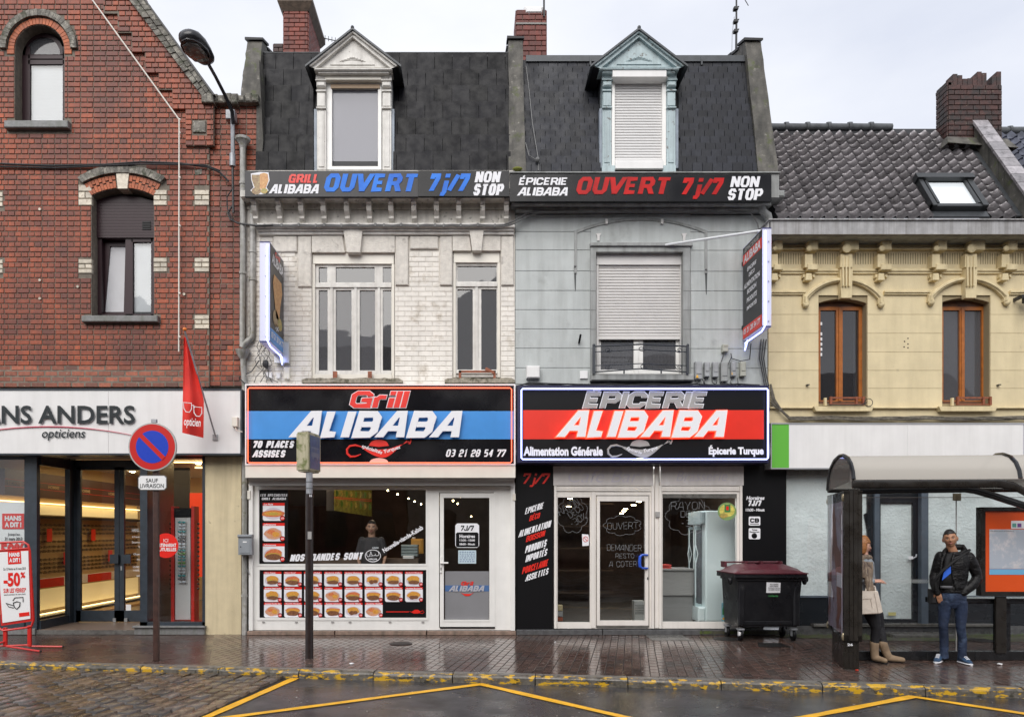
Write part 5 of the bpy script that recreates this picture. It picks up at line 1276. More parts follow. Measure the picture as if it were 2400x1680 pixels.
mp1=thing('menu_poster',P(642,1320,Yp),'narrow black poster with three food specialities on the upper grill window','poster')
one('sheet',M_black,mp1,lambda b:b.pbox(607,675,1147,1321,Yp,.004))
heavy('lettering','LES SPECIALITES',610,674,1157,1162.5,Yp-.001,M_wp,mp1,(.34,.2),.2,.001);heavy('lettering','GRILL ALIBABA',613,671,1165.5,1171,Yp-.001,M_wp,mp1,(.34,.2),.2,.001)
card(mp1,616,667,1178,1220,'Le Pidé',3,Yp,'6,00',rm);card(mp1,616,667,1225,1268,'Lahmacune',2,Yp,'2,00',rm);card(mp1,616,667,1273,1316,'Lahmacune',4,Yp,'6,00',rm)
mp2=thing('menu_poster',P(803,1447,YG+.02),'wide black poster with rows of priced food pictures below the grill window','poster')
Yq=YG+.02
one('sheet',M_black,mp2,lambda b:b.pbox(608,999,1335,1447,Yq,.02))
names=[('Menu Kebab',0),('Menu Royal',4),('Sandwich Kebab',0),('Sandwich Köfte',0),('Sandwich Mexicanos',0),('Sandwich Boursin',5),('Sandwich Cordon bleu',0),('Sandwich Merguez',0),('Sandwich Steak haché',0),('Hamburger',0),('Sandwich Froid',0),('Nuggets',2),('Assiette Kebab',4),('Assiette Köfte',1),('Assiette Mexicanos',1),('Assiette Brochette',5),('Assiette Cordon bleu',2),('Assiette Merguez',1),('Assiette Steak haché',1),('Assiette Lahmacun',1),('Assiette Mixte',5),('Assiette Falafel',2)]
prices=['6,00','7,50','5,00','5,00','5,00','5,00','5,00','5,00','4,50','4,50','4,50','4,00','7,00','7,00','6,00','7,00','6,00','6,50','6,00','9,00','11,00','6,00']
for k,(nm,kd)in enumerate(names):
 r,c=divmod(k,8);x0=618+c*47.3+r*.4;y0=1339+r*36.2
 card(mp2,x0,x0+41.5,y0,y0+34.5,nm,kd,Yq,prices[k],rm)
one('lamp_body',M_redv,mp2,lambda b:b.pprism([(958,1431),(965,1433),(972,1428),(980,1428),(986,1433),(980,1437),(970,1437)][::-1],Yq-.002,.002))
one('lamp_line',M_redv,mp2,lambda b:b.pbox(905,958,1432,1434,Yq-.002,.002));one('lamp_handle',M_redv,mp2,lambda b:b.tube([P(984,1433,Yq),P(991,1430,Yq),P(994,1434,Yq),P(990,1437,Yq),P(981,1435,Yq)],.005,4))
gl_=thing('window_lettering',P(800,1315,Yp),'white slogan and round halal mark stuck across the grill window','lettering')
def heavy_s(s,x0,x1,y0,y1,Y,m,t,th,sh,slope):return heavy('lettering',s,x0,x1,y0,y1,Y,m,t,th,sh,.002,slope=slope)
heavy_s('NOS VIANDES SONT',679,853,1299,1315,Yp,M_wp,gl_,(.28,.2),.25,.03)
one('halal_ring',M_wp,gl_,lambda b:b.tube([P(874+18*math.cos(t/24*6.283),1302-14*math.sin(t/24*6.283),Yp)for t in range(24)],.006,5,closed=True))
text('lettering','HALAL',864,885,1307.5,1311.5,Yp-.002,M_wp,gl_,bold=.03)
M2=MB()
for pts in([(887,1293),(888,1300),(884,1302),(879,1301),(880,1297)],[(879,1301),(873,1302),(868,1292)],[(872,1302),(866,1303),(870,1292)],[(866,1303),(862,1304),(859,1300),(860,1296)]):M2.tube([P(a,c,Yp-.003)for a,c in pts],.005,4)
M2.build('arabic_mark',M_wp,gl_)
text('lettering','Nouvelle-viande-Kebab',890,998,1257,1268,Yp-.003,M_wp,gl_,bold=.03,rot=.545)
hg=thing('hours_sticker',P(1097,1283,YG+.02),'black and white opening hours sticker on the grill door','sticker')
Yh=YG+.02
def rr_(x0,x1,y0,y1,r):return[(x0+r,y0),(x1-r,y0),(x1,y0+r),(x1,y1-r),(x1-r,y1),(x0+r,y1),(x0,y1-r),(x0,y0+r)]
one('back',M_wp,hg,lambda b:b.pprism(rr_(1067,1123,1226,1283,5)[::-1],Yh,.004))
one('black_field',M_black,hg,lambda b:b.pprism(rr_(1068.5,1121.5,1247,1281.5,3)[::-1],Yh-.002,.002))
heavy('lettering','7J/7',1079,1111,1231,1243,Yh-.003,M_black,hg,(.2,.16),.15,.001)
text('lettering','Horaires',1077,1113,1252,1260,Yh-.004,M_wp,hg,bold=.03);text('lettering','11h30 - 15h00',1077,1113,1263,1268,Yh-.004,M_wp,hg,bold=.03);text('lettering','18h00 - Minuit',1077,1113,1272,1277,Yh-.004,M_wp,hg,bold=.03)
nt_=thing('paper_note',P(1095,1320,Yh),'small pale handwritten note taped to the grill door under the hours','note')
one('sheet',mat('pale_blue_paper',(.5,.62,.66),.6),nt_,lambda b:b.pbox(1074,1116,1289,1320,Yh,.003))
b=MB()
for r_ in range(6):
 x=1077
 while x<1112:
  w=rm.uniform(2,6);b.pbox(x,min(1113,x+w),1292+r_*4.5,1293.6+r_*4.5,Yh-.002,.001);x+=w+2
b.build('handwriting',mat('pen_ink',(.08,.12,.3),.5),nt_)
# ---- interior of the grill
one('shop_floor',M_tile,gh,lambda b:b.box(X(583),X(1205),FY+.1,17,0,.12))
M_int=mat('dim_wall',(.10,.065,.045),.7,noise_=(3,.3));M_intc=mat('dim_ceiling',(.05,.045,.04),.7)
one('room_walls',M_int,gh,lambda b:(b.box(X(583),X(584)+.02,FY+.1,17,.1,3),b.box(X(1206),X(1207),FY+.1,17,.1,3),b.box(X(583),X(1205),17,17.05,.1,3)))
one('room_ceiling',M_intc,gh,lambda b:b.box(X(583),X(1205),FY+.1,17,2.9,2.95))
for k,(px,py,Y)in enumerate(((909,1149,13),(958,1168,14),(972,1175,14.5),(987,1181,15),(1062,1173,13),(1073,1180,13.6),(1080,1165,14),(1104,1210,14.6),(932,1158,13.4))):
 tag(one('ceiling_spot',M_lampS,None,lambda b:b.ball(P(px,py,Y),.014,n=8,m=6)),('%s of the warm spots seen through the grill %s'%(('first from the left','third from the left','fourth from the left','fifth from the left','highest left','left of the middle pair','right','lowest','second from the left')[k],'door' if 3<k<8 else 'window')),'ceiling light','spot lamps inside the grill')
mb=thing('menu_board',P(830,1200,13.2),'yellow and green picture board hanging at an angle inside the grill window','menu board')
def ob(name,m,q,parent):
 b=MB();b.add([Vector(p)for p in q]+[Vector(p)+Vector((0,.03,0))for p in q],[(0,1,2,3),(0,4,5,1),(2,6,7,3),(1,5,6,2)]);return b.build(name,m,parent)
Ya,Yb_=12.9,14.2
def bd(u,v):
 Y=Ya+(Yb_-Ya)*u;px=783+(871-783)*u;pt=1146+2*u;pb=1196+14*u
 return P(px,pt+(pb-pt)*v,Y)
ob('board',mat('board_yellow',(.16,.15,.02),.5,noise_=(14,.5),emit=((.5,.45,.05),.01)),[bd(0,1),bd(1,1),bd(1,0),bd(0,0)],mb)
for v in(.36,.42):ob('red_line',M_rp2,[bd(0,v+.02)-Vector((0,.02,0)),bd(1,v+.02)-Vector((0,.02,0)),bd(1,v)-Vector((0,.02,0)),bd(0,v)-Vector((0,.02,0))],mb)
for row in range(2):
 for k in range(8):
  cc=bd((k+.5)/8,.2+.45*row)-Vector((0,.03,0));one('dish_picture',M_bun if(k+row)%2 else mat('leaf_print',(.1,.2,.03),.5),mb,lambda b:b.disc(cc,.045,.004,10,.06))
one('extractor',mat('dim_steel',(.12,.13,.13),.4,metal=.5),gh,lambda b:b.pbox(680,765,1147,1184,13.3,.3));one('duct',M_wv,gh,lambda b:b.pbox(765,783,1147,1196,13.0,.1))
for i,(x0,x1,y0,y1,Y,m,lab,nm)in enumerate(((940,979,1276,1304,12.5,M_gshut,'stack of pale food boxes behind the grill window','food_boxes'),(944,970,1302,1320,12.4,M_fascia,'small white machine on the grill counter under the boxes','machine'))):
 t=thing(nm,P((x0+x1)/2,y1,Y),lab,'boxes' if i==0 else 'appliance')
 for k in range(4 if i==0 else 1):
  h=(y1-y0)/(4 if i==0 else 1);one('box' if i==0 else 'casing',mat('pale_box',(.25,.3,.3),.5)if i==0 else m,t,lambda b:b.bbox(X(x0,Y),X(x1,Y),Y,Y+.25,Z(y0+h*(k+1)-.8,Y),Z(y0+h*k,Y),.01))
t=thing('sauce_canister',P(977,1296,12.9),'orange-yellow plastic canister behind the grill window','canister')
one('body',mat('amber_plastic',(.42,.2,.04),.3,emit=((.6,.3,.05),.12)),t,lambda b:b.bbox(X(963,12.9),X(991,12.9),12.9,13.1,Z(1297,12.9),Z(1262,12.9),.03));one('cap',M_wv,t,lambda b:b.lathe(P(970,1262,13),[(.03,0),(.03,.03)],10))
ctr=tag(one('counter',M_int,None,lambda b:b.box(-3.3,-.95,12.35,12.8,.12,1.22)),'dark counter behind the grill window in front of the cook','counter')
la=bpy.data.lights.new('grill_light','POINT');la.energy=14;la.color=(1,.75,.5);la.shadow_soft_size=.2
lo=bpy.data.objects.new('grill_light',la);COL.objects.link(lo);lo.location=(-1.6,12.7,2.7)
lb=thing('letter_box',P(574,1300,FY-.12),'grey metal letter box on the drain pipe left of the grill shop','letter box')
M_lb=mat('grey_enamel',(.26,.28,.30),.4,noise_=(6,.1));YL=FY-.22
one('body',M_lb,lb,lambda b:b.bbox(X(558,YL),X(590,YL),YL,YL+.1,Z(1300,YL),Z(1259,YL),.006));one('hood',M_lb,lb,lambda b:b.bbox(X(557,YL),X(591,YL),YL-.025,YL+.1,Z(1259,YL),Z(1252,YL),.012))
one('flap',M_lb,lb,lambda b:b.bbox(X(563,YL),X(586,YL),YL-.008,YL,Z(1296,YL),Z(1264,YL),.003));one('name_plate',M_wv,lb,lambda b:b.pbox(569,578,1268,1271,YL-.012,.004));one('lock',M_black,lb,lambda b:b.disc(P(564,1281,YL-.012),.009,.004,10))
one('conduit',M_gcable,lb,lambda b:b.tube([P(568,1300,YL+.05),P(578,1330,YL+.1),P(584,1346,YL+.12)],.009,6))
one('sensor_box',M_cream_p,rh,lambda b:(b.bbox(X(547,11.5),X(560,11.5),11.42,11.5,Z(1001,11.5),Z(979,11.5),.006),b.tube([P(552,1001,11.45),P(553,1008,11.42),P(568,1012,11.45)],.008,5)))
wg=tag(one('cable_bundle',M_cable,None,lambda b:(b.tube([P(-30,383,FY-.03),P(120,389,FY-.03),P(250,386,FY-.05),P(330,380,FY-.06),P(420,383,FY-.04),P(488,392,FY-.04),P(516,405,FY-.02),P(536,425,FY-.02)],.016,6),b.tube([P(-30,390,FY-.03),P(130,394,FY-.03),P(330,385,FY-.07),P(480,387,FY-.05),P(515,400,FY-.03)],.012,6),b.tube([P(545,390,FY-.1),P(546,480,FY-.08),P(534,500,FY-.06),P(540,515,FY-.06),P(560,524,FY-.12),P(600,529,FY-.2),P(640,527,FY-.17)],.016,6),b.tube([P(546,440,FY-.1),P(532,462,FY-.1),P(533,490,FY-.1),P(548,520,FY-.1)],.01,6))),'thick black cable sagging across the brick gable to the lamp bracket','cable')
b=MB();pts=[P(600+i*20,527.5+math.sin(i*2.1)*1.1,FY-.16)for i in range(30)];b.tube(pts,.013,6);b.tube([p+Vector((0,.0,-.018))for p in pts],.01,6)
b.tube([P(1180,527,FY-.16),P(1205,518,FY-.14),P(1235,500,FY-.12),P(1260,494,FY-.12),P(1400,492,FY-.1),P(1700,492,FY-.1),P(1760,500,FY-.1),P(1776,525,FY-.08),P(1782,560,FY-.06)],.013,6)
b.tube([P(1180,531,FY-.16),P(1210,522,FY-.14),P(1240,506,FY-.12),P(1265,499,FY-.12),P(1500,498,FY-.1),P(1750,499,FY-.1)],.01,6)
for i in range(17):b.lathe(pts[int(i*1.75)]+Vector((0,0,-.03)),[(.02,0),(.02,.05)],6)
tag(b.build('cable',M_gcable),'grey cable run along the grill cornice and over the grocery window','cable')
b=MB()
rr=random.Random(3)
for k in range(5):
 pts=[P(607+k*3,800,FY-.05)];
 for j in range(6):pts.append(P(606+k*5+rr.uniform(-9,12),812+j*14+rr.uniform(-4,4),FY-.06-rr.random()*.04))
 pts.append(P(596+k*14,896,FY-.04));b.tube(pts,.0055,5)
b.ball(P(623,853,FY-.08),.05,.04,.07,8,6)
b.tube([P(580,905,FY-.2),P(560,885,FY-.1),P(590,870,FY-.08),P(607,845,FY-.06)],.01,5)
tag(b.build('loose_wires',M_cable),'tangle of loose black wires under the grill projecting sign','wires')
# ------------------------------------------------------------------ grey-blue grocery house
M_grey=mat('grey_blue_render',(.47,.497,.49),.6,noise_=(4,.06),bump=(60,.004),streak=((.25,.26,.25),.45,6),patch=((.3,.31,.3),2.2,.68,.1),patch2=((.2,.15,.12),30,.76,.02))
M_greyd=mat('grey_trim',(.32,.33,.325),.6,noise_=(6,.1),bump=(60,.003),streak=((.12,.12,.11),.7))
M_bluep=mat('peeling_blue_paint',(.44,.54,.56),.5,noise_=(8,.08),bump=(40,.003),patch=((.12,.09,.07),13,.62,.015),streak=((.2,.24,.25),.55))
M_joint=mat('dark_joint',(.16,.165,.16),.8)
M_shut=mat('roller_shutter',(.66,.64,.62),.35,noise_=(5,.05));M_alu=mat('cream_alu',(.80,.76,.71),.35,noise_=(4,.04),streak=((.5,.47,.43),.25))
M_wi=mat('wrought_iron',(.035,.04,.05),.4)
eh=thing('grocery_house',(2.75,FY,0),'grey-blue rendered house with the grocery shop and a small-slated mansard','house')
wo=[(1207,905),(1207,461),(1800,461),(1800,905)];wwin=[(1385,893),(1385,573),(1618,573),(1618,893)]
b=MB();b.prism(tw(wo)[::-1],FY+.03,FY+.3,[tw(wwin)]);b.build('wall',M_joint,eh)
ys=[900,862,816,771,726,681,635,586,543,503]
for i in range(len(ys)-1):
 for(a,c)in((1208,1384.5),(1618.5,1799)):
  yo=(0 if a<1400 else 1)
  one('render_course',M_grey,eh,lambda b:b.bbox(X(a),X(c),FY,FY+.05,Z(ys[i]+yo)+.003,Z(ys[i+1]+yo)-.003,.004))
one('render_field',M_grey,eh,lambda b:b.pbox(1384.6,1618.4,503,572.5,FY+.002,.04));one('render_foot',M_grey,eh,lambda b:b.pbox(1208,1799,900.5,905,FY+.004,.04))
one('hood_relief',M_greyd,eh,lambda b:b.pprism(([(1346,640),(1346,540)]+arch_pts(1502,154,511,540,16)+[(1658,540),(1658,640),(1652,640),(1652,545)]+arch_pts(1502,149,516,546,16)[::-1]+[(1352,640)])[::-1],FY-.016,.02))
for px,py in((1348,632),(1655,640)):
 one('bolt_stain',mat('dark_stain',(.07,.075,.075),.7),eh,lambda b:b.pprism([(px-3,py-6),(px+3,py-6),(px+1.5,py+48),(px,py+52),(px-1,py+40)][::-1],FY-.004,.003));one('bolt',M_gcable,eh,lambda b:b.ball(P(px,py-8,FY-.015),.022,n=6,m=4))
Yw2=FY+.12
one('surround',M_greyd,eh,lambda b:(b.pprism([(1384,893),(1384,573),(1618,573),(1618,893)][::-1],FY-.035,.15,[[(1397,880),(1397,590),(1601,590),(1601,880)]]),b.bbox(X(1382),X(1621),FY-.07,FY,Z(580),Z(572),.008)))
for y in(635,681,726,771,816):
 for a,c in((1384.5,1396.5),(1601.5,1617.5)):one('joint',M_joint,eh,lambda b:b.pbox(a,c,y,y+1.3,FY-.037,.004))
one('shutter_box',M_shut,eh,lambda b:b.pbox(1398,1600,592,620,Yw2-.05,.15))
sh=one('roller_shutter',M_shut,eh,lambda b:b.pbox(1398,1403,620,880,Yw2-.04,.08)and b.pbox(1595,1600,620,880,Yw2-.04,.08))
def slats(parent,x0,x1,y0,y1,n,Y,m,name='slat'):
 for i in range(n):
  a,c=y0+(y1-y0)*i/n,y0+(y1-y0)*(i+1)/n
  z1,z0=Z(a,Y),Z(c,Y);h=z1-z0
  b=MB();pr=[(Y,z0),(Y-.010,z0+h*.25),(Y-.010,z0+h*.7),(Y+.002,z1-h*.1),(Y+.006,z1)]
  b.add([(X(x0,Y),y,z)for y,z in pr]+[(X(x1,Y),y,z)for y,z in pr],[(k,k+5,k+6,k+1)for k in range(4)]);b.build(name,m,parent)
slats(sh,1403,1595,622,788,24,Yw2,M_shut)
one('end_slat',M_shut,sh,lambda b:b.pbox(1403,1595,788,795,Yw2-.015,.03))
wf=one('window',M_white,eh,lambda b:b.pprism([(1403,876),(1403,790),(1596,790),(1596,876)][::-1],Yw2+.05,.06,[[(1408,866),(1408,796),(1485,796),(1485,866)],[(1507,866),(1507,796),(1584,796),(1584,866)]]))
one('pane',M_paneG,wf,lambda b:b.pbox(1407,1486,795,867,Yw2+.08,.005));one('pane',M_paneG,wf,lambda b:b.pbox(1506,1585,795,867,Yw2+.08,.005))
one('mullion',M_white,wf,lambda b:b.bbox(X(1490),X(1502),Yw2+.03,Yw2+.05,Z(872),Z(796),.006))
b=MB();M_cur=mat('grey_curtain',(.28,.27,.24),.8)
for k in range(22):b.tube([P(1409+k*8.3,796,Yw2+.22),P(1409+k*8.3,868,Yw2+.22)],.02,6)
b.build('curtain',M_cur,eh,smooth=True)
one('window_sill',M_greyd,eh,lambda b:b.bbox(X(1382),X(1622),FY-.12,FY+.1,Z(895),Z(880),.015))
rl=one('balcony_rail',M_wi,eh,lambda b:(b.tube([P(1390,812,FY-.13),P(1450,809,FY-.2),P(1500,807,FY-.23),P(1550,809,FY-.2),P(1614,812,FY-.13)],.013,6),b.tube([P(1390,872,FY-.13),P(1500,864,FY-.23),P(1614,872,FY-.13)],.011,6)))
for y0,y1 in((825,819),(857,852)):one('rail_bar',M_wi,rl,lambda b:b.tube([P(1390,y0,FY-.13),P(1450,(y0+y1)/2,FY-.19),P(1500,y1,FY-.23),P(1550,(y0+y1)/2,FY-.19),P(1614,y0,FY-.13)],.008,5))
for px in(1392,1612):one('rail_post',M_wi,rl,lambda b:(b.pbox(px-3,px+3,810,876,FY-.15,.03),b.ball(P(px,809,FY-.135),.024,n=8,m=5)))
for px,py,s in((1425,820,1),(1504,817,1),(1592,820,-1),(1425,860,1),(1508,858,1),(1592,860,-1)):
 def sp(b):
  pts=[]
  for i in range(15):
   t=i/14;a=t*8.5;r=9*(1-t*.82);pts.append(P(px+s*r*math.cos(a),py+r*.75*math.sin(a),FY-.2))
  b.tube(pts,.007,4)
 one('scroll',M_wi,rl,sp)
for px in(1463,1550):one('rail_foot',M_wi,rl,lambda b:b.pbox(px-1.5,px+1.5,864,875,FY-.2,.02))
one('room',M_dark,eh,lambda b:b.box(X(1212),X(1795),FY+.9,FY+.95,3.2,9.5))
for px in(1420,1550):one('iron_clamp',M_shut,eh,lambda b:(b.pbox(px-1,px+5,513,524,FY-.04,.04),))
for px in(1403,1604):one('bracket_plate',M_shut,eh,lambda b:b.pprism([(px-6,547),(px+6,547),(px+3,554),(px+2,564),(px-3,564),(px-3,554)][::-1],FY-.02,.02))
one('spout',M_black,eh,lambda b:b.tube([P(1361,784,FY-.12),P(1357,804,FY-.02)],.018,8))
one('cornice',M_greyd,eh,lambda b:(b.bbox(X(1208),X(1792),FY-.12,FY+.02,Z(501),Z(494),.01),b.bbox(X(1196),X(1797),FY-.2,FY+.02,Z(493.5),Z(472),.02),b.bbox(X(1196),X(1806),FY-.28,FY+.2,Z(471.5),Z(463),.01)))
one('gutter',M_greyd,eh,lambda b:(b.box(X(1196,11.5),X(1826,11.5),FY-.3,FY+.25,Z(463,11.5),Z(407,11.5)),b.box(X(1194,11.5),X(1828,11.5),FY-.33,FY+.1,Z(407,11.5),Z(404.5,11.5)),b.bbox(X(1806),X(1824),FY-.26,FY+.1,Z(478),Z(463),.02)))
pipe('downpipe',[P(1785,478,FY-.12),P(1787,495,FY-.12),P(1800,505,FY-.1),P(1803,520,FY-.08)],.06,M_greyd,eh)
one('moss',mat('moss',(.16,.17,.03),.9,bump=(50,.01)),eh,lambda b:b.ball(P(1213,396,FY-.1),.085,.05,.03,8,5))
mansard(eh,M_slateS,1228,1775,405,150,YMb,YMt,17,.165,skips=[(1407,1588,160,420),(1440,1555,140,160)],limit=300)
one('ridge_zinc',M_lead,eh,lambda b:b.box(X(1232,YMt),X(1772,YMt),YMt-.09,YMt+.3,Z(152,YMt),Z(138,YMt)))
for px in(1384,1645,1490):one('seam',M_lead,eh,lambda b:b.pbox(px-2,px+2,133,152,YMt-.1,.3))
one('upper_roof',M_under,eh,lambda b:b.add([(X(1232,YMt),YMt,Z(138,YMt)),(X(1772,YMt),YMt,Z(138,YMt)),(X(1772,YMt),YMt+3.5,Z(138,YMt)+.9),(X(1232,YMt),YMt+3.5,Z(138,YMt)+.9)],[(0,1,2,3)]))
parapet(eh,1196,1229,94,402,FY-.06,0,pxb=(1193,1233),lean=.5)
parapet(eh,1774,1811,98,405,FY-.06,0,pxb=(1778,1825),lean=.5)
YC2=13.6
ch,(x0,x1,zt,zb)=chimney(eh,1210,1280,24,150,YC2,.6,mat('deep_red_brick',(.15,.03,.02),.6,noise_=(18,.25),var=.3,bump=(45,.003),streak=((.07,.025,.02),.6)),pitch=.098,L=.24)
one('cement_cap',M_wv,ch,lambda b:b.bbox(X(1228,YC2),X(1275,YC2),YC2-.03,YC2+.5,Z(36,YC2),Z(15,YC2),.05));one('mortar_band',M_slab,ch,lambda b:b.box(x0-.01,x1+.01,YC2-.02,YC2+.6,Z(59,YC2),Z(55,YC2)))
one('pole',M_cable,ch,lambda b:b.tube([P(1275,40,YC2-.04),P(1275,-20,YC2-.04)],.018,6))
df,Yd=dorm(eh,1498,67,1387,1610,152,(1412,1433),(1562,1583),165,388,M_bluep)
one('shutter_box',M_fascia,df,lambda b:(b.pbox(1436,1562,162,180,Yd-.14,.2),b.add([(X(1436,Yd),Yd-.14,Z(180,Yd-.14)),(X(1562,Yd),Yd-.14,Z(180,Yd-.14)),(X(1562,Yd),Yd-.1,Z(190,Yd)),(X(1436,Yd),Yd-.1,Z(190,Yd)),(X(1562,Yd),Yd+.02,Z(195,Yd)),(X(1436,Yd),Yd+.02,Z(195,Yd))],[(3,2,1,0),(5,4,2,3)])))
s2=one('roller_shutter',M_white,df,lambda b:(b.pbox(1434,1441,193,390,Yd+.0,.12),b.pbox(1552,1561,193,390,Yd+.0,.12)))
slats(s2,1441,1552,196,376,28,Yd+.06,mat('white_slat',(.76,.75,.74),.35))
one('bottom_bar',M_fascia,s2,lambda b:(b.bbox(X(1441,Yd),X(1553,Yd),Yd-.03,Yd+.08,Z(384,Yd),Z(376.5,Yd),.006),b.bbox(X(1441,Yd),X(1553,Yd),Yd-.05,Yd+.0,Z(399,Yd),Z(384.5,Yd),.006)))
one('dormer_sill',M_bluep,df,lambda b:(b.pbox(1411,1441,388,403,Yd-.01,.1),b.pbox(1553,1584,388,403,Yd-.01,.1)))
tag(one('roof_wire',M_gcable,None,lambda b:(b.tube([P(1233,155,YMt-.1),P(1240,210,YMb+.3),P(1248,290,YMb+.1),P(1262,375,YMb-.04),P(1262,400,YMb-.05)],.008,5),b.tube([P(1232,335,YMb),P(1240,365,YMb-.04),P(1260,376,YMb-.05)],.007,5),b.ball(P(1260,374,YMb-.08),.04,n=7,m=5))),'thin wire hanging down the small slates right of the middle parapet','wire')
# ---------------- banner
YB2=FY-.37
bs2=thing('banner_sign',P(1500,472,YB2),'black eaves banner of the grocery with red opening words','sign')
one('board',M_bpan,bs2,lambda b:(b.box(X(1195,YB2),X(1808,YB2),YB2,YB2+.06,Z(472,YB2),Z(409,YB2)),))
Yl=YB2-.004
heavy('lettering','ÉPICERIE',1215,1332,417,434,Yl,M_wp,bs2,(.28,.18),.22,.004);heavy('lettering','ALIBABA',1214,1333,440,459,Yl,M_wp,bs2,(.3,.2),.22,.004)
heavy('lettering','OUVERT',1348,1576,416,455,Yl,M_rp,bs2,(.3,.2),.25,.004);heavy('lettering','7j/7',1594,1698,418,456,Yl,M_rp,bs2,(.28,.2),.25,.004)
heavy('lettering','NON',1711,1782,414,439,Yl,M_wp,bs2,(.28,.17),.2,.004);heavy('lettering','STOP',1704,1790,443,469,Yl,M_wp,bs2,(.28,.17),.2,.004)
# ---------------- fascia sign
gs2=thing('fascia_sign',P(1508,1083,YS),'wide blue-neon grocery fascia sign, black with a red band','sign')
M_case=mat('dark_case',(.02,.02,.05),.3)
one('case',M_case,gs2,lambda b:(b.box(X(1211,YS),X(1803,YS),YS+.02,FY-.02,Z(1086,YS),Z(902,YS)),b.pprism([(1213,1084),(1213,904),(1802,904),(1802,1084)][::-1],YS-.035,.06,[[(1219,1078),(1219,910),(1797,910),(1797,1078)]])))
one('face',M_black,gs2,lambda b:b.box(X(1219,YS),X(1797,YS),YS,YS+.018,Z(1078,YS),Z(910,YS)))
M_bandR=mat('red_band_print',(.76,.028,.012),.35,noise_=(2,.08))
one('band',M_bandR,gs2,lambda b:b.box(X(1226,YS),X(1790,YS),YS-.003,YS+.002,Z(1029,YS),Z(961,YS)))
Yl=YS-.006
outlined('ÉPICERIE',1365,1662,919,955,Yl-.002,mat('silver_print',(.34,.33,.32),.35),M_wp,gs2,(.33,.2),.28,.011)
heavy('lettering','ALIBABA',1311,1711,964,1024,Yl-.04,M_wp,gs2,(.33,.21),.30,.035)
M_glowR=mat('red_back_glow',(1,.1,.05),.4,emit=((1,.09,.03),1.2))
heavy('lettering_glow','ALIBABA',1311,1711,964,1024,Yl-.008,M_glowR,gs2,(.33,.21),.30,.003,grow=.014)
text('lettering','Alimentation Générale',1227,1413,1046,1068,Yl,M_wp,gs2,bold=.05);text('lettering','Épicerie Turque',1661,1790,1043,1070,Yl,M_wp,gs2,bold=.05)
lamp(gs2,1500,1045,1.0,Yl,mat('grey_plexi',(.36,.35,.34),.35),M_neonW)
text('lettering','Épicerie',1468,1505,1050,1061,Yl-.006,M_wp,gs2,shear=.2,bold=.02,rot=-.3);text('lettering','Turque',1508,1542,1048,1059,Yl-.006,M_wp,gs2,shear=.2,bold=.02,rot=.28)
neon(gs2,1222,1800,911,1076,YS-.06,M_neonB,.013)
# ---------------- shopfront
one('side_panel',M_black,eh,lambda b:b.pbox(1210,1296,1086,1473,FY-.03,.1))
Yl=FY-.036
sl=thing('side_lettering',P(1253,1430,Yl),'slanted white and red product words on the black panel left of the grocery door','lettering')
heavy('lettering','7j/7',1223,1290,1109,1133,Yl,M_rp2,sl,(.2,.15),.25,.003)
for k,(s_,m_,x0,x1,ya,yb)in enumerate((('EPICERIE',M_wp,1230,1276,1190,1205),('DÉCO',M_rp2,1240,1267,1208,1221),('ALIMENTATION',M_wp,1215,1293,1243,1259),('BOISSON',M_rp2,1232,1279,1256,1270),('PRODUITS',M_wp,1230,1283,1279,1296),('IMPORTÉS',M_wp,1231,1284,1301,1317),('PORCELAINE',M_rp2,1223,1287,1329,1345),('ASSIETTES',M_wp,1231,1287,1347,1362))):
 heavy('lettering',s_,x0,x1,ya,yb,Yl,m_,sl,(.17,.13),.22,.002,slope=.33)
Yg=FY-.02
hb=one('header_board',mat('old_white_board',(.66,.62,.60),.45,noise_=(3,.06),streak=((.42,.4,.38),.35),patch=((.72,.69,.68),6,.6,.04)),eh,lambda b:(b.pbox(1297,1531,1092,1137,Yg-.03,.08),))
hb2=one('header_board',MATS['old_white_board'],eh,lambda b:b.pbox(1549,1743,1092,1137,Yg-.03,.08))
M_fade=mat('faded_lilac_print',(.58,.545,.60),.6)
text('lettering','Café Bar',1332,1500,1100,1130,Yg-.032,M_fade,hb,shear=.3,bold=-.005);text('lettering','Brasserie',1585,1705,1103,1127,Yg-.032,M_fade,hb2,shear=.3,bold=-.005)
one('header_trim',M_slab,eh,lambda b:b.pbox(1297,1745,1086,1092,Yg-.05,.1))
for a,c in((1299,1533),(1545,1740)):
 o=one('shutter_end',M_alu,eh,lambda b:(b.pbox(a+6,c-6,1139,1145,Yg-.01,.08),b.pbox(a+6,c-6,1145.6,1150,Yg-.025,.08),b.pbox(a,a+5.6,1138,1472,Yg-.04,.1),b.pbox(c-5.6,c,1138,1472,Yg-.04,.1)))
f1=one('shop_frame',M_alu,eh,lambda b:b.pprism([(1305,1472),(1305,1151),(1527,1151),(1527,1472)][::-1],Yg,.08,[[(1307,1458),(1307,1165),(1383,1165),(1383,1458)],[(1397,1471),(1397,1160),(1522,1160),(1522,1471)]]))
one('pane',M_pane,f1,lambda b:b.pbox(1306,1384,1164,1459,Yg+.04,.008))
one('bead',M_alu,f1,lambda b:b.pbox(1386,1394,1152,1471,Yg-.02,.018))
d2=one('door',M_alu,eh,lambda b:b.pprism([(1399,1465),(1399,1162),(1520,1162),(1520,1465)][::-1],Yg-.015,.07,[[(1406,1454),(1406,1174),(1512,1174),(1512,1454)]]))
one('pane',M_pane,d2,lambda b:b.pbox(1405,1513,1173,1455,Yg+.03,.008));one('sill_strip',M_slab,d2,lambda b:b.pbox(1399,1520,1465.5,1470,Yg-.02,.08))
M_blueh=mat('blue_handle',(.02,.09,.55),.3)
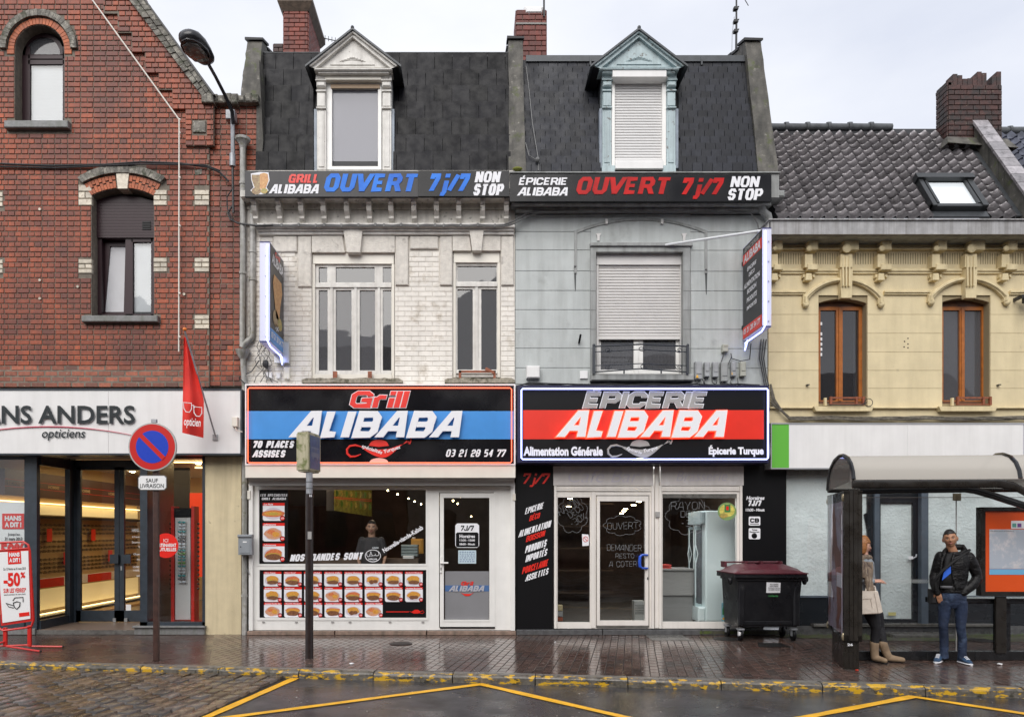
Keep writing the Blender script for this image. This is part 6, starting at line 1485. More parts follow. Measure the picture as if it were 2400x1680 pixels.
one('handle',M_blueh,d2,lambda b:b.tube([P(1518,1300,Yg-.03),P(1505,1300,Yg-.08),P(1500,1304,Yg-.09),P(1499,1316,Yg-.09),P(1500,1327,Yg-.09),P(1505,1331,Yg-.08),P(1518,1331,Yg-.03)],[.016,.018,.024,.026,.024,.018,.016],8),smooth=True)
one('lock',M_black,d2,lambda b:b.pbox(1517,1519.5,1352,1358,Yg-.02,.006))
one('post',M_alu,eh,lambda b:(b.bbox(X(1534,Yg),X(1544,Yg),Yg-.02,Yg+.08,Z(1472,Yg),Z(1092,Yg),.01),b.bbox(X(1531,Yg),X(1534,Yg),Yg-.05,Yg-.01,Z(1112,Yg),Z(1098,Yg),.003)))
one('key_switch',M_gshut,eh,lambda b:(b.bbox(X(1535,Yg),X(1545,Yg),Yg-.05,Yg-.02,Z(1212,Yg),Z(1199,Yg),.005),b.disc(P(1540,1205.5,Yg-.056),.014,.005,10)))
f3=one('shop_frame',M_alu,eh,lambda b:b.pprism([(1551,1472),(1551,1151),(1735,1151),(1735,1472)][::-1],Yg,.08,[[(1553,1457),(1553,1166),(1727,1166),(1727,1457)]]))
one('frame_top',M_slab,f3,lambda b:b.pbox(1553,1727,1157,1165.5,Yg-.006,.01))
one('pane',M_pane,f3,lambda b:b.pbox(1552,1728,1165,1458,Yg+.04,.008))
one('side_panel',M_black,eh,lambda b:(b.pbox(1741,1843,1090,1465,FY-.0,.1),b.pbox(1746,1800,1162,1198,FY-.012,.01)))
M_gpl=mat('grey_plinth',(.09,.09,.092),.4,noise_=(14,.3),rnoise=(4,.2,.5),bump=(40,.003))
for a,c in((1210,1410),(1411,1640),(1641,1843)):one('plinth_stone',M_gpl,eh,lambda b:b.bbox(X(a),X(c)-.004,FY-.09,FY+.1,0,Z(1473.5),.006))
one('moss_line',M_moss,eh,lambda b:b.pbox(1640,1843,1478,1485,FY-.095,.003))
hs=thing('hours_lettering',P(1773,1200,FY-.015),'white opening hours lettering on the black panel right of the grocery window','lettering')
text('lettering','Horaires',1749,1792,1162,1171,FY-.014,M_wp,hs,shear=.2,bold=.04);heavy('lettering','7J/7',1753,1785,1172,1185,FY-.014,M_wp,hs,(.28,.18),.15,.001);text('lettering','11h30 - Minuit',1748,1792,1191,1198,FY-.014,M_wp,hs,bold=.04)
st_=thing('card_sticker',P(1768,1230,FY-.005),'white square bank card sticker on the black panel, above the meal ticket one','sticker')
one('back',M_wp,st_,lambda b:b.pprism(rr_(1755,1782,1210,1231,2)[::-1],FY-.006,.006));heavy('lettering','CB',1758,1779,1214,1224,FY-.008,M_black,st_,(.3,.24),0,.001);one('small_print',M_gcable,st_,lambda b:b.pbox(1758,1779,1226.5,1228.5,FY-.008,.002))
st_=thing('ticket_sticker',P(1768,1262,FY-.005),'white meal ticket sticker with a dark ball, lowest on the black panel','sticker')
one('back',M_wp,st_,lambda b:b.pprism(rr_(1755,1782,1237,1263,2)[::-1],FY-.006,.006));text('lettering','Ticket',1762,1775,1239,1243,FY-.008,M_black,st_,bold=.03);text('lettering','Restaurant',1757,1780,1244,1247.5,FY-.008,M_black,st_,bold=.03);one('ball',M_black,st_,lambda b:b.ball(P(1768,1255,FY-.008),.046,.008,.046,14,8),smooth=True)
yg=Yg+.03
t=tag(one('no_smoking_notice',M_wp,None,lambda b:b.pprism([(1364,1251),(1379,1252),(1381,1262),(1380,1278),(1365,1279)][::-1],yg,.003)),'small white no smoking notice on the grocery side pane','notice')
one('ring',M_redv,t,lambda b:(b.tube([P(1372.5+6*math.cos(k*.52),1263+6*math.sin(k*.52),yg-.003)for k in range(12)],.004,4,closed=True),b.tube([P(1368,1259,yg-.003),P(1377,1267,yg-.003)],.004,4)))
M_chalk=mat('white_marker',(.42,.43,.44),.7)
def scribble(t,s,x0,x1,y0,y1,rot=0,r=.0017,Y=yg):
 """thin hand lettering on the glass: the letter skeletons as fine tubes"""
 n=sum(.6 if c==' ' else max(.35,GW.get(c,1))for c in s)+.35*(len(s)-1);u=(x1-x0)/n;x=0;h=y1-y0;cx,cy=(x0+x1)/2,(y0+y1)/2;b=MB();rq=random.Random(len(s)+int(x0))
 for c in s:
  if c==' ':x+=.95*u;continue
  w=max(.35,GW.get(c,1))*u
  for p in GL.get(c,GL['O']):
   q=[k for k in p if k!='c']+([p[0]]if p[-1]=='c' else[])
   pts=[]
   for k in q:
    a,d=x0+x+k[0]*w-cx+rq.uniform(-.4,.4),-(h/2)+h*(1-k[1])+rq.uniform(-.5,.5)
    pts.append(P(cx+a*math.cos(rot)+d*math.sin(rot),cy-a*math.sin(rot)+d*math.cos(rot),Y))
   if len(pts)>1:b.tube(pts,r,4)
  x+=w+.35*u
 b.build('handwriting',M_chalk,t)
def cloud(t,cx,cy,rx,ry,n,Y=yg,rot=0):
 b=MB();pts=[]
 for k in range(n*6+1):
  a=2*math.pi*k/(n*6);s=1+.16*abs(math.sin(n*a/2))-.08
  x,y=rx*s*math.cos(a),ry*s*math.sin(a);pts.append(P(cx+x*math.cos(rot)-y*math.sin(rot),cy+x*math.sin(rot)+y*math.cos(rot),Y))
 b.tube(pts,.0015,4);b.build('cloud_outline',M_chalk,t)
t=thing('window_writing',P(1345,1250,yg),'white hand-drawn cloud with slanted discount words on the narrow grocery side pane','writing')
scribble(t,'RAYON',1306,1358,1178,1196,.5);scribble(t,'DECO',1330,1368,1190,1204,.6);scribble(t,'-30%',1336,1374,1210,1225,.55);cloud(t,1342,1205,34,42,8)
t=thing('window_writing',P(1459,1320,yg),'white handwriting on the grocery door, an opening cloud above three lines of words','writing')
scribble(t,'OUVERT',1424,1495,1224,1239,.03);cloud(t,1459,1231,42,22,9);scribble(t,'DEMANDER',1423,1503,1276,1290,-.02);scribble(t,'RESTO',1443,1486,1297,1307);scribble(t,'A COTER',1428,1492,1315,1327,.02)
t=thing('window_writing',P(1618,1250,yg),'large white hand-drawn discount cloud on the right grocery window','writing')
scribble(t,'RAYON',1573,1651,1176,1193,r=.002);scribble(t,'DECO',1596,1644,1197,1211,r=.002);scribble(t,'-30%',1598,1650,1219,1233,r=.002);cloud(t,1613,1208,50,42,9)
t=thing('round_sticker',P(1704,1218,yg),'round green and yellow food sticker at the top right of the grocery window','sticker')
one('disc',mat('sticker_green',(.2,.32,.12),.4),t,lambda b:b.disc(P(1704,1198,yg),22*yg/F,.003,28,21*yg/F));one('yellow_field',mat('sticker_yellow',(.62,.55,.12),.4,noise_=(30,.3)),t,lambda b:b.disc(P(1704,1196,yg-.002),18*yg/F,.002,24,15*yg/F));one('food_picture',M_bun,t,lambda b:b.disc(P(1696,1208,yg-.004),10*yg/F,.002,14,6*yg/F));one('label',mat('sticker_dgreen',(.04,.2,.06),.4),t,lambda b:b.pbox(1698,1712,1182,1200,yg-.005,.002));one('label_centre',M_redv,t,lambda b:b.pbox(1702,1708,1186,1195,yg-.007,.002))
t=tag(one('bottle_sticker',mat('sticker_blue',(.2,.42,.5),.4,noise_=(20,.3)),None,lambda b:b.pbox(1691,1722,1412,1455,yg,.003)),'small picture sticker of green bottles at the bottom right of the grocery window','sticker')
one('bottle',mat('sticker_dgreen'),t,lambda b:[b.pprism([(x-3,1440),(x-3,1428),(x-1,1422),(x-1,1417),(x+1,1417),(x+1,1422),(x+3,1428),(x+3,1440)][::-1],yg-.003,.002)for x in(1696,1701)]);one('can',mat('can_dark',(.12,.02,.03),.3),t,lambda b:b.pbox(1705,1712,1428,1441,yg-.003,.002));one('fruit',M_yellow,t,lambda b:b.disc(P(1697,1449,yg-.003),.03,.002,10,.02))
# ---------------- grocery interior
M_fl=mat('grey_shop_floor',(.14,.13,.12),.25)
one('shop_floor',M_fl,eh,lambda b:b.box(X(1212),X(1795),FY+.1,17.5,0,.11))
one('room_walls',M_int,eh,lambda b:(b.box(X(1212),X(1213),FY+.1,17.5,.1,3),b.box(X(1795),X(1796),FY+.1,17.5,.1,3),b.box(X(1212),X(1795),17.5,17.55,.1,3)))
one('room_ceiling',M_intc,eh,lambda b:b.box(X(1212),X(1795),FY+.1,17.5,2.9,2.95))
for k,(px,py,Y)in enumerate(((1336,1169,13.2),(1497,1176,13.2),(1485,1184,13.8),(1466,1193,14.6),(1462,1198,15.2),(1457,1203,15.8),(1333,1187,14.6))):
 tag(one('ceiling_spot',M_lampS,None,lambda b:b.lathe(P(px,py,Y),[(.045,0),(.045,.01)],10)),('small recessed ceiling spot inside the grocery, '+('nearer one in the side pane','nearest in the door','second in the door','third in the door','fourth in the door','farthest in the door','farther one in the side pane')[k]),'ceiling light','ceiling spots in the grocery')
M_fr=mat('fridge_white',(.74,.82,.82),.3,noise_=(3,.03));M_frs=mat('fridge_grey',(.35,.42,.43),.3)
Yf=12.25
fr_=thing('drinks_fridge',Vector((X(1668,Yf),Yf,.11)),'tall white drinks fridge seen side-on behind the grocery window, glass doors left','fridge')
xs0,xs1=X(1654,Yf),X(1722,Yf)
one('side',M_fr,fr_,lambda b:b.bbox(xs0,xs1+.3,Yf,Yf+.7,Z(1456,Yf),Z(1196,Yf),.02))
one('front_top',M_frs,fr_,lambda b:b.bbox(xs0-.09,xs0-.003,Yf+.01,Yf+.7,Z(1228,Yf),Z(1198,Yf),.02));one('base_grille',M_fr,fr_,lambda b:(b.bbox(xs0-.12,xs0-.003,Yf+.01,Yf+.7,Z(1456,Yf),Z(1423,Yf),.02),[b.box(xs0-.125,xs0-.12,Yf+.05,Yf+.6,Z(1430+k*4,Yf),Z(1428.5+k*4,Yf))for k in range(6)]))
for k,(xa,xb,yA)in enumerate(((1614,1628,13.1),(1628.5,1648,12.45))):
 dd=one('glass_door',M_frs,fr_,lambda b:b.pprism([(xa,1420),(xa,1236-(0 if k==0 else 5)),(xb,1233-(0 if k==0 else 5)),(xb,1424)][::-1],yA,.03,[[(xa+3,1412),(xa+3,1242),(xb-3,1240),(xb-3,1416)]]))
 one('pane',M_paneG,dd,lambda b:b.pbox(xa+3,xb-3,1240,1414,yA+.01,.005))
 hx=xa+2
 one('handle',M_fr,dd,lambda b:b.tube([P(hx,1240,yA-.03),P(hx,1275,yA-.04),P(hx-4,1298,yA-.05),P(hx,1320,yA-.04),P(hx,1400,yA-.03)],.008,5)and b.tube([P(hx,1275,yA-.04),P(hx+5,1298,yA-.05),P(hx,1320,yA-.04)],.008,5))
ct=thing('grocery_counter',Vector((X(1590,12.6),12.6,.11)),'long pale grey counter behind the grocery window','counter')
M_ct=mat('counter_laminate',(.24,.235,.23),.4,noise_=(3,.05))
one('body',M_ct,ct,lambda b:b.box(X(1545,12.6),X(1625,12.6),12.6,13.2,.11,Z(1395,12.6)));one('panel',mat('counter_top_panel',(.30,.29,.28),.35),ct,lambda b:(b.box(X(1545,12.6),X(1625,12.6),12.56,13.2,Z(1394,12.6),Z(1336,12.6)),b.box(X(1544,12.6),X(1626,12.6),12.52,13.22,Z(1335.5,12.6),Z(1332,12.6))))
for k in range(3):
 t=tag(one('red_box',mat('pizza_box_%d'%k,(.42,.03,.02),.5,noise_=(12,.3)),None,lambda b:b.bbox(X(1546,12.65),X(1574,12.65),12.65,12.95,Z(1333-k*3.6,12.65)+.002,Z(1330-k*3.6,12.65),.004)),('lowest','middle','topmost')[k]+' of three flat red boxes stacked on the grocery counter','box','red boxes on the grocery counter')
t=thing('crate',Vector((X(1498,12.6),12.6,.11)),'white plastic lattice crate on the floor behind the grocery door','crate')
one('shell',mat('crate_white',(.35,.35,.33),.5),t,lambda b:b.box(X(1487,12.6),X(1511,12.6),12.6,12.8,.11,Z(1408,12.6)));one('slots',M_black,t,lambda b:[b.box(X(1489+i*3,12.6),X(1490.6+i*3,12.6),12.594,12.6,Z(1438-j*4,12.6),Z(1436.4-j*4,12.6))for i in range(7)for j in range(6)])
t=thing('parcel_stack',Vector((X(1312,12.1),12.1,.11)),'small stack of wrapped goods at the left foot of the grocery side pane','goods')
for k,(m_,h)in enumerate(((mat('goods_red',(.3,.07,.03),.5),10),(mat('goods_grey',(.3,.3,.3),.3),14),(mat('goods_beige',(.45,.36,.2),.5),14))):one('pack',m_,t,lambda b:b.bbox(X(1306,12.1),X(1319,12.1),12.1,12.25,Z(1455-sum((10,14,14)[:k]),12.1),Z(1455-sum((10,14,14)[:k])-h+1,12.1),.01))
t=thing('dark_shelving',Vector((1.9,16,.11)),'dim shelving at the back of the grocery, seen through the door','shelf')
for k in range(5):one('shelf',M_int,t,lambda b:b.box(X(1240),X(1560),16.2,16.7,.3+k*.5,.34+k*.5))
la=bpy.data.lights.new('grocery_light','AREA');la.energy=26;la.color=(.95,.98,1);la.size=1.5
lo=bpy.data.objects.new('grocery_light',la);COL.objects.link(lo);lo.location=(3.2,12.6,2.85)
# ---------------- meters and boxes on the wall
M_mb=mat('meter_grey',(.33,.34,.35),.4,noise_=(9,.15));M_mb2=mat('meter_cream',(.42,.42,.36),.4)
for i,(a,c,y0,y1,m_,lab)in enumerate(((1626,1642,850,891,M_mb,'meter_box'),(1648,1660,851,885,M_mb,''),(1667,1680,851,886,M_mb,''),(1686,1702,851,896,M_greyd,''),(1710,1721,850,884,M_mb,''),(1731,1744,850,884,M_mb2,''),(1690,1703,810,827,M_mb2,''))):
 mb_=one('meter_box',m_,eh,lambda b:(b.bbox(X(a),X(c),FY-.09,FY,Z(y1),Z(y0),.008),b.bbox(X(a+2),X(c-2),FY-.1,FY-.085,Z(y1-12),Z(y0+4),.004)))
 if i in(0,4):one('warning_mark',M_yellow,mb_,lambda b:b.pprism([(a+5,y1-6),((a+c)/2,y1-14),(c-4,y1-6)][::-1],FY-.104,.003))
one('junction_box',M_fascia,eh,lambda b:b.bbox(X(1233),X(1264),FY-.12,FY,Z(889),Z(861),.015));one('bell_box',M_wv,eh,lambda b:b.bbox(X(1359),X(1377),FY-.03,FY,Z(888),Z(870),.004))
b=MB();rr=random.Random(5)
for k in range(9):
 x=1632+k*12;b.tube([P(x,886,FY-.06),P(x+rr.uniform(-8,8),897,FY-.08),P(x+rr.uniform(-12,20),905,FY-.06),P(x+rr.uniform(10,40),901,FY-.1)],.008,5)
for k in range(3):b.tube([P(1796-k*6+0,795,FY-.04),P(1790-k*5,840,FY-.05),P(1796-k*4,880,FY-.05),P(1802-k*5,905,FY-.06)],.010,5)
b.tube([P(1760,805,FY-.4),P(1757,842,FY-.1),P(1735,846,FY-.04),P(1715,840,FY-.04),P(1713,828,FY-.04)],.008,5);b.tube([P(1697,827,FY-.05),P(1690,850,FY-.05)],.008,5);b.tube([P(1715,835,FY-.05),P(1706,855,FY-.05),P(1700,880,FY-.05)],.008,5)
b.tube([P(1230+k*50,900+(k%2)*3,FY-.1)for k in range(12)],.014,5);b.tube([P(1210,905,FY-.12),P(1240,897,FY-.1),P(1290,899,FY-.12),P(1420,902,FY-.14)],.012,5)
tag(b.build('loose_wires',M_cable),'loose black wires around the meter boxes over the grocery sign','wires')
# ---------------- projecting signs
def psign(side,label,x0,x1,zt,zb,rows,kind):
 """double sided light box at right angles to the wall"""
 Ya_,Yb_=10.95,11.74
 t=thing('projecting_sign',((x0+x1)/2,Yb_,zb),label,'sign')
 one('case',mat('sign_case',(.62,.62,.7),.35,emit=((.5,.52,1),.04)),t,lambda b:(b.box(x0,x1,Ya_,Yb_,zb,zb+.02),b.box(x0,x1,Ya_,Yb_,zt-.02,zt),b.box(x0,x1,Ya_,Ya_+.02,zb,zt),b.box(x0,x1,Yb_-.02,Yb_,zb,zt),b.box(x0+.02,x1-.02,Ya_+.02,Yb_-.02,zb+.02,zt-.02)))
 for s,xf in((1,x1),(-1,x0)):
  y0,y1=(Ya_+.015,Yb_-.015)
  one('face',M_bpan2,t,lambda b:b.box(xf,xf+s*.006,y0,y1,zb+.02,zt-.02))
  ux=(0,s,0)
  def q(y,z):return Vector((xf+s*.012,y,z))
  H_=zt-zb;yc=(Ya_+Yb_)/2
  one('band',M_blue if kind=='grill' else M_bandR,t,lambda b:b.box(xf,xf+s*.008,y0,y1,zb+.02,zb+(.23 if kind=='grill' else.20)))
  if kind!='grill':one('band',M_bandR,t,lambda b:b.box(xf,xf+s*.008,y0,y1,zb+H_*.80,zb+H_*.91))
  for s_,fz,h,w,m_ in rows:text3('lettering',s_,q(yc,zb+H_*fz),w,h,m_,t,ux=ux,uz=(0,0,1)if kind=='grill' else(0,s*.0,1),shear=.2,bold=.03)
  if kind=='grill':
   def kb(b):b.add([q(yc+(u)*.79*s,zb+H_*v)for u,v in((-.26,.72),(.28,.72),(.34,.62),(.2,.46),(.12,.30),(-.1,.30),(-.22,.45),(-.34,.62))],[(0,1,2,3,4,5,6,7)])
   one('kebab_picture',M_keb,t,kb)
   one('plate_picture',M_keb2,t,lambda b:b.add([q(yc-.1*s+.17*math.cos(a),zb+H_*.29+.13*math.sin(a))for a in[k*.5236 for k in range(12)]],[tuple(range(12))]));one('burger_picture',M_bun,t,lambda b:b.add([q(yc+.13*s+.12*math.cos(a),zb+H_*.27+.1*math.sin(a))+Vector((s*.002,0,0))for a in[k*.5236 for k in range(12)]],[tuple(range(12))]))
  xn=xf-s*.035
 xn=(x1-.03)if side<0 else(x0+.03)
 xc=x1 if side<0 else x0
 one('neon_tube',M_neonB,t,lambda b:b.tube([(xc-.03*(1 if side<0 else-1),Ya_-.035,zt-.06),(xc-.03*(1 if side<0 else-1),Ya_-.035,zb+.02),(xc,Ya_+.03,zb-.06),(xc,Yb_-.1,zb-.06),(xc,Yb_-.08,zb-.17),(xc,Yb_-.2,zb-.04)],.013,6))
 for k in range(5):one('clip',M_gal,t,lambda b:b.ball(((x0+x1)/2+.02,Ya_-.01,zb+H_*(k+.3)/5),.012,n=6,m=4))
 one('bracket',M_gal,t,lambda b:(b.box((x0+x1)/2-.02,(x0+x1)/2+.02,Yb_,FY,zt-.3,zt-.25),b.box((x0+x1)/2-.02,(x0+x1)/2+.02,Yb_,FY,zb+.25,zb+.3),b.box(x0+.02,x1+.1,Yb_-.06,Yb_+.02,zb-.14,zb+.2)if side<0 else None))
 return t
psign(-1,'projecting light box of the grill with kebab picture and blue neon edge, on the left',-3.255,-3.10,6.09,4.56,[('ALIBABA',.86,.16,.66,M_wp),('Grill',.94,.09,.3,M_rp2),('7j/7',.20,.1,.26,M_wp),('03 21 28 54 77',.09,.1,.70,M_wp)],'grill')
psign(1,'projecting light box of the grocery listing its goods, on the right',4.395,4.53,6.30,4.79,[('ÉPICERIE',.945,.08,.6,mat('silver_print')),('ALIBABA',.855,.13,.68,M_wp),('ÉPICERIE',.72,.075,.38,M_wp),('DÉCO',.65,.075,.24,M_wp),('ALIMENTATION',.56,.08,.66,M_wp),('BOISSON',.48,.075,.38,M_wp),('PRODUITS',.39,.075,.42,M_wp),('IMPORTÉS',.31,.075,.42,M_wp),('03 21 28 54 77',.08,.09,.68,M_wp)],'grocery')
tag(one('stay_rod',mat('white_rod',(.7,.72,.74),.3),None,lambda b:b.tube([P(1548,576,FY-.02),P(1783,541,11.1)],.02,8)),'long pale rod bracing the right projecting sign to the wall','rod')
for py in(616,765):one('wall_sensor',M_black,eh,lambda b:b.bbox(X(1738),X(1743),FY-.06,FY,Z(py+7),Z(py),.003))
t=thing('aerial',P(1725,140,12.9),'tall thin aerial mast with clamps standing on the grocery roof','aerial')
one('mast',M_cable,t,lambda b:b.tube([P(1725,150,12.9),P(1726,60,12.9),P(1726,-25,12.9)],[.022,.018,.014],6))
for py in(18,48,71):one('clamp',M_cable,t,lambda b:(b.pbox(1721,1731,py-3,py+3,12.86,.08),b.tube([P(1719,py+2,12.88),P(1732,py-2,12.88)],.012,4)))
one('rod',M_cable,t,lambda b:b.tube([P(1744,-3,12.9),P(1754,14,12.9)],.008,4));one('wire',M_gcable,t,lambda b:b.tube([P(1721,40,12.9),P(1716,80,12.9),P(1715,140,12.9)],.004,4))
t=thing('yagi_aerial',P(760,100,15),'small horizontal rod aerial beside the left chimney','aerial')
one('boom',M_cable,t,lambda b:b.tube([P(748,88,15),P(790,97,15)],.01,4));one('elements',M_cable,t,lambda b:[b.tube([P(754+k*8,86+k*1.7-4,15),P(754+k*8,86+k*1.7+8,15)],.006,4)for k in range(5)])
tag(one('roof_vent',M_cable,None,lambda b:(b.tube([P(905,124,13.2),P(918,126,13.2)],.012,5),b.tube([P(912,140,13.2),P(912,125,13.2)],.012,5))),'tiny dark rod sticking up behind the left mansard right of its dormer','rod')
# ------------------------------------------------------------------ cream house with the empty shop
M_cr=mat('cream_facade',(.68,.575,.36),.6,noise_=(4,.06),bump=(55,.004),streak=((.44,.36,.21),.35,5),patch=((.36,.30,.19),5,.70,.06))
M_crj=mat('cream_joint',(.30,.24,.14),.8)
M_crs=mat('cream_trim',(.68,.57,.345),.6,noise_=(7,.08),bump=(55,.003),streak=((.38,.30,.16),.5))
M_wood=mat('orange_wood',(.36,.115,.02),.4,noise_=(14,.2),bump=(30,.001,(1,1,.1))if False else(30,.001))
M_woodd=mat('dark_wood',(.11,.04,.015),.5,noise_=(14,.3))
M_tile_r=mat('glazed_roof_tile',(.28,.26,.27),.18,noise_=(10,.25),var=.3,bump=(40,.002),rnoise=(5,.12,.3),spec=1,patch=((.08,.07,.07),7,.62,.08),patch2=((.12,.10,.03),22,.74,.02))
M_rid=mat('ridge_tile',(.07,.075,.08),.3,noise_=(8,.3))
crh=thing('cream_house',(8.2,FY,0),'low cream house with a black tiled roof above the empty shop on the right','house')
XR=2420
wo=[(1800,1100),(1800,548),(2520,548),(2520,1100)]
op1=[(1919,945),(1919,712)]+arch_pts(1976,57,699,710,8)+[(2033,712),(2033,945)]
op1=[(1919,945)]+arch_pts(1976,57,699,709,8)+[(2033,945)]
op2=[(2209,945)]+arch_pts(2265,56,697,707,8)+[(2321,945)]
b=MB();b.prism(tw(wo)[::-1],FY+.03,FY+.3,[tw(op1),tw(op2)]);b.build('wall',M_crj,crh)
ys=[955,910,868,825,781,737,692]
for i in range(6):
 for a,c in((1801,1918.5),(2033.5,2208.5),(2321.5,2520)):one('render_course',M_cr,crh,lambda b:b.bbox(X(a),X(c),FY,FY+.05,Z(ys[i])+.002,Z(ys[i+1])-.002,.002))
one('render_field',M_cr,crh,lambda b:b.prism(tw([(1801,692),(1801,549),(2520,549),(2520,692)])[::-1],FY,FY+.04))
one('render_field',M_cr,crh,lambda b:b.prism(tw([(1801,1100),(1801,955),(2520,955),(2520,1100)])[::-1],FY,FY+.04))
for op in(op1,op2):one('lintel',M_cr,crh,lambda b:b.prism(tw([op[0]]and[(op[1][0]-.3,712),(op[1][0]-.3,691)]+[(op[-2][0]+.3,691),(op[-2][0]+.3,712)]+op[1:-1][::-1])[::-1],FY+.001,FY+.05))if False else None
one('string_course',M_crs,crh,lambda b:(b.bbox(X(1801),X(2520),FY-.05,FY+.01,Z(638),Z(632),.006),b.bbox(X(1801),X(2520),FY-.03,FY+.01,Z(643),Z(638.3),.004)))
for a,c in((1801,1888),(2070,2180),(2364,2520)):one('impost_band',M_crs,crh,lambda b:(b.bbox(X(a),X(c),FY-.05,FY+.01,Z(688),Z(683),.006),b.bbox(X(a),X(c),FY-.03,FY+.01,Z(692),Z(688.3),.004)))
one('sill_band',M_crs,crh,lambda b:(b.bbox(X(1801),X(2520),FY-.06,FY+.01,Z(958),Z(955),.004),))
for a,c in((1908,2048),(2201,2338)):one('window_sill',M_crs,crh,lambda b:(b.pprism([(a,952),(a+5,963),(c-5,963),(c,952)],FY-.11,.2)))
for a,c in((1822,1880),(1910,1965),(2002,2050),(2080,2177),(2207,2258),(2296,2340),(2371,2420)):
 n=int((c-a)/5.5)
 one('fluting',M_crj,crh,lambda b:[b.pbox(a+(c-a)*(k+.5)/n-.9,a+(c-a)*(k+.5)/n+.9,593,619,FY-.003,.004)for k in range(n)])
one('cornice',M_crs,crh,lambda b:(b.bbox(X(1801),X(2520),FY-.2,FY+.02,Z(563),Z(556),.01),b.bbox(X(1801),X(2520),FY-.12,FY+.02,Z(572),Z(563.3),.02),b.bbox(X(1801),X(2520),FY-.06,FY+.02,Z(588),Z(584),.006)))
def console(cx,w,big):
 y0=565;ye=640 if not big else 700
 o=one('console',M_crs,crh,lambda b:(b.bbox(X(cx-w*.62),X(cx+w*.62),FY-.2,FY,Z(571),Z(562),.008),b.bbox(X(cx-w/2),X(cx+w/2),FY-.17,FY,Z(595),Z(571.5),.012),b.pprism([(cx-w*.4,595.5),(cx-w*.42,626),(cx+w*.42,626),(cx+w*.4,595.5)],FY-.13,.13)))
 one('rosette',M_crs,o,lambda b:b.lathe(P(cx,583,FY-.17),[(w*.3/143,.0),(w*.29/143,-.02),(w*.15/143,-.035),(.001,-.038)],14,'Y'),smooth=True)
 if not big:
  one('drop',M_crs,o,lambda b:(b.bbox(X(cx-w*.56),X(cx+w*.56),FY-.15,FY,Z(640),Z(626.5),.008),b.pprism([(cx-6,640.5),(cx-8,656),(cx+8,656),(cx+6,640.5)],FY-.12,.12),b.pprism([(cx-14,643),(cx-14,651),(cx-9,648),(cx-8,643)],FY-.07,.07),b.pprism([(cx+8,643),(cx+9,648),(cx+14,651),(cx+14,643)],FY-.07,.07)))
 else:
  one('shaft',M_crs,o,lambda b:(b.pprism([(cx-w*.44,626.3),(cx-w*.36,698),(cx+w*.36,698),(cx+w*.44,626.3)],FY-.1,.1),[b.pprism([(cx+k-2,600),(cx+k*.9-1.6,670),(cx+k*.9+1.6,670),(cx+k+2,600)],FY-.142,.05)for k in(-8,0,8)]))
for cx,w,big in((1816,18,0),(1896,22,0),(1984,34,1),(2066,22,0),(2194,22,0),(2276,34,1),(2357,22,0),(2440,22,0)):console(cx,w,big)
def hood(cx,crown,hw,endy):
 o=arch_pts(cx,hw,crown,crown+42,14);i_=arch_pts(cx,hw-12,crown+10,crown+50,14)
 pts=[(cx-hw-1,endy-10)]+o+[(cx+hw+1,endy-10),(cx+hw-12,endy-10)]+i_[::-1]+[(cx-hw+12,endy-10)]
 h=one('hood_mould',M_crs,crh,lambda b:b.pprism(pts,FY-.06,.07))
 one('hood_roll',M_crs,h,lambda b:b.tube([P(a,c,FY-.065)for a,c in[(cx-hw+6,endy-12)]+arch_pts(cx,hw-6,crown+5,crown+46,14)+[(cx+hw-6,endy-12)]],.028,6))
 for s in(-1,1):one('hood_end',M_crs,h,lambda b:b.ball(P(cx+s*(hw-5.5),endy-8,FY-.04),.052,.05,.055,10,7),smooth=True)
hood(1977,650,94,722);hood(2271,648,94,717)
def win(op,x0,x1,parts,blindpos=None):
 Yw=FY+.16
 f=one('window',M_wood,crh,lambda b:b.pprism([(x0,952),(x0,719),(x1,719),(x1,952)][::-1],Yw,.07,[[(p[0],938),(p[0],727),(p[1],727),(p[1],938)]for p in parts]))
 one('top_board',M_woodd,f,lambda b:b.pbox(x0,x1,700,719,Yw,.05))
 m_=(parts[0][1]+parts[1][0])/2
 one('mullion',M_wood,f,lambda b:b.bbox(X(m_-2.6,Yw),X(m_+2.6,Yw),Yw-.02,Yw,Z(940,Yw),Z(722,Yw),.006));one('bottom_rail',M_woodd,f,lambda b:b.pbox(x0+3,x1-3,940,947,Yw-.01,.02))
 for p in parts:one('pane',M_paneH if x0<2000 else M_paneG,f,lambda b:b.pbox(p[0]-.5,p[1]+.5,726,939,Yw+.03,.005))
 return f
win(op1,1915,2024,((1923,1960),(1975,2013)));win(op2,2205,2310,((2211,2249),(2261,2301)))
one('curtain',M_blind,crh,lambda b:(b.pbox(2001,2015,727,940,FY+.35,.02),));one('sheer_curtain',mat('sheer',(.22,.24,.28),.7),crh,lambda b:(b.pbox(2208,2250,720,830,FY+.4,.01),b.pbox(2262,2302,720,905,FY+.4,.01)))
one('flower_print',mat('dim_print',(.08,.09,.11),.7),crh,lambda b:b.disc(P(2243,805,FY+.38),.16,.01,20,.3));one('paper',M_wv,crh,lambda b:b.pbox(2292,2300,835,884,FY+.3,.004));one('mug',M_redv,crh,lambda b:b.pbox(2290,2293,850,880,FY+.28,.01))
one('broken_label',M_wv,crh,lambda b:[b.pbox(1921.5,1927,755+k*12,762+k*12,FY+.183,.003)for k in(0,2,3,4,5,6)])
one('room',M_dark,crh,lambda b:(b.box(X(1805),X(2520),FY+1.5,FY+1.55,3.3,6.6),b.box(X(1801),X(1803),FY+.3,FY+1.5,3.3,6.6)))
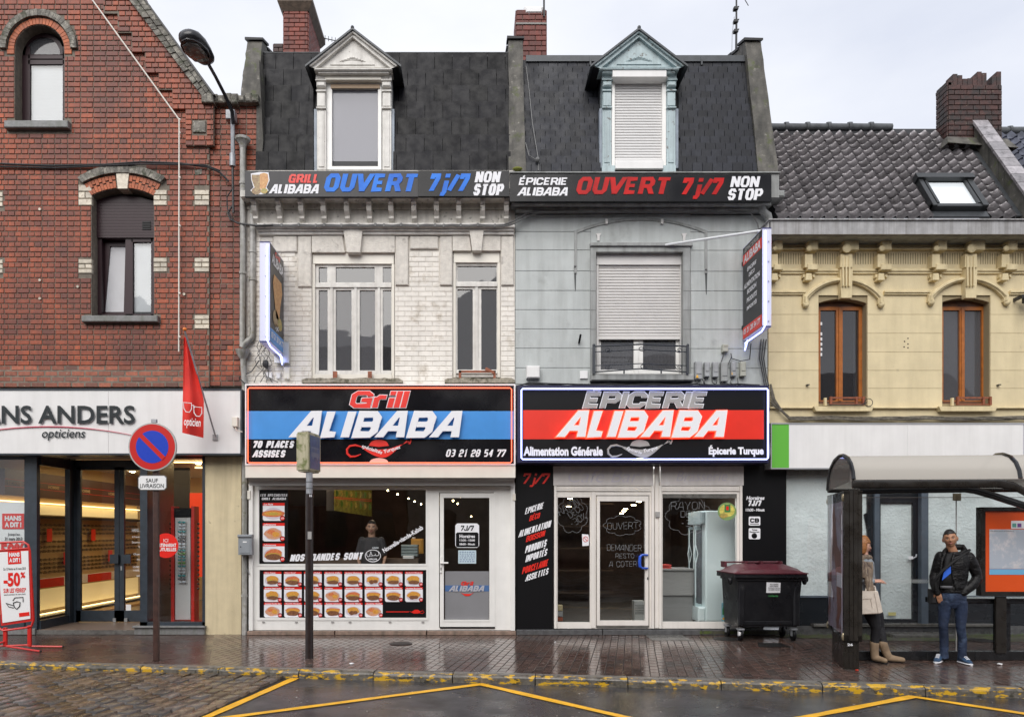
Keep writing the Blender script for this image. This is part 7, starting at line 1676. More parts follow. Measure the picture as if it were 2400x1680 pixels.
for a in(1946,2244):
 g=one('guard_rail',M_rust,crh,lambda b:(b.pbox(a,a+82 if a<2000 else a+80,930,934,FY-.1,.02),b.pbox(a,a+80,946,949,FY-.1,.02)))
 for k in(0,60,76):one('guard_post',M_rust,g,lambda b:b.pbox(a+k,a+k+5,929,949,FY-.11,.04))
 one('peg',M_crs,g,lambda b:b.pbox(a-13,a-8,932,950,FY-.08,.04))
tag(one('wire_loop',M_cable,None,lambda b:(b.tube([P(2036+9.5*math.cos(k*.52),943+9*math.sin(k*.52),FY-.12)for k in range(12)],.006,5,closed=True),b.tube([P(1941,948,FY-.14),P(1980,949,FY-.14),P(2020,948,FY-.14),P(2032,943,FY-.13)],.008,5))),'small coil of black wire hanging at the left cream window sill','wire')
for px,py in((2128,793),(2128,806),(2128,815),(2120,800),(2119,813)):one('wall_anchor',M_cable,crh,lambda b:b.ball(P(px,py,FY),.012,n=6,m=4))
for px in(1895,2344):one('hook',M_cable,crh,lambda b:b.pbox(px-3,px+3,900,902,FY-.06,.06))
tag(one('floodlight',M_cable,None,lambda b:(b.bbox(X(2384),X(2403),FY-.3,FY-.1,Z(716),Z(698),.03),b.pbox(2396,2400,690,698,FY-.2,.2))),'small dark floodlight on the cream wall at the right frame edge','lamp')
M_gut=mat('weathered_zinc_board',(.36,.355,.36),.5,noise_=(9,.15),bump=(40,.003),streak=((.15,.14,.13),.7,16))
one('gutter',M_gut,crh,lambda b:(b.box(X(1803,11.4),X(2520,11.4),11.4,11.75,Z(549,11.4),Z(517,11.4)),b.box(X(1800,11.4),X(2520,11.4),11.37,11.75,Z(517,11.4),Z(514.5,11.4)),b.pprism([(1788,549),(1806,516),(1806,549)][::-1],11.4,.3)))
one('soffit',M_greyd,crh,lambda b:b.box(X(1803,11.45),X(2520,11.45),11.45,FY+.02,Z(556,11.5),Z(549.5,11.4)))
def tile_mesh(m):
 """pantile: flat pan and a roll on the right, front lip; x 0..1, y along slope 0..1 (up), z height"""
 pr=[(0,.0),(.08,-.006),(.55,-.004),(.68,.016),(.78,.046),(.88,.058),(.97,.046),(1.06,.008)]
 vs=[];n=len(pr)
 for s in(0,1):vs+=[(x,1.15*s,z-(.0 if s==0 else.03))for x,z in pr]
 vs+=[(x,0,z-.045)for x,z in pr]
 fs=[(i,i+1,n+i+1,n+i)for i in range(n-1)]+[(2*n+i,2*n+i+1,i+1,i)for i in range(n-1)]+[(n-1,2*n-1,2*n+n-1)]
 me=bpy.data.meshes.new('roof_tile');me.from_pydata(vs,[],[f for f in fs]);me.materials.append(m)
 me.polygons.foreach_set('use_smooth',[i<n-1 for i in range(len(me.polygons))]);me.update();return me,vs,fs
def pantiles(parent,m,x0,x1,Ye,ze,pitch,length,tw_,tl,limit,x1top=None,skip=None,name='roof_tile'):
 me,vs0,fs=tile_mesh(m);rr=random.Random(int(x0*10));rows=int(length/tl);out=[]
 for j in range(rows):
  lim=x1+((x1top-x1)*j/rows if x1top is not None else 0)
  x=x0
  while x<lim-.05:
   w=min(tw_,lim-x);o=Vector((x,Ye+math.cos(pitch)*j*tl,ze+math.sin(pitch)*j*tl))
   if not(skip and skip(o.x+w/2,(j+.5)*tl)):out.append((o,w,j))
   x+=tw_
 jb=MB()
 for k,(o,w,j)in enumerate(out):
  o=o+Vector((0,-math.sin(pitch),math.cos(pitch)))*(.03+rr.uniform(-.003,.004));rx=pitch+rr.uniform(-.012,.012)
  if k<limit:put(me,name,parent,o,(w,tl,1),(rx,rr.uniform(-.006,.006),rr.uniform(-.01,.01)))
  else:
   jb.var=rr.random()+.001;Mx=Matrix.Translation(o)@Matrix.Rotation(rx,4,'X');jb.add([Mx@Vector((v[0]*w,v[1]*tl,v[2]))for v in vs0],fs)
 if jb.v:jb.build(name+'s',m,parent,kind='stuff',smooth=60)
 b=MB();L=length;cs,sn=math.cos(pitch),math.sin(pitch);xt=x1top if x1top is not None else x1
 b.add([(x0,Ye,ze-.0),(x1,Ye,ze),(xt,Ye+cs*L,ze+sn*L),(x0,Ye+cs*L,ze+sn*L),(x0,Ye+.4,ze-.3),(x1,Ye+.4,ze-.3)],[(0,1,2,3),(0,3,4),(1,5,2)]);b.build('roof_deck',M_under,parent)
 return len(out)
PT=R(57);Ye,ze=11.66,Z(512,11.66)
LR=2.72
xl,xr=X(1822,11.66),8.80
sk=(7.42,8.32,.14,.98)
pantiles(crh,M_tile_r,xl,xr,Ye,ze,PT,LR,.192,.182,300,skip=lambda x,s:sk[0]-.0<x<sk[1]+.1 and sk[2]-.12<s<sk[3]+.02)
cs,sn=math.cos(PT),math.sin(PT);N_=Vector((0,-sn,cs));U_=Vector((0,cs,sn))
def rp(x,s,h=0):return Vector((x,Ye,ze))+U_*s+N_*h
def rbox(b,x0,x1,s0,s1,h0,h1):
 b.add([rp(x0,s0,h0),rp(x1,s0,h0),rp(x1,s1,h0),rp(x0,s1,h0),rp(x0,s0,h1),rp(x1,s0,h1),rp(x1,s1,h1),rp(x0,s1,h1)],[(0,3,2,1),(4,5,6,7),(0,1,5,4),(1,2,6,5),(2,3,7,6),(3,0,4,7)])
M_skf=mat('dark_metal_frame',(.045,.048,.05),.35,metal=.3)
def skf(b):
 x0,x1,s0,s1=sk[0],sk[1],sk[2],sk[3]
 rbox(b,x0,x0+.07,s0,s1,0,.15);rbox(b,x1-.09,x1,s0,s1,0,.15);rbox(b,x0,x1,s0,s0+.07,0,.13);rbox(b,x0-.03,x1+.03,s1-.12,s1,0,.19)
sl_=one('skylight',M_skf,crh,skf)
one('inner_frame',M_skf,sl_,lambda b:(rbox(b,sk[0]+.1,sk[0]+.14,sk[2]+.08,sk[3]-.13,.03,.14),rbox(b,sk[1]-.14,sk[1]-.1,sk[2]+.08,sk[3]-.13,.03,.14)))
one('pane',mat('skylight_glass',(.80,.85,.88),.03,spec=1,coat=1),sl_,lambda b:rbox(b,sk[0]+.1,sk[1]-.1,sk[2]+.08,sk[3]-.14,.05,.10))
one('flashing',M_lead,sl_,lambda b:rbox(b,sk[0]-.02,sk[1]+.02,sk[2]-.14,sk[2],.0,.035))
for k in range(9):
 x=xl+k*.385
 if x>7.45:break
 p0,p1=rp(x,LR,.02),rp(x+.385,LR,.02)
 one('ridge_tile',M_rid,crh,lambda b:(b.tube([p0,p1],[.075,.07],8),b.tube([p0-Vector((.03,0,0)),p0+Vector((.03,0,0))],.098,8)),smooth=50)
one('verge_wall',M_conc,crh,lambda b:(rbox(b,8.86,9.05,-.05,2.4,-.3,.26),))
for k in range(10):one('coping_tile',M_tile_r,crh,lambda b:rbox(b,8.83,9.1,k*.24+.05,k*.24+.28,.262,.30))
one('verge_flashing',M_lead,crh,lambda b:rbox(b,8.74,8.86,0,2.5,.03,.05))
YC3=12.75
ch,(x0,x1,zt,zb)=chimney(crh,2222,2347,200,345,YC3,.32,M_chd,pitch=.09,L=.22)
b=MB();rr=random.Random(6)
for k in range(11):
 xx_=x0+(x1-x0)*k/11;h_=rr.choice([.0,.03,.07,.10])+.004*k*2
 if k==8:continue
 b.box(xx_+.004,xx_+(x1-x0)/11-.004,YC3,YC3+.2,zt,zt+.03+h_+.06)
b.box(x0,x1,YC3+.2,YC3+.32,zt,zt+.09);b.box(x0-.015,x0+.06,YC3,YC3+.32,zt,zt+.05);b.build('crumbling_top',M_chd,ch)
one('mortar_skirt',M_conc,ch,lambda b:b.add([(x0-.06,YC3-.06,Z(325,YC3)),(x1+.06,YC3-.06,Z(330,YC3)),(x1+.06,YC3+.4,Z(325,YC3)),(x0-.06,YC3+.4,Z(325,YC3)),(x0-.14,YC3-.22,Z(350,YC3)),(x1+.14,YC3-.22,Z(362,YC3)),(x1+.14,YC3+.9,Z(350,YC3)),(x0-.14,YC3+.9,Z(350,YC3))],[(0,1,5,4),(3,0,4,7),(1,2,6,5)]))
nh=thing('neighbour_house',(10.5,12.5,0),'taller house with glossy dark roof tiles beyond the cream house, right edge','house')
Ye2,ze2=12.3,Z(505,11.7)+.15
pantiles(nh,mat('glossy_blue_tile',(.06,.065,.09),.18,noise_=(10,.3),var=.25,rnoise=(5,.08,.25)),9.12,20,Ye2,ze2,PT,2.9,.2,.185,140)
for k in range(11):
 p0=Vector((9.1+k*.4,Ye2+cs*2.9,ze2+sn*2.9));one('ridge_tile',M_rid,nh,lambda b:(b.tube([p0,p0+Vector((.4,0,0))],.08,8),b.tube([p0,p0+Vector((.05,0,0))],.1,8)),smooth=50)
one('wall',M_brickb,nh,lambda b:(b.box(9.1,20,12.35,15,0,ze2)))
b=MB();rr=random.Random(12)
for k in range(9):
 ph=rr.random()*6;oy=rr.uniform(-3,5);pts=[P(1806,900+k*6,FY-.05),P(1815+k,935+k*3,FY-.06),P(1832,960+oy,FY-.08)]
 for i in range(20):x=1850+i*32;pts.append(P(x,978+oy+2.6*math.sin(i*.9+ph),FY-.07-.02*math.sin(i+ph)))
 b.tube(pts,rr.choice([.009,.012,.016]),5)
b2=b.build('cable_bundle',mat('dusty_cable',(.13,.115,.09),.7,noise_=(20,.5)),None);tag(b2,'dusty bundle of old cables along the cream wall over the blank white shop sign','cable')
YSg=FY-.25
bsn=thing('blank_sign',P(2100,1095,YSg),'long blank white shop sign with a bright green left end, over the empty shop','sign')
one('case',M_gal,bsn,lambda b:(b.box(X(1806,YSg),X(2520,YSg),YSg+.01,FY-.01,Z(1099,YSg),Z(991,YSg)),b.box(X(1806,YSg),X(2520,YSg),YSg-.01,YSg+.01,Z(1099,YSg),Z(1096,YSg)),b.box(X(1806,YSg),X(1808.5,YSg),YSg-.01,YSg+.01,Z(1096,YSg),Z(991,YSg)),b.box(X(1808.5,YSg),X(2520,YSg),YSg-.01,YSg+.01,Z(994,YSg),Z(991,YSg))))
one('green_end',mat('lime_green',(.12,.43,.05),.35),bsn,lambda b:b.box(X(1808.5,YSg),X(1849,YSg),YSg,YSg+.009,Z(1096,YSg),Z(994,YSg)))
one('white_panel',M_fascia,bsn,lambda b:(b.box(X(1849.2,YSg),X(2127,YSg)-.001,YSg,YSg+.009,Z(1096,YSg),Z(994,YSg)),b.box(X(2127,YSg)+.001,X(2398,YSg),YSg,YSg+.009,Z(1096,YSg),Z(994,YSg))))
M_pap=mat('window_paper',(.84,.88,.88),.6,noise_=(4,.08),bump=(26,.014),bump2=(5,.02))
M_slatef=mat('blue_grey_frame',(.075,.095,.12),.4,noise_=(8,.15))
M_darkp=mat('dark_front_panel',(.014,.017,.021),.2,rnoise=(3,.12,.35))
one('soffit',M_greyd,crh,lambda b:b.box(X(1845),X(2520),FY-.0,FY+.3,Z(1112),Z(1101)))
one('paper',M_pap,crh,lambda b:(b.pbox(1843,2050,1110,1396,FY+.1,.01),b.pbox(2176,2520,1110,1396,FY+.1,.01)))
one('pane',M_pane,crh,lambda b:(b.pbox(1843,2042,1110,1396,FY+.05,.006),));one('pane',M_pane,crh,lambda b:b.pbox(2176,2520,1110,1396,FY+.05,.006))
one('paper_tear',M_darkp,crh,lambda b:(b.pprism([(2024,1205),(2040,1196),(2052,1196),(2052,1320),(2040,1320),(2033,1250)][::-1],FY+.08,.004),))
one('frame',M_slatef,crh,lambda b:(b.pbox(2050,2062,1100,1465,FY+.02,.1),b.pbox(2160,2176,1100,1465,FY-.02,.1),b.pbox(2050,2176,1104,1112,FY+.0,.1),b.pbox(1843,2050,1396,1400,FY,.1),b.pbox(2176,2520,1396,1400,FY,.1)))
one('stall_riser',M_darkp,crh,lambda b:(b.pbox(1843,2050,1400,1466,FY+.02,.1),b.pbox(2176,2520,1400,1466,FY+.02,.1)))
ed=one('door',M_darkp,crh,lambda b:b.pprism([(2062,1466),(2062,1138),(2160,1138),(2160,1466)][::-1],FY+.1,.06,[[(2064,1450),(2064,1178),(2140,1178),(2140,1450)]]))
one('paper',M_pap,ed,lambda b:b.pprism([(2063,1452),(2063,1177),(2141,1177),(2139,1290),(2141,1452)][::-1],FY+.15,.01));one('pane',M_pane,ed,lambda b:b.pbox(2063,2141,1177,1451,FY+.12,.005))
one('transom',M_darkp,ed,lambda b:b.pbox(2062,2160,1112,1138,FY+.09,.05));one('stiff_jamb',M_darkp,ed,lambda b:b.pbox(2033,2050,1112,1465,FY+.06,.03))
one('handle',M_gal,ed,lambda b:b.tube([P(2140,1308,FY+.04),P(2147,1304,FY+.02),P(2148,1298,FY+.02)],.012,6));one('lock_card',M_wp,ed,lambda b:b.pbox(2129,2140,1303,1310,FY+.09,.003));one('yellow_sticker',mat('pale_yellow_print',(.55,.5,.2),.5),ed,lambda b:b.pbox(2082,2100,1434,1442,FY+.11,.002))
one('doorstep',M_slab,crh,lambda b:b.bbox(X(1900),X(2330),FY-.12,FY+.15,.14,.18,.006));one('step_base',M_gpl,crh,lambda b:b.box(X(1843),X(2520),FY-.04,FY+.15,0,.139))
one('lower_step',M_slab,crh,lambda b:b.bbox(X(2060),X(2200),FY-.4,FY-.05,0,.05,.006))
one('step_stain',M_conc,crh,lambda b:b.bbox(X(1960),X(2230),FY-.125,FY-.1,.165,.183,.003))
# ------------------------------------------------------------------ houses across the street (mirrored in the glass and wet paving)
M_opp=[mat('opposite_brick',(.13,.05,.035),.8,noise_=(3,.3)),mat('opposite_render',(.34,.30,.25),.8,noise_=(2,.15)),mat('opposite_grey',(.16,.15,.14),.8,noise_=(2,.2))]
M_oppg=mat('opposite_glass',(.02,.022,.026),.1,spec=.8);M_oppr=mat('opposite_roof',(.05,.05,.055),.6)
labs=['dark brick house behind the camera, mirrored in the optician window','pale rendered house behind the camera, mirrored in the grill window','low brick house behind the camera, mirrored faintly in the grocery door','grey gabled house behind the camera, mirrored in the empty shop','wide brick house behind the camera at the right end of the row','rendered house behind the camera at the left end of the row']
for i,(xa,xb,h,mi)in enumerate(((-9.6,-3.1,8.6,0),(-3,3.2,7.4,1),(3.3,8.2,6.6,0),(8.3,15,8.2,2),(15.1,24,7.4,0),(-20,-9.7,7.2,1))):
 Yo=-9.5;t=thing('opposite_house',((xa+xb)/2,Yo,0),labs[i],'house')
 one('wall',M_opp[mi],t,lambda b:b.box(xa,xb,Yo-6,Yo,-.2,h));one('roof',M_oppr,t,lambda b:b.add([(xa,Yo+.2,h),(xb,Yo+.2,h),(xb,Yo-3,h+2.4),(xa,Yo-3,h+2.4),(xa,Yo-6.2,h),(xb,Yo-6.2,h)],[(0,3,2,1),(3,4,5,2),(0,4,3),(1,2,5)]))
 n=int((xb-xa)/2.1)
 for k in range(n):
  xc=xa+(xb-xa)*(k+.5)/n
  for z in(1.0,4.0):one('window',M_oppg,t,lambda b:b.box(xc-.5,xc+.5,Yo,Yo+.02,z,z+1.7))
# ------------------------------------------------------------------ street lamp on the brick pier
M_lampb=mat('lamp_black',(.02,.02,.023),.25,noise_=(6,.3));M_galv=mat('galvanised',(.33,.34,.36),.45,noise_=(12,.2),metal=.4)
sp_=thing('street_lamp',P(546,420,FY-.1),'black-headed street lamp on a long arm fixed to the brick pier','street lamp')
one('conduit',M_galv,sp_,lambda b:b.tube([P(546,380,FY-.1),P(545,270,FY-.12)],.035,8),smooth=True);one('clamp',M_galv,sp_,lambda b:(b.bbox(X(535),X(556),FY-.14,FY,Z(290),Z(268),.01),b.lathe(P(545,376,FY-.1),[(.05,-.1),(.05,.1)],10)))
one('lower_conduit',M_cable,sp_,lambda b:b.tube([P(545,385,FY-.1),P(547,500,FY-.08)],.02,6));
LH=P(470,110,10.75)
arm=[P(546,290,FY-.14),P(544,262,FY-.2),P(528,225,FY-.35),P(505,180,11.2),P(487,148,10.98)]
one('arm',M_lampb,sp_,lambda b:b.tube(arm,[.032,.032,.028,.026,.026],8),smooth=True)
ax=(P(441,88,10.42)-P(487,148,10.98)).normalized();side=ax.cross(Vector((0,0,1))).normalized();upv=side.cross(ax).normalized()
c0=P(487,148,10.98);rings=[]
for t_,w,h in((0,.05,.05),(.02,.12,.07),(.08,.15,.09),(.22,.175,.11),(.4,.19,.12),(.52,.175,.11),(.6,.13,.08),(.64,.05,.03)):
 rings.append((c0+ax*t_+upv*(h*.25),w,h,side,upv))
one('head',M_lampb,sp_,lambda b:b.loft(rings,18),smooth=60)
one('lens',mat('lamp_lens',(.09,.085,.08),.15,spec=.9),sp_,lambda b:b.loft([(c0+ax*.16-upv*.075,.01,.01,side,upv),(c0+ax*.18-upv*.085,.12,.02,side,upv),(c0+ax*.36-upv*.095,.15,.03,side,upv),(c0+ax*.52-upv*.08,.12,.02,side,upv),(c0+ax*.56-upv*.07,.02,.01,side,upv)],14),smooth=60)
one('rim',M_lampb,sp_,lambda b:b.tube([c0+ax*(.36+.25*math.cos(k*.524))+side*.178*math.sin(k*.524)-upv*.055 for k in range(12)],.014,5,closed=True),smooth=True)
# ------------------------------------------------------------------ no parking sign
M_brown=mat('brown_post',(.055,.026,.02),.4,noise_=(14,.3),patch=((.3,.27,.25),34,.72,.02))
M_sgr=mat('sign_red',(.55,.018,.014),.3);M_sgb=mat('sign_blue',(.012,.05,.48),.3);M_back=mat('sign_grey_rim',(.42,.42,.40),.4)
Yn=G(364,1548).y
ns=thing('no_parking_sign',G(364,1548),'round red and blue no parking sign on a brown post before the optician','road sign')
one('post',M_brown,ns,lambda b:b.bbox(X(358,Yn),X(370.5,Yn),Yn-.0,Yn+.05,0,Z(1000,Yn),.006));one('post_top',M_galv,ns,lambda b:b.pbox(354,366,982,990,Yn-.02,.04))
cn=P(357,1047,Yn-.04);rpx=Yn/F
one('backing',M_back,ns,lambda b:b.disc(cn,56*rpx,.03,40));one('red_disc',M_sgr,ns,lambda b:b.disc(cn-Vector((0,.003,0)),53*rpx,.003,40));one('blue_disc',M_sgb,ns,lambda b:b.disc(cn-Vector((0,.006,0)),38*rpx,.003,36))
r_=38.5*rpx;wbar=5.2*rpx;dn=Vector((1,0,-1)).normalized();nn=Vector((1,0,1)).normalized()
b=MB();b.prism([(cn.x+(dn*s*r_+nn*q).x,cn.z+(dn*s*r_+nn*q).z)for s,q in((-1,-wbar),(1,-wbar),(1,wbar),(-1,wbar))],cn.y-.009,cn.y-.006);b.build('slash',M_sgr,ns)
pl=one('plate',M_wv,ns,lambda b:b.pprism(rr_(325,389,1115,1147,5)[::-1],Yn-.03,.012));one('plate_edge',M_gcable,ns,lambda b:b.pprism(rr_(323.5,390.5,1113.5,1148.5,5)[::-1],Yn-.022,.012))
text('lettering','SAUF',342,370,1121,1130,Yn-.033,M_letter,pl,bold=.005);text('lettering','LIVRAISON',328,384,1133,1143,Yn-.033,M_letter,pl,bold=.005)
# ------------------------------------------------------------------ bus stop flag
Yb=G(725,1542).y
bt=thing('bus_stop_sign',G(725,1542),'weathered bus stop sign box on a dark round post in front of the grill shop','bus stop sign')
M_bp=mat('dark_brown_post',(.022,.014,.013),.3,noise_=(14,.4),patch=((.18,.17,.17),30,.74,.02))
rp_=(735-716)/2*Yb/F
one('post',M_bp,bt,lambda b:b.lathe((X(725,Yb),Yb,0),[(rp_*1.05,0),(rp_,.02),(rp_*.96,Z(1157,Yb))],16),smooth=True);one('upper_tube',M_galv,bt,lambda b:b.lathe((X(725,Yb),Yb,Z(1157,Yb)),[(rp_*.82,0),(rp_*.82,Z(1107,Yb)-Z(1157,Yb))],14),smooth=True)
for y in(1130,1145):one('ring',M_cable,bt,lambda b:b.lathe((X(725,Yb),Yb,Z(y,Yb)),[(rp_*.86,0),(rp_*.86,.008)],14))
one('sticker',M_gshut,bt,lambda b:b.pbox(721,730,1245,1263,Yb-rp_-.004,.01));text('lettering','16',725,731,1158,1164,Yb-rp_-.002,M_wp,bt,bold=.03)
M_bcr=mat('mossy_cream',(.46,.42,.29),.45,noise_=(6,.1),streak=((.12,.14,.04),.95,12),patch=((.16,.18,.06),8,.58,.06));M_bbl=mat('faded_blue',(.055,.095,.2),.35,noise_=(9,.25),patch=((.11,.13,.18),14,.6,.05))
p0,p1,p2=Vector((X(695,Yb-.02),Yb-.02)),Vector((X(723,Yb-.10),Yb-.10)),Vector((X(751,Yb+.28),Yb+.28))
ztp,zbt=Z(1013,Yb),Z(1105,Yb)
e1=(p1-p0);e2=(p2-p1)
def pb(u,v):return p0+e1*u+e2*v
def bx_(b,u0,u1,v0,v1,z0,z1):
 q=[pb(u0,v0),pb(u1,v0),pb(u1,v1),pb(u0,v1)]
 b.add([(p.x,p.y,z0)for p in q]+[(p.x,p.y,z1)for p in q],[(3,2,1,0),(4,5,6,7),(0,1,5,4),(1,2,6,5),(2,3,7,6),(3,0,4,7)])
def cas(b):
 bx_(b,0,1,0,1,zbt+.02,ztp-.02);bx_(b,.06,.94,.02,.98,ztp-.02,ztp);bx_(b,.1,.9,.04,.96,zbt,zbt+.02)
one('case',M_bcr,bt,cas)
one('blue_face',M_bbl,bt,lambda b:bx_(b,1.0,1.03,.12,.92,zbt+.04,ztp-.04))
M_bus=mat('faded_bus_print',(.16,.19,.25),.4)
def bu(b):
 z0=zbt+.2
 bx_(b,1.035,1.04,.2,.82,z0,z0+.13)
one('bus_picture',M_bus,bt,bu)
for k in range(5):one('bus_window',M_bbl,bt,lambda b:bx_(b,1.042,1.045,.23+k*.12,.32+k*.12,zbt+.26,zbt+.31))
for v in(.33,.7):one('bus_wheel',M_bus,bt,lambda b:bx_(b,1.035,1.042,v-.05,v+.05,zbt+.17,zbt+.21))
# ------------------------------------------------------------------ red pavement board
Ya3=10.35
ab=thing('pavement_board',Vector((X(38,Ya3),Ya3,0)),'red tubular pavement board with a half price lens poster, left edge','sign board')
a3=lambda a,c,Y=Ya3:P(a,c,Y)
M_rt=mat('red_tube',(.55,.02,.015),.3)
one('frame',M_rt,ab,lambda b:(b.tube([a3(-8,1272),a3(55,1269),a3(66,1276),a3(70,1290),a3(79,1452),a3(74,1466),a3(62,1470),a3(8,1477),a3(-4,1470)],.016,8),b.tube([a3(-8,1290),a3(68,1284)],.014,6)),smooth=True)
one('panel_edge',M_rt,ab,lambda b:b.pprism([(-8,1290),(69,1286),(75,1455),(2,1466)][::-1],Ya3+.0,.012))
ps=one('poster',M_wv,ab,lambda b:b.pprism([(-6,1294),(66,1290),(71,1449),(6,1459)][::-1],Ya3-.012,.01))
Yo_=Ya3-.016
one('red_label',M_redv,ps,lambda b:b.pprism([(18,1291),(48,1289.5),(50,1320),(19,1322)][::-1],Yo_,.003))
text('lettering','HANS',21,46,1294,1304,Yo_-.003,M_wp,ps,bold=.05,rot=.03);text('lettering','A DIT !',22,47,1307,1317,Yo_-.003,M_wp,ps,bold=.05,rot=.03)
text('lettering','Du 12 février au 31 mars 2013',8,60,1329,1335,Yo_,M_gcable,ps,rot=.04);text('lettering','-50',8,47,1341,1374,Yo_,M_redv,ps,bold=.04,rot=.04);text('lettering','%',48,59,1340,1354,Yo_,M_redv,ps,bold=.04)
text('lettering','SUR LES VERRES*',8,61,1377,1388,Yo_,M_redv,ps,bold=.02,rot=.04);text('lettering','avec la monture de votre choix',9,60,1390,1394,Yo_,M_gcable,ps,rot=.04)
one('spectacles_picture',M_black,ps,lambda b:(b.tube([a3(31,1412,Yo_),a3(40,1409,Yo_),a3(47,1411,Yo_),a3(46,1420,Yo_),a3(39,1427,Yo_),a3(33,1421,Yo_)],.007,5,closed=True),b.tube([a3(30,1418,Yo_),a3(14,1413,Yo_),a3(20,1421,Yo_),a3(32,1424,Yo_)],.006,5),b.tube([a3(30,1407,Yo_),a3(35,1400,Yo_),a3(54,1399,Yo_),a3(54,1410,Yo_)],.006,5)))
one('red_footer',M_redv,ps,lambda b:b.pprism([(44,1436),(68,1433),(69,1442),(45,1445)][::-1],Yo_,.003))
for px in(11,68):one('leg',M_rt,ab,lambda b:b.box(X(px-4,Ya3),X(px+4,Ya3),Ya3,Ya3+.03,.03,Z(1470-(px>30)*5,Ya3)))
f0=G(70,1510);f1=G(11,1518)
one('foot',M_rt,ab,lambda b:(b.tube([G(148,1517)+Vector((0,0,.015)),Vector((X(68,Ya3),Ya3+.02,.03))],.014,6),b.tube([G(95,1528)+Vector((0,0,.015)),Vector((X(11,Ya3),Ya3+.02,.03))],.014,6)))
one('crossbar',M_rt,ab,lambda b:(b.tube([Vector((X(-20,Ya3),Ya3+.01,.035)),Vector((X(11,Ya3),Ya3+.01,.035)),Vector((X(68,Ya3),Ya3+.01,.05))],.014,6),b.tube([Vector((X(11,Ya3),Ya3,.1)),Vector((X(-30,Ya3),Ya3-.3,.02))],.014,6)))
for p in(G(148,1517),G(95,1528)):one('rubber_cap',M_black,ab,lambda b:b.ball(p+Vector((0,0,.015)),.018,n=6,m=4))
# ------------------------------------------------------------------ wheelie bin
Yw=10.95
cbn=Vector((X(1807,Yw),Yw+.35,0))
wb=thing('wheelie_bin',cbn,'large dark four-wheeled bin with a wine-red lid beside the empty shop','bin')
M_bin=mat('dark_bin_plastic',(.010,.010,.012),.4,spec=.35,noise_=(20,.2),bump=(60,.001),patch=((.05,.05,.05),9,.68,.06),rnoise=(4,.25,.5));M_lid=mat('wine_lid',(.085,.014,.022),.4,noise_=(10,.15),patch=((.2,.08,.08),12,.68,.04))
def hexa(b,x0,x1,y0,y1,z0,X0,X1,Y0,Y1,z1):
 b.add([(x0,y0,z0),(x1,y0,z0),(x1,y1,z0),(x0,y1,z0),(X0,Y0,z1),(X1,Y0,z1),(X1,Y1,z1),(X0,Y1,z1)],[(3,2,1,0),(4,5,6,7),(0,1,5,4),(1,2,6,5),(2,3,7,6),(3,0,4,7)])
xl_,xr_=X(1725,Yw),X(1886,Yw);zl,zb_=Z(1344,Yw),Z(1470,Yw)
def body(b):
 hexa(b,xl_+.06,xr_-.08,Yw+.09,Yw+.68,zb_,xl_+.03,xr_-.03,Yw+.02,Yw+.72,zl-.06)
 b.bbox(xl_+.1,xr_-.12,Yw+.075,Yw+.2,zb_+.015,zb_+.1,.02);b.bbox(xl_+.05,xl_+.15,Yw+.03,Yw+.2,zb_+.02,zl-.1,.02);b.bbox(xr_-.15,xr_-.055,Yw+.03,Yw+.2,zb_+.02,zl-.1,.02)
one('body',M_bin,wb,body)
one('rim',M_bin,wb,lambda b:(b.bbox(xl_-.03,xr_+.03,Yw-.03,Yw+.78,zl-.07,zl-.005,.012),b.bbox(xl_-.0,xr_-.0,Yw-.0,Yw+.7,zl-.11,zl-.075,.01)))
for s_,xx_ in((-1,xl_-.03),(1,xr_+.03)):one('trunnion',M_bin,wb,lambda b:(b.lathe((xx_,Yw+.12,zl-.09),[(.03,0),(.03,s_*.05),(.045,s_*.052),(.045,s_*.062)],10,'X'),b.ball((xx_+s_*.02,Yw+.12,zl-.12),.035,.05,.06,8,5)))
def lid(b):
 n=20;vs=[]
 ys_=(Yw-.04,Yw-.02,Yw+.1,Yw+.35,Yw+.62,Yw+.78)
 for j,y in enumerate(ys_):
  for i in range(n+1):
   t=i/n;x=xl_-.04+(xr_-xl_+.08)*t
   dome=(0,.035,.075,.1,.085,.02)[j];panel=.022*(1 if.17<t<.42 or.58<t<.83 else 0)*(1 if 1<j<5 else.3)
   edge=min(1,min(t,1-t)*9);vs.append((x,y,zl+.0+dome*edge+panel+.025*math.sin(math.pi*t)*(j>0)))
 m=n+1;fs=[(j*m+i,j*m+i+1,(j+1)*m+i+1,(j+1)*m+i)for j in range(5)for i in range(n)]
 b.add(vs,fs);b.box(xl_-.04,xr_+.04,Yw-.04,Yw+.76,zl-.003,zl+.012)
ld=one('lid',M_lid,wb,lid,smooth=30)
for k in(.06,.38,.62,.92):
 xx_=xl_+(xr_-xl_)*k;one('lid_handle',M_lid,ld,lambda b:b.bbox(xx_-.02,xx_+.02,Yw+.62,Yw+.8,zl+.07,zl+.165,.01))
one('handle_bar',M_lid,ld,lambda b:(b.tube([(xl_+.05,Yw+.72,zl+.15),(xl_+.5,Yw+.72,zl+.15)],.016,6),b.tube([(xr_-.55,Yw+.72,zl+.15),(xr_-.08,Yw+.72,zl+.15)],.016,6)))
one('label_sheet',M_wp,wb,lambda b:b.add([(X(1798,Yw),Yw+.037,Z(1389,Yw)),(X(1831,Yw),Yw+.037,Z(1389,Yw)),(X(1831,Yw),Yw+.02,Z(1365,Yw)),(X(1798,Yw),Yw+.02,Z(1364,Yw))],[(0,1,2,3)]))
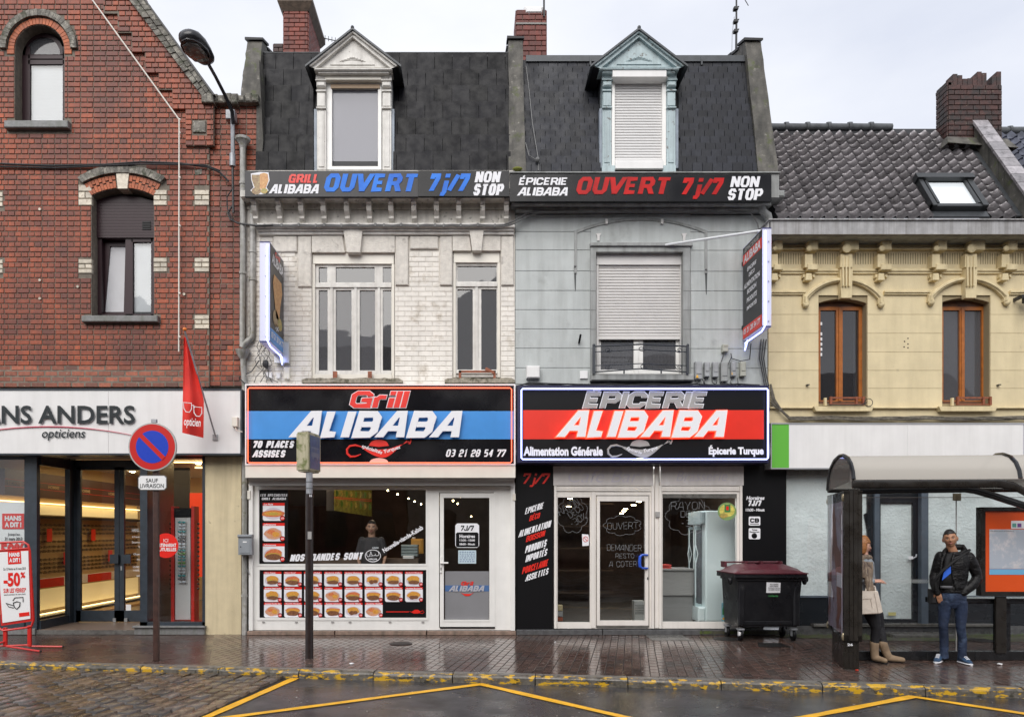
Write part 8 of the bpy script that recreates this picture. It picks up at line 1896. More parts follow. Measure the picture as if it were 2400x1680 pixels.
for i,(s_,y,w)in enumerate((('ALI BABA',1368.5,20),('EPICERIE',1373,20),('38 place d Armes',1377.5,28),('62 000 Carvin',1381,26))):text('lettering',s_,1814.5-w/2,1814.5+w/2,y-1.6,y+1.6,Yw+.014+i*.003,M_cable,wb,bold=.01)
text('lettering','collecte',1801,1824,1393,1398,Yw+.028,mat('green_stamp',(.04,.22,.06),.5),wb,bold=.02)
for px,yy in((1741,Yw+.1),(1866,Yw+.1),(1735,Yw+.55),(1870,Yw+.55)):
 xc=X(px,Yw);w=one('wheel',M_galv,wb,lambda b:(b.box(xc-.045,xc+.045,yy-.05,yy+.05,.175,.2),b.box(xc+.025,xc+.033,yy-.03,yy+.03,.08,.18),b.box(xc-.033,xc-.025,yy-.03,yy+.03,.08,.18)))
 one('tyre',M_black,w,lambda b:b.lathe((xc-.022,yy+.01,.09),[(.05,0),(.086,.004),(.09,.02),(.086,.04),(.05,.044)],18,'X'),smooth=50)
 one('brake',M_wv,w,lambda b:b.bbox(xc-.06,xc-.035,yy-.12,yy-.05,.1,.15,.01))if px==1741 else None
# ------------------------------------------------------------------ bus shelter
bsx=thing('bus_shelter',Vector((5.9,9.2,0)),'brown bus shelter with a curved translucent roof and glass back at the right','bus shelter')
M_shb=mat('shelter_brown',(.018,.015,.012),.35,noise_=(12,.25),streak=((.012,.01,.009),.6),rnoise=(5,.2,.42));M_shd=mat('shelter_black_tube',(.012,.013,.015),.2)
def poly_glass(name,col,a):
 m=glass(name,col,.8,haze=((.60,.565,.51),a));return m
M_poly=poly_glass('roof_polycarbonate',(.75,.73,.7),.62)
dv=Vector((.42,1.27,0)).normalized();du=Vector((dv.y,-dv.x,0))
pc=Vector((X(1978,8.75),8.75,0))
def ap(u,v,z):return pc+du*u+dv*v+Vector((0,0,z))
def abx(b,u0,u1,v0,v1,z0,z1,c=0):
 b.add([ap(u0,v0,z0),ap(u1,v0,z0),ap(u1,v1,z0),ap(u0,v1,z0),ap(u0,v0,z1),ap(u1,v0,z1),ap(u1,v1,z1),ap(u0,v1,z1)],[(3,2,1,0),(4,5,6,7),(0,1,5,4),(1,2,6,5),(2,3,7,6),(3,0,4,7)])
zt_,zp=Z(1146,8.75),Z(1500,8.75)
def pil(b):
 w=.20
 for k,(u0,u1)in enumerate(((0,.055),(.06,.10),(.105,.15),(.155,w))):abx(b,u0,u1,-.01*(k in(1,2)),.08,zp,zt_-.03+.02*(k in(1,2)))
 abx(b,.004,w-.004,.01,.08,zp-.01,zt_-.035);abx(b,0,w,0,1.28,zt_-.06,zt_-.02);abx(b,.0,w,0,1.28,zp,zp+.06);abx(b,0,w,1.2,1.28,zp,zt_-.03)
case=one('poster_case',M_shb,bsx,pil)
one('foot',M_shb,bsx,lambda b:(abx(b,.0,.17,.04,.9,0,zp-.002),[abx(b,.02+k*.045,.045+k*.045,.03,.05,.02,zp-.02)for k in range(3)]))
text('lettering','26',1986,1999,1507,1513,8.72,M_wp,bsx,bold=.03)
M_post=mat('mauve_poster',(.45,.38,.45),.3,noise_=(1.6,.25),patch=((.22,.08,.05),3.2,.56,.05),patch2=((.45,.43,.48),2.4,.58,.08))
def pq(b,v0,v1,z0,z1,h=.004):b.add([ap(-h,v0,z0),ap(-h,v1,z0),ap(-h,v1,z1),ap(-h,v0,z1)],[(0,3,2,1)])
one('poster',M_post,case,lambda b:pq(b,.07,1.2,zp+.06,zt_-.14));one('header',M_shb,case,lambda b:pq(b,.0,1.28,zt_-.14,zt_-.02,.008))
M_skinp=mat('skin_print',(.28,.13,.09),.4,noise_=(3,.3));one('poster_figure',M_skinp,case,lambda b:(b.add([ap(-.006,v,z)for v,z in((.15,.7),(.4,.5),(.55,1.1),(.75,1.55),(.95,1.0),(1.05,.5),(1.15,.9),(.85,1.9),(.7,2.05),(.45,1.5),(.2,1.4))],[tuple(range(11))])))
one('white_strip',M_wp,case,lambda b:(pq(b,.08,.14,1.70,1.88,.007),pq(b,.08,.14,1.45,1.64,.007),pq(b,.08,.5,.98,1.16,.007)))
text3('lettering','aller vers',ap(-.01,.3,1.98),.34,.04,M_wp,case,ux=-dv,bold=.03)
for z in(zp+.04,zt_-.1):
 for v in(.03,1.25):one('corner_cap',mat('brass_cap',(.35,.3,.2),.35,metal=.6),case,lambda b:b.ball(ap(-.004,v,z),.02,.02,.05,8,6))
one('case_glass',glass('case_pane',(.9,.92,.95),.5),case,lambda b:b.add([ap(-.02,.05,zp+.03),ap(-.02,1.22,zp+.03),ap(-.02,1.22,zt_-.03),ap(-.02,.05,zt_-.03)],[(0,3,2,1)]))
a_r=R(4.0);ru=Vector((math.cos(a_r),-math.sin(a_r),0));rv=Vector((math.sin(a_r+R(6)),math.cos(a_r+R(6)),0))
R0=Vector((X(2001,8.98),8.98,0));zF=Z(1124,8.98)
arc=[(0,0),(.03,.10),(.10,.20),(.22,.285),(.38,.335),(.55,.345),(.72,.31),(.88,.22),(.99,.08),(1.03,-.08)]
def rpt(u,k):v,h=arc[k];return R0+ru*u+rv*v+Vector((0,0,zF+h))
seg=[(0.0,1.98),(1.98,4.2)]
for i,(u0,u1)in enumerate(seg):
 b=MB();n=len(arc);m=10
 for s in range(m+1):b.v+=[rpt(u0+(u1-u0)*s/m,k)for k in range(n)]
 for s in range(m):
  for k in range(n-1):b.f.append([s*n+k,s*n+k+1,(s+1)*n+k+1,(s+1)*n+k]);b.mi.append(0);b.va.append(0)
 b.build('roof_panel',M_poly,bsx,smooth=True)
 one('roof_ribs',mat('rib_grey',(.42,.40,.38),.5),bsx,lambda b:[b.tube([rpt(u0+.06+(u1-u0-.1)*s/34,k)-Vector((0,0,.012))for k in range(1,n-1)],.003,3,caps=False)for s in range(34)],kind='stuff')
for u0 in(0,1.98):one('roof_arch',M_shd,bsx,lambda b:b.tube([rpt(u0,k)+Vector((0,0,.008))for k in range(len(arc))],.026,6),smooth=True)
one('gable_glass',poly_glass('gable_smoke',(.35,.34,.33),.2),bsx,lambda b:b.add([rpt(0,k)for k in range(len(arc))],[tuple(range(len(arc)))]))
one('front_beam',M_shb,bsx,lambda b:b.loft([(R0+ru*u+Vector((0,0,zF-.055+dz)),.022,.052,rv,(0,0,1))for u,dz in((-.02,0),(.6,.0),(1.2,.0),(1.74,0),(1.9,-.03),(2.02,-.1),(2.2,-.24),(2.4,-.36),(3.2,-.6))],8),smooth=30)
one('rear_beam',M_shb,bsx,lambda b:b.tube([rpt(0,9),rpt(4.2,9)],.03,6))
R1=R0+rv*.42;zI=zF-.13
one('inner_tube',M_shd,bsx,lambda b:b.tube([P(2012,1150,9.25),P(2120,1148,9.22),P(2262,1146,9.18),P(2285,1149,9.15),P(2330,1162,9.1),P(2380,1178,9.0),P(2460,1205,8.9)],.045,10),smooth=True)
one('tube_clamp',M_shb,bsx,lambda b:b.pbox(2236,2245,1130,1142,9.15,.03))
YG2=9.40
gls=one('glass_wall',M_pane,bsx,lambda b:b.add([P(2012,1166,YG2),P(2241,1166,YG2),P(2241,1524,YG2),P(2012,1524,YG2)],[(3,2,1,0)]));one('glass_wall',M_pane,bsx,lambda b:b.add([P(2242,1166,YG2),P(2520,1166,YG2),P(2520,1524,YG2),P(2242,1524,YG2)],[(3,2,1,0)]))
one('glass_joint',M_gshut,bsx,lambda b:(b.pbox(2240.4,2242.6,1172,1526,YG2-.004,.006),b.pbox(2012,2520,1164.5,1166,YG2-.004,.008)))
one('glass_clamp',mat('brass_cap'),bsx,lambda b:b.bbox(X(2234,YG2),X(2250,YG2),YG2-.03,YG2+.01,Z(1173,YG2),Z(1156,YG2),.008))
one('hatched_band',mat('frost_stripe',(.45,.48,.48),.5),bsx,lambda b:[b.add([P(2015+k*5,1366,YG2-.003),P(2016.6+k*5,1366,YG2-.003),P(2023.6+k*5,1357,YG2-.003),P(2022+k*5,1357,YG2-.003)],[(0,1,2,3)])for k in range(96)],kind='stuff')
one('base_beam',mat('shelter_base',(.014,.014,.015),.25,noise_=(12,.3)),bsx,lambda b:(b.bbox(X(2003,YG2),X(2170,YG2)-.002,YG2-.03,YG2+.04,.0,Z(1525,YG2),.006),b.bbox(X(2170,YG2),X(2282,YG2)-.002,YG2-.03,YG2+.04,.0,Z(1525,YG2),.006),b.bbox(X(2282,YG2),X(2520,YG2),YG2-.03,YG2+.04,.0,Z(1525,YG2),.006)))
mc=one('map_case',M_shb,bsx,lambda b:b.pprism([(2300,1396),(2300,1188),(2520,1188),(2520,1396)][::-1],YG2-.08,.1,[[(2310,1386),(2310,1197),(2510,1197),(2510,1386)]]))
one('orange_sheet',mat('orange_print',(.70,.085,.012),.35,noise_=(2,.06)),mc,lambda b:b.pbox(2309,2511,1196,1387,YG2-.05,.01))
one('map',mat('map_print',(.60,.58,.60),.4,noise_=(30,.10),patch=((.42,.46,.52),5,.46,.05),patch2=((.5,.3,.35),60,.66,.03)),mc,lambda b:b.pbox(2319,2440,1240,1332,YG2-.054,.003));one('map_footer',mat('map_blue',(.16,.42,.65),.4),mc,lambda b:b.pbox(2319,2440,1333,1346,YG2-.054,.003))
text('lettering','PLAN DU RÉSEAU',2322,2376,1242,1245,YG2-.056,M_gcable,mc)
one('timetable_card',M_wp,mc,lambda b:b.pbox(2370,2410,1220,1238,YG2-.054,.003));one('timetable_field',mat('teal_print',(.12,.35,.3),.4),mc,lambda b:b.pbox(2373,2382,1226,1235,YG2-.057,.003));one('timetable_field',mat('violet_print',(.2,.08,.3),.4),mc,lambda b:b.pbox(2385,2394,1226,1235,YG2-.057,.003))
for px in(2335,2480):one('case_leg',M_shb,bsx,lambda b:b.pbox(px,px+24,1397,1530,YG2-.05,.03))
one('bench_seat',M_shd,bsx,lambda b:b.bbox(X(2185,9.6),X(2480,9.6),9.46,9.75,Z(1412,9.6),Z(1400,9.6),.01));one('bench_leg',M_shd,bsx,lambda b:b.box(X(2340,9.6),X(2362,9.6),9.55,9.7,0,Z(1412,9.6)))
# ------------------------------------------------------------------ people
def skinmat(n,c):return mat(n,c,.5,noise_=(25,.08),spec=.4)
M_skA=skinmat('tan_skin',(.40,.20,.115));M_skB=skinmat('fair_skin',(.58,.32,.235));M_skC=skinmat('light_skin',(.42,.24,.16))
M_hairk=mat('black_hair',(.012,.010,.010),.5,noise_=(90,.4),bump=(160,.003));M_hairb=mat('auburn_hair',(.36,.15,.05),.45,noise_=(60,.35,),bump=(120,.004,(1,1,.15)))
M_eye=mat('eye_white',(.7,.68,.66),.2);M_iris=mat('iris',(.03,.015,.01),.1);M_lip=mat('lip',(.36,.11,.09),.4);M_brow=mat('brow',(.02,.012,.01),.7)
def grown(name,b,m,parent,voxel=.007,it=3):
 o=b.build(name,m,parent);md=o.modifiers.new('skin','REMESH');md.mode='VOXEL';md.voxel_size=voxel;md.use_smooth_shade=True
 s=o.modifiers.new('soft','SMOOTH');s.factor=.5;s.iterations=it;return o
def chain(b,pts,radii,n=12,flat_=1.0):
 """tapered limb with rounded ends"""
 pts=[Vector(p)for p in pts];rg=[]
 for i,p in enumerate(pts):
  t=(pts[min(i+1,len(pts)-1)]-pts[max(i-1,0)]).normalized();s=t.cross(Vector((0,1,0)))
  s=s.normalized()if s.length>.1 else Vector((1,0,0));u=s.cross(t);r=radii[i];rg.append((p,r,r*flat_,s,u))
 b.loft(rg,n);b.ball(pts[0],radii[0]*.98,radii[0]*.98*flat_,radii[0]*.98,10,7);b.ball(pts[-1],radii[-1]*.98,radii[-1]*.98*flat_,radii[-1]*.98,10,7)
def head_xf(c,yaw,tilt,s=1.0):return Matrix.Translation(c)@Matrix.Rotation(tilt,4,'Y')@Matrix.Rotation(yaw,4,'Z')@Matrix.Scale(s,4)
def g_(x,z,cx,cz,sx,sz):return math.exp(-((x-cx)/sx)**2-((z-cz)/sz)**2)
def head_shape(v):
 x,y,z=v;t=-z/.118
 if z<0:x*=1-.30*t**1.6;y=y*(1-.12*t)-.012*t
 if y<0:
  f=0
  f-=.022*g_(x,z,0,-.028,.014,.014)+.013*g_(x,z,0,-.005,.009,.03)
  f-=.007*g_(abs(x),z,.026,.028,.024,.010)
  f+=.010*g_(abs(x),z,.031,.006,.016,.013)
  f-=.007*g_(x,z,0,-.062,.020,.008);f+=.005*g_(x,z,0,-.078,.02,.007)
  f-=.010*g_(x,z,0,-.098,.022,.014);f-=.006*g_(abs(x),z,.042,-.02,.018,.02)
  y=y*.93+f
 return Vector((x,y,z))
def head(b,Mx):
 bb=MB();bb.ball((0,0,0),.074,.094,.118,36,30);b.add([Mx@head_shape(v)for v in bb.v],bb.f)
 for s in(-1,1):
  e=MB();e.ball((s*.077,.012,-.01),.012,.02,.032,8,6);b.add([Mx@v for v in e.v],e.f)
def face(parent,Mx,smile=.004,hair=M_hairk,female=False):
 for s in(-1,1):
  def part(nm,m,fn):q=MB(M=Mx);fn(q);return q.build(nm,m,parent,smooth=True)
  ey=part('eye',M_eye,lambda q:q.ball((s*.031,-.0755,.006),.0125,.006,.0062,10,6));q=MB(M=Mx);q.ball((s*.031,-.080,.006),.0058,.003,.0055,8,5);q.build('iris',M_iris,ey)
  part('eyelid',M_brow,lambda q:q.tube([(s*.018,-.0795,.008),(s*.031,-.083,.0135),(s*.045,-.076,.008)],.0011,5))
  part('eyebrow',M_brow,lambda q:q.tube([(s*.014,-.089,.026),(s*.032,-.088,.032),(s*.050,-.072,.026)],[.0026,.003,.0015],5))
  part('nostril',M_lip,lambda q:q.ball((s*.007,-.102,-.041),.004,.004,.002,6,4))
 q=MB(M=Mx);q.tube([(-.026,-.078,-.059+smile),(-.012,-.092,-.060),(0,-.0955,-.059),(.012,-.092,-.060),(.026,-.078,-.059+smile)],[.002,.0045,.004,.0045,.002],6);q.tube([(-.018,-.086,-.064+smile),(0,-.094,-.068),(.018,-.086,-.064+smile)],[.002,.0055,.002],6);q.build('lips',M_lip,parent,smooth=True)
def hair_cap(parent,Mx,m,front=.055,side=-.01,thick=1.07,top=.012,noise_amp=.004):
 bb=MB();bb.ball((0,.006,.006),.074*thick,.094*thick,.118*thick,36,30);keep={}
 vs=[]
 for v in bb.v:
  q=head_shape(v)if v.y>-.02 else Vector((v.x,v.y*.95,v.z));q+=Vector((0,0,top*max(0,v.z/.118)**2));q+=q.normalized()*noise_amp*noise.noise(v*60);vs.append(q)
 def ok(v):lim=front if v.y<-.045 else(side+(front-side)*max(0,min(1,(-v.y+.01)/.055))if v.y<.01 else(side-.075*min(1,(v.y-.01)/.05)));return v.z>lim
 fs=[f for f in bb.f if all(ok(vs[i])for i in f)]
 q=MB(M=Mx);q.add(vs,fs);o=q.build('hair',m,parent,smooth=True);s=o.modifiers.new('body','SOLIDIFY');s.thickness=.008;s.offset=-1;return o
def hand(b,w,d,up,side,L=.17,curl=.5,spread=1):
 """palm and five fingers from wrist w along d; palm normal = up; thumb on `side`"""
 d=Vector(d).normalized();up=Vector(up).normalized();sd=d.cross(up).normalized()*side;w=Vector(w)
 b.loft([(w,.026,.018,sd,up),(w+d*.03,.034,.018,sd,up),(w+d*.075,.040,.016,sd,up),(w+d*.09,.038,.013,sd,up)],12)
 for k,(o,l)in enumerate(((.028,.07),(.0095,.078),(-.0095,.073),(-.027,.058))):
  p=w+d*.08+sd*o;pts=[p];dd=d.copy()
  for j in range(3):
   dd=(dd-up*curl*.55).normalized();pts.append(pts[-1]+dd*l*(.42,.32,.26)[j])
  chain(b,pts,[.0095,.009,.008,.0068],8)
 t0=w+d*.02+sd*.026;t1=t0+(d*.6+sd*.7*spread).normalized()*.04;t2=t1+(d*.9+sd*.25-up*.3).normalized()*.032;chain(b,[t0,t1,t2,t2+(d-up*.3).normalized()*.024],[.015,.0125,.011,.008],8)
def figure_body(b,J,head_M,w=1.0,d=1.0):
 """whole skin under the clothes: J = dict of joints"""
 for s in 'LR':
  chain(b,[J['hip'+s],(J['hip'+s]+J['knee'+s])/2,J['knee'+s],(J['knee'+s]*.6+J['ank'+s]*.4),J['ank'+s]],[.066,.056,.038,.034,.02])
  chain(b,[J['sho'+s],J['elb'+s],J['wri'+s]],[.034,.028,.024]);chain(b,[J['ank'+s],J['ank'+s]+J['foot'+s]*.2],[.02,.016],10,.8)
 c=(J['hipL']+J['hipR'])/2;ch_=(J['shoL']+J['shoR'])/2;X1,Y1=Vector((1,0,0)),Vector((0,1,0));n0=len(b.v)
 b.loft([(c-Vector((0,0,.03)),.09,.07,X1,Y1),(c+Vector((0,0,.06)),.14,.095,X1,Y1),(c.lerp(ch_,.4),.135,.095,X1,Y1),(c.lerp(ch_,.75),.165,.11,X1,Y1),(ch_+Vector((0,0,.0)),.17,.085,X1,Y1),(ch_+Vector((0,0,.05)),.07,.06,X1,Y1)],18)
 for i in range(n0,len(b.v)):q=b.v[i];q.x=ch_.x+(q.x-ch_.x)*w;q.y=ch_.y+(q.y-ch_.y)*d
 hc=head_M.to_translation();chain(b,[ch_+Vector((0,0,.02)),hc+Vector((0,.012,-.07))],[.064,.056]);head(b,head_M)
X1,Y1=Vector((1,0,0)),Vector((0,1,0))
# ---- man waiting
Y0=9.2
mp_=lambda px,py,dy=0:P(px,py,Y0+dy)
man=thing('person',Vector((X(2232,Y0),Y0,0)),'young man in black quilted jacket, blue-slashed shirt and jeans standing with hands in pockets','person')
J=dict(hipL=mp_(2216,1408),kneeL=mp_(2213,1470,-.02),ankL=mp_(2211,1538,.02),footL=Vector((-.05,-.13,-.04)),hipR=mp_(2249,1408),kneeR=mp_(2253,1470,-.02),ankR=mp_(2255,1538,.02),footR=Vector((.06,-.13,-.04)),shoL=mp_(2207,1304),elbL=mp_(2190,1349,.05),wriL=mp_(2203,1386,-.06),shoR=mp_(2266,1305),elbR=mp_(2281,1352,.05),wriR=mp_(2259,1386,-.06))
HM=head_xf(mp_(2231,1262,-.05),R(-10),R(-8),.97)@Matrix.Diagonal((1.2,1.08,.95,1))
b=MB();figure_body(b,J,HM)
hand(b,J['wriL'],(.25,-.1,-1),(-.3,-1,.2),1,curl=.35);hand(b,J['wriR'],(-.25,-.1,-1),(.3,-1,.2),-1,curl=.35)
grown('body',b,M_skA,man,.006,1);face(man,HM,.006);hair_cap(man,HM,M_hairk,.058,-.004,1.03,.007)
q=MB(M=HM);q.ball((0,-.072,-.088),.03,.012,.014,8,6)
M_jean=mat('blue_jeans',(.010,.020,.050),.8,noise_=(7,.35),patch=((.07,.11,.19),4.2,.62,.10),bump=(25,.012),bump2=(220,.001));M_jack=mat('black_leather',(.005,.0045,.005),.42,spec=.28,noise_=(12,.3),bump=(22,.012),bump2=(9,.02,(1,1,2.5)))
b=MB()
for s,(hx,kx,ax_)in(('L',(2214,2213,2212)),('R',(2252,2253,2254))):
 b.loft([(mp_(ax_,1543,.01),.058,.068,X1,Y1),(mp_(ax_,1536,.01),.060,.068,X1,Y1),(mp_(ax_+.5,1526,0),.053,.06,X1,Y1),(mp_(ax_,1515,.01),.058,.065,X1,Y1),(mp_(ax_,1495,.01),.060,.066,X1,Y1),(mp_(kx,1476,-.015),.060,.066,X1,Y1),(mp_(kx,1468,-.025),.062,.07,X1,Y1),(mp_(kx,1450,-.01),.072,.08,X1,Y1),(mp_(hx,1430,0),.083,.095,X1,Y1),(mp_(hx+(1 if s=='L' else-1)*3,1408,0),.098,.11,X1,Y1)],16)
b.loft([(mp_(2233,1424),.06,.09,X1,Y1),(mp_(2233,1415),.165,.115,X1,Y1),(mp_(2233,1400),.178,.125,X1,Y1),(mp_(2232,1385),.168,.118,X1,Y1),(mp_(2232,1379),.16,.11,X1,Y1)],20)
for k in range(3):
 for cx in(2213,2254):b.lathe(mp_(cx,1520-k*7,.005),[(.05,-.006),(.066-k*.002,0),(.05,.008)],14)
grown('jeans',b,M_jean,man,.009,3)
b=MB();jt=[(mp_(2231,1388),.178,.13),(mp_(2232,1376),.185,.135),(mp_(2233,1362),.178,.13),(mp_(2234,1348),.19,.135),(mp_(2235,1334),.192,.135),(mp_(2236,1320),.205,.135),(mp_(2237,1308),.205,.12),(mp_(2237,1299),.175,.10),(mp_(2237,1292),.10,.085)]
b.loft([(c,rx,ry,X1,Y1)for c,rx,ry in jt],22)
for s,pts in((-1,((2204,1305,.01),(2197,1322,.03),(2190,1340,.05),(2187,1352,.05),(2191,1366,.0),(2199,1382,-.05),(2203,1388,-.07))),(1,((2269,1306,.01),(2276,1322,.03),(2282,1342,.05),(2284,1355,.05),(2279,1368,.0),(2267,1382,-.05),(2262,1388,-.07)))):
 chain(b,[mp_(*p)for p in pts],[.078,.076,.07,.072,.066,.058,.05],14)
grown('jacket',b,M_jack,man,.009,3)
M_tee=mat('black_tshirt',(.008,.008,.009),.8);M_tri=mat('blue_print',(.02,.12,.62),.6)
fy=-.150
def strip(L,Rr,nm,m,extra=0,parent=man):
 q=MB();vs=[]
 for(a,y),(c,_)in zip(L,Rr):
  for k in range(5):t=k/4;vs.append(mp_(a+(c-a)*t,y,fy+extra+.022*(2*t-1)**2+(.03 if y<1300 else 0)+(.012 if y>1370 else 0)))
 n=len(L);q.add(vs,[(i*5+k,(i+1)*5+k,(i+1)*5+k+1,i*5+k+1)for i in range(n-1)for k in range(4)]);o=q.build(nm,m,parent,smooth=True);s_=o.modifiers.new('t','SOLIDIFY');s_.thickness=.01;return o
strip([(2227,1297),(2225,1310),(2223,1330),(2219,1350),(2214,1374)],[(2245,1297),(2242,1310),(2242,1330),(2245,1350),(2250,1374)],'tshirt',M_tee)
q=MB();q.add([mp_(2242,1321,fy-.012),mp_(2242.5,1343,fy-.012),mp_(2221,1361,fy-.006),mp_(2226,1342,fy-.012)],[(0,1,2,3)]);q.build('shirt_flash',M_tri,man)
strip([(2214,1373),(2214,1379)],[(2250,1373),(2250,1379)],'waistband',mat('grey_band',(.10,.10,.11),.7),-.004)
for nm,pts in(('zip_edge',((2226,1296),(2222,1312),(2219,1335),(2214,1356),(2211,1376),(2208,1386))),('zip_edge',((2247,1296),(2244,1315),(2244,1335),(2248,1358),(2253,1380)))):
 q=MB();q.tube([mp_(a,c,fy-.004+(.035 if c<1300 else 0)+(.012 if c>1372 else 0))for a,c in pts],[.016,.015,.012,.012,.012,.012][:len(pts)],7);q.build(nm,M_jack,man,smooth=True)
q=MB();q.tube([mp_(2217,1293,-.05),mp_(2221,1284,.02),mp_(2235,1281,.07),mp_(2252,1282,.05),mp_(2262,1290,.0),mp_(2254,1298,-.06),mp_(2246,1300,-.11)],[.03,.036,.04,.042,.038,.03,.02],10);q.tube([mp_(2217,1293,-.05),mp_(2223,1302,-.11)],[.03,.02],8);grown('hood',q,M_jack,man,.008,2)
q=MB();q.tube([mp_(2262,1296,-.05),mp_(2245,1318,-.155),mp_(2226,1338,-.165),mp_(2208,1362,-.15),mp_(2197,1385,-.06)],.018,6);q.tube([mp_(2262,1296,-.05),mp_(2262,1288,.05)],.018,6);tag(q.build('bag_strap',M_tee,None,smooth=True),'black shoulder bag strap across the waiting man\'s chest','strap')
bg=thing('shoulder_bag',mp_(2196,1410),'small black shoulder bag hanging at the waiting man\'s hip','bag');q=MB();q.bbox(X(2187,Y0),X(2201,Y0),Y0-.05,Y0+.15,Z(1416,Y0),Z(1382,Y0),.02);q.build('pouch',M_tee,bg)
for s,cx in((-1,2202),(1,2260)):
 q=MB();w=34/183/2
 c=mp_(cx,1546,-.02);dirx=Vector((s*.42,-1,0)).normalized();sx=Vector((-dirx.y,dirx.x,0))
 for t,wd,h in((-.11,.035,.05),(-.06,.042,.075),(.0,.045,.07),(.06,.05,.055),(.12,.047,.04),(.155,.03,.025)):pass
 rg=[(Vector((c.x,c.y,.015+h/2))+dirx*t,wd,h/2,sx,Vector((0,0,1)))for t,wd,h in((-.10,.03,.06),(-.07,.04,.085),(.0,.043,.08),(.05,.046,.062),(.1,.045,.048),(.14,.03,.035))]
 q.loft(rg,12);sh_=q.build('shoe',mat('blue_canvas',(.03,.07,.14),.7),man,smooth=True)
 q=MB();q.loft([(Vector((c.x,c.y,.012))+dirx*t,wd,.012,sx,Vector((0,0,1)))for t,wd in((-.115,.025),(-.09,.043),(.0,.047),(.1,.05),(.145,.036),(.16,.02))],12);q.build('sole',M_wp,sh_,smooth=True)
 q=MB()
 for k in range(4):p=Vector((c.x,c.y,.1-k*.011))+dirx*(.015+k*.024);q.tube([p-sx*.025,p+Vector((0,0,.006)),p+sx*.025],.005,4)
 q.build('laces',M_wp,sh_)
man.rotation_euler.z=R(-22);man.scale=(.87,.9,1)
for o in(bpy.data.objects['bag_strap'],bg):
 o.rotation_euler.z=R(-22);o.location=man.location+Matrix.Rotation(R(-22),3,'Z')@(o.location-man.location)
# ---- woman leaning on the shelter panel
Y0w=9.27
wp_=lambda px,py,dy=0:P(px,py,Y0w+dy)
wom=thing('person',Vector((X(2040,Y0w),Y0w,0)),'auburn-haired woman in a striped scarf and tan boots leaning inside the shelter','person')
J=dict(hipL=wp_(2022,1420,.0),kneeL=wp_(2046,1468,-.03),ankL=wp_(2043,1532,0),footL=Vector((.0,-.10,-.03)),hipR=wp_(2034,1420,.04),kneeR=wp_(2053,1468,.05),ankR=wp_(2072,1532,.03),footR=Vector((.09,-.06,-.03)),shoL=wp_(2017,1313,-.12),elbL=wp_(2020,1360,-.14),wriL=wp_(2039,1362,-.16),shoR=wp_(2019,1313,.14),elbR=wp_(2022,1358,.12),wriR=wp_(2041,1360,.02))
HW=head_xf(wp_(2017,1279,.0),R(78),R(4),.9)
b=MB();figure_body(b,J,HW,.5,.9);hand(b,J['wriL'],(1,.05,.05),(0,-.3,1),-1,curl=.5);hand(b,J['wriR'],(1,-.35,.05),(0,-.2,1),1,curl=.7)
grown('body',b,M_skB,wom,.006,1);face(wom,HW,.002)
hair_cap(wom,HW,M_hairb,.04,-.05,1.16,.008,.008);q=MB();q.loft([(wp_(2013,1270),.075,.08,X1,Y1),(wp_(2011,1285),.072,.085,X1,Y1),(wp_(2010,1297),.055,.07,X1,Y1)],14);q.tube([wp_(2024,1263,-.05),wp_(2029,1268,-.045),wp_(2029,1276,-.05)],[.02,.02,.006],7);grown('hair_length',q,M_hairb,wom,.007,2)
M_coat=mat('grey_knit',(.26,.29,.32),.8,noise_=(20,.15),bump=(60,.004));M_scarf=mat('brown_striped_scarf',(.22,.165,.12),.85,noise_=(9,.25),patch=((.10,.07,.06),7,.56,.03,(6,6,.8)),patch2=((.42,.34,.26),9,.60,.03,(6,6,.8)),bump=(30,.012));M_trou=mat('black_trousers',(.010,.010,.013),.7,bump=(20,.01));M_boot=mat('tan_suede',(.27,.19,.12),.8,noise_=(12,.2),bump=(40,.004))
b=MB();b.loft([(wp_(2026,1400),.15,.13,X1,Y1),(wp_(2022,1375),.13,.12,X1,Y1),(wp_(2018,1345),.125,.14,X1,Y1),(wp_(2016,1318),.115,.17,X1,Y1),(wp_(2017,1307),.08,.12,X1,Y1)],18);chain(b,[J['shoL'],J['elbL'],J['wriL']-Vector((.01,0,0))],[.06,.055,.04]);chain(b,[J['shoR'],J['elbR'],J['wriR']-Vector((.01,0,0))],[.06,.055,.04]);grown('jumper',b,M_coat,wom,.009,2)
b=MB();b.tube([wp_(2017+15*math.cos(k*.63),1308+3*math.sin(k*1.3),.15*math.sin(k*.63))for k in range(10)],.038,9,closed=True);b.tube([wp_(2019+16*math.cos(k*.63),1320+5*math.cos(k*.63),.17*math.sin(k*.63))for k in range(10)],.034,9,closed=True)
b.loft([(wp_(2028,1316,-.17),.062,.035,X1,Y1),(wp_(2030,1335,-.19),.058,.03,X1,Y1),(wp_(2029,1360,-.2),.05,.028,X1,Y1),(wp_(2034,1384,-.2),.055,.022,X1,Y1)],10);b.loft([(wp_(2018,1316,-.18),.055,.03,X1,Y1),(wp_(2018,1340,-.2),.05,.025,X1,Y1),(wp_(2019,1354,-.2),.045,.02,X1,Y1)],10);grown('scarf',b,M_scarf,wom,.008,2)
b=MB();chain(b,[wp_(2024,1412,-.01),wp_(2038,1442,-.03),wp_(2047,1470,-.03),wp_(2045,1490,-.01),wp_(2043,1512,0)],[.105,.088,.062,.056,.05]);chain(b,[wp_(2034,1412,.04),wp_(2048,1442,.05),wp_(2055,1470,.05),wp_(2060,1490,.03),wp_(2064,1510,.02)],[.10,.085,.06,.056,.05]);b.ball(wp_(2026,1408),.14,.13,.1,14,10);grown('trousers',b,M_trou,wom,.009,2)
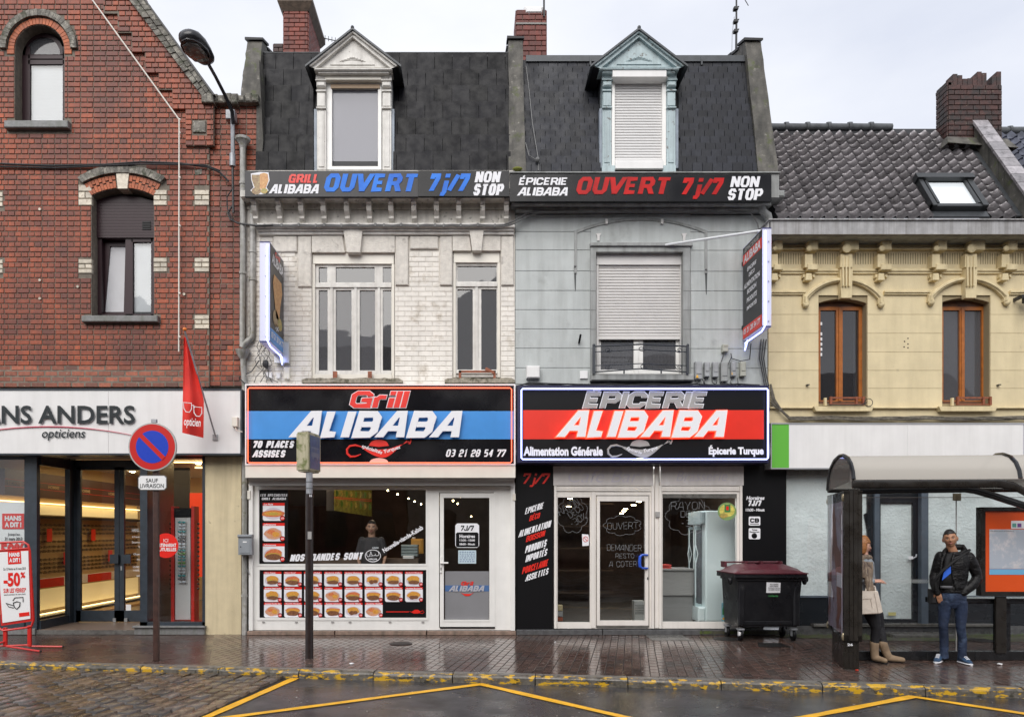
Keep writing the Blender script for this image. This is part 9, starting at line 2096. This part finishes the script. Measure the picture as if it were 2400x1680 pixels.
for pts,ft in((((2043,1506,0),(2043,1525,0),(2044,1541,0)),(.06,-.12)),(((2062,1507,.02),(2069,1525,.02),(2076,1541,.01)),(.14,-.07))):
 b=MB();p=[wp_(*q_)for q_ in pts];p[-1].z=.06;chain(b,p,[.058,.05,.05]);e=Vector((p[-1].x+ft[0],p[-1].y+ft[1],.036));chain(b,[Vector((p[-1].x,p[-1].y,.05)),e],[.048,.034],10,1.0)
 bo=grown('boot',b,M_boot,wom,.008,2);q=MB();d=Vector((ft[0],ft[1],0)).normalized();sx=Vector((-d.y,d.x,0));q.loft([(Vector((p[-1].x,p[-1].y,.008))+d*t,wd,.008,sx,Vector((0,0,1)))for t,wd in((-.05,.02),(-.03,.042),(.06,.043),(.13,.036),(.165,.015))],10);q.build('sole',M_black,bo)
tag(one('cigarette',M_wp,None,lambda q:q.tube([wp_(2052,1358,-.14),wp_(2061,1364,-.15)],.004,5)),'thin white cigarette in the fingers of the woman in the shelter','cigarette')
hbg=thing('handbag',wp_(2042,1439,-.2),'large cream leather handbag hanging from the woman\'s arm','handbag')
M_bag=mat('cream_leather',(.66,.58,.50),.4,noise_=(5,.06),bump=(12,.01))
q=MB();yb=-.24
pts_f=[(2008,1386),(2052,1384),(2061,1420),(2064,1434),(2054,1438),(2010,1440)]
q.prism([(X(a,Y0w+yb),Z(c,Y0w+yb))for a,c in pts_f],Y0w+yb,Y0w+yb+.15);bo=q.build('bag_body',M_bag,hbg);mdv=bo.modifiers.new('b','BEVEL');mdv.width=.018;mdv.segments=3
one('flap',M_bag,hbg,lambda q:q.pprism([(2009,1385),(2044,1384),(2038,1402),(2009,1403)][::-1],Y0w+yb-.008,.01));one('gusset_fold',mat('bag_seam',(.42,.36,.31),.5),hbg,lambda q:(q.tube([P(2041,1385,Y0w+yb-.004),P(2045,1400,Y0w+yb-.004),P(2052,1436,Y0w+yb-.004)],.003,4),q.tube([P(2034,1404,Y0w+yb-.004),P(2038,1424,Y0w+yb-.004)],.003,4)))
one('handle',M_bag,hbg,lambda q:(q.tube([P(2022,1386,Y0w+yb+.03),P(2024,1374,Y0w+yb+.06),P(2034,1368,Y0w+yb+.09),P(2044,1374,Y0w+yb+.06),P(2046,1385,Y0w+yb+.03)],.008,6),),smooth=True)
for o in(wom,hbg,bpy.data.objects['cigarette']):o.location.x+=.035
# ---- cook behind the grill window
Yk=12.12
kp_=lambda px,py,dy=0:P(px,py,Yk+dy)
ck=thing('person',Vector((X(871,Yk),Yk,.12)),'cook in a dark shirt looking out from behind the grill window','person')
J=dict(hipL=kp_(858,1375),kneeL=kp_(856,1415),ankL=kp_(856,1468),footL=Vector((0,-.1,-.02)),hipR=kp_(884,1375),kneeR=kp_(886,1415),ankR=kp_(886,1468),footR=Vector((0,-.1,-.02)),shoL=kp_(849,1266),elbL=kp_(838,1305,.02),wriL=kp_(846,1332,-.1),shoR=kp_(893,1266),elbR=kp_(903,1305,.02),wriR=kp_(896,1332,-.1))
HK=head_xf(kp_(871,1236,-.03),R(6),R(2),1.02)@Matrix.Diagonal((1.1,1,.97,1))
b=MB();figure_body(b,J,HK);hand(b,J['wriL'],(.2,-.6,-.5),(0,-.5,1),1);hand(b,J['wriR'],(-.2,-.6,-.5),(0,-.5,1),-1)
grown('body',b,M_skC,ck,.007,1);face(ck,HK,-.001);hair_cap(ck,HK,M_hairk,.060,-.012,1.035,.006)
q=MB(M=HK);q.ball((0,-.035,-.088),.045,.062,.026,12,8);
b=MB();b.loft([(kp_(871,1345),.175,.125,X1,Y1),(kp_(871,1310),.17,.125,X1,Y1),(kp_(871,1285),.185,.13,X1,Y1),(kp_(871,1266),.18,.11,X1,Y1),(kp_(871,1258),.085,.08,X1,Y1)],18)
for s in 'LR':chain(b,[J['sho'+s],J['sho'+s].lerp(J['elb'+s],.75)],[.066,.06])
grown('polo_shirt',b,mat('dark_polo',(.035,.032,.034),.8),ck,.01,2);text('lettering','ALIBABA',872,888,1281,1285,Yk-.14,M_wp,ck,bold=.02)
b=MB();chain(b,[J['hipL'],J['kneeL'],J['ankL']],[.11,.08,.06]);chain(b,[J['hipR'],J['kneeR'],J['ankR']],[.11,.08,.06]);b.ball(kp_(871,1365),.17,.12,.12,12,8);grown('trousers',b,M_trou,ck,.012,2)
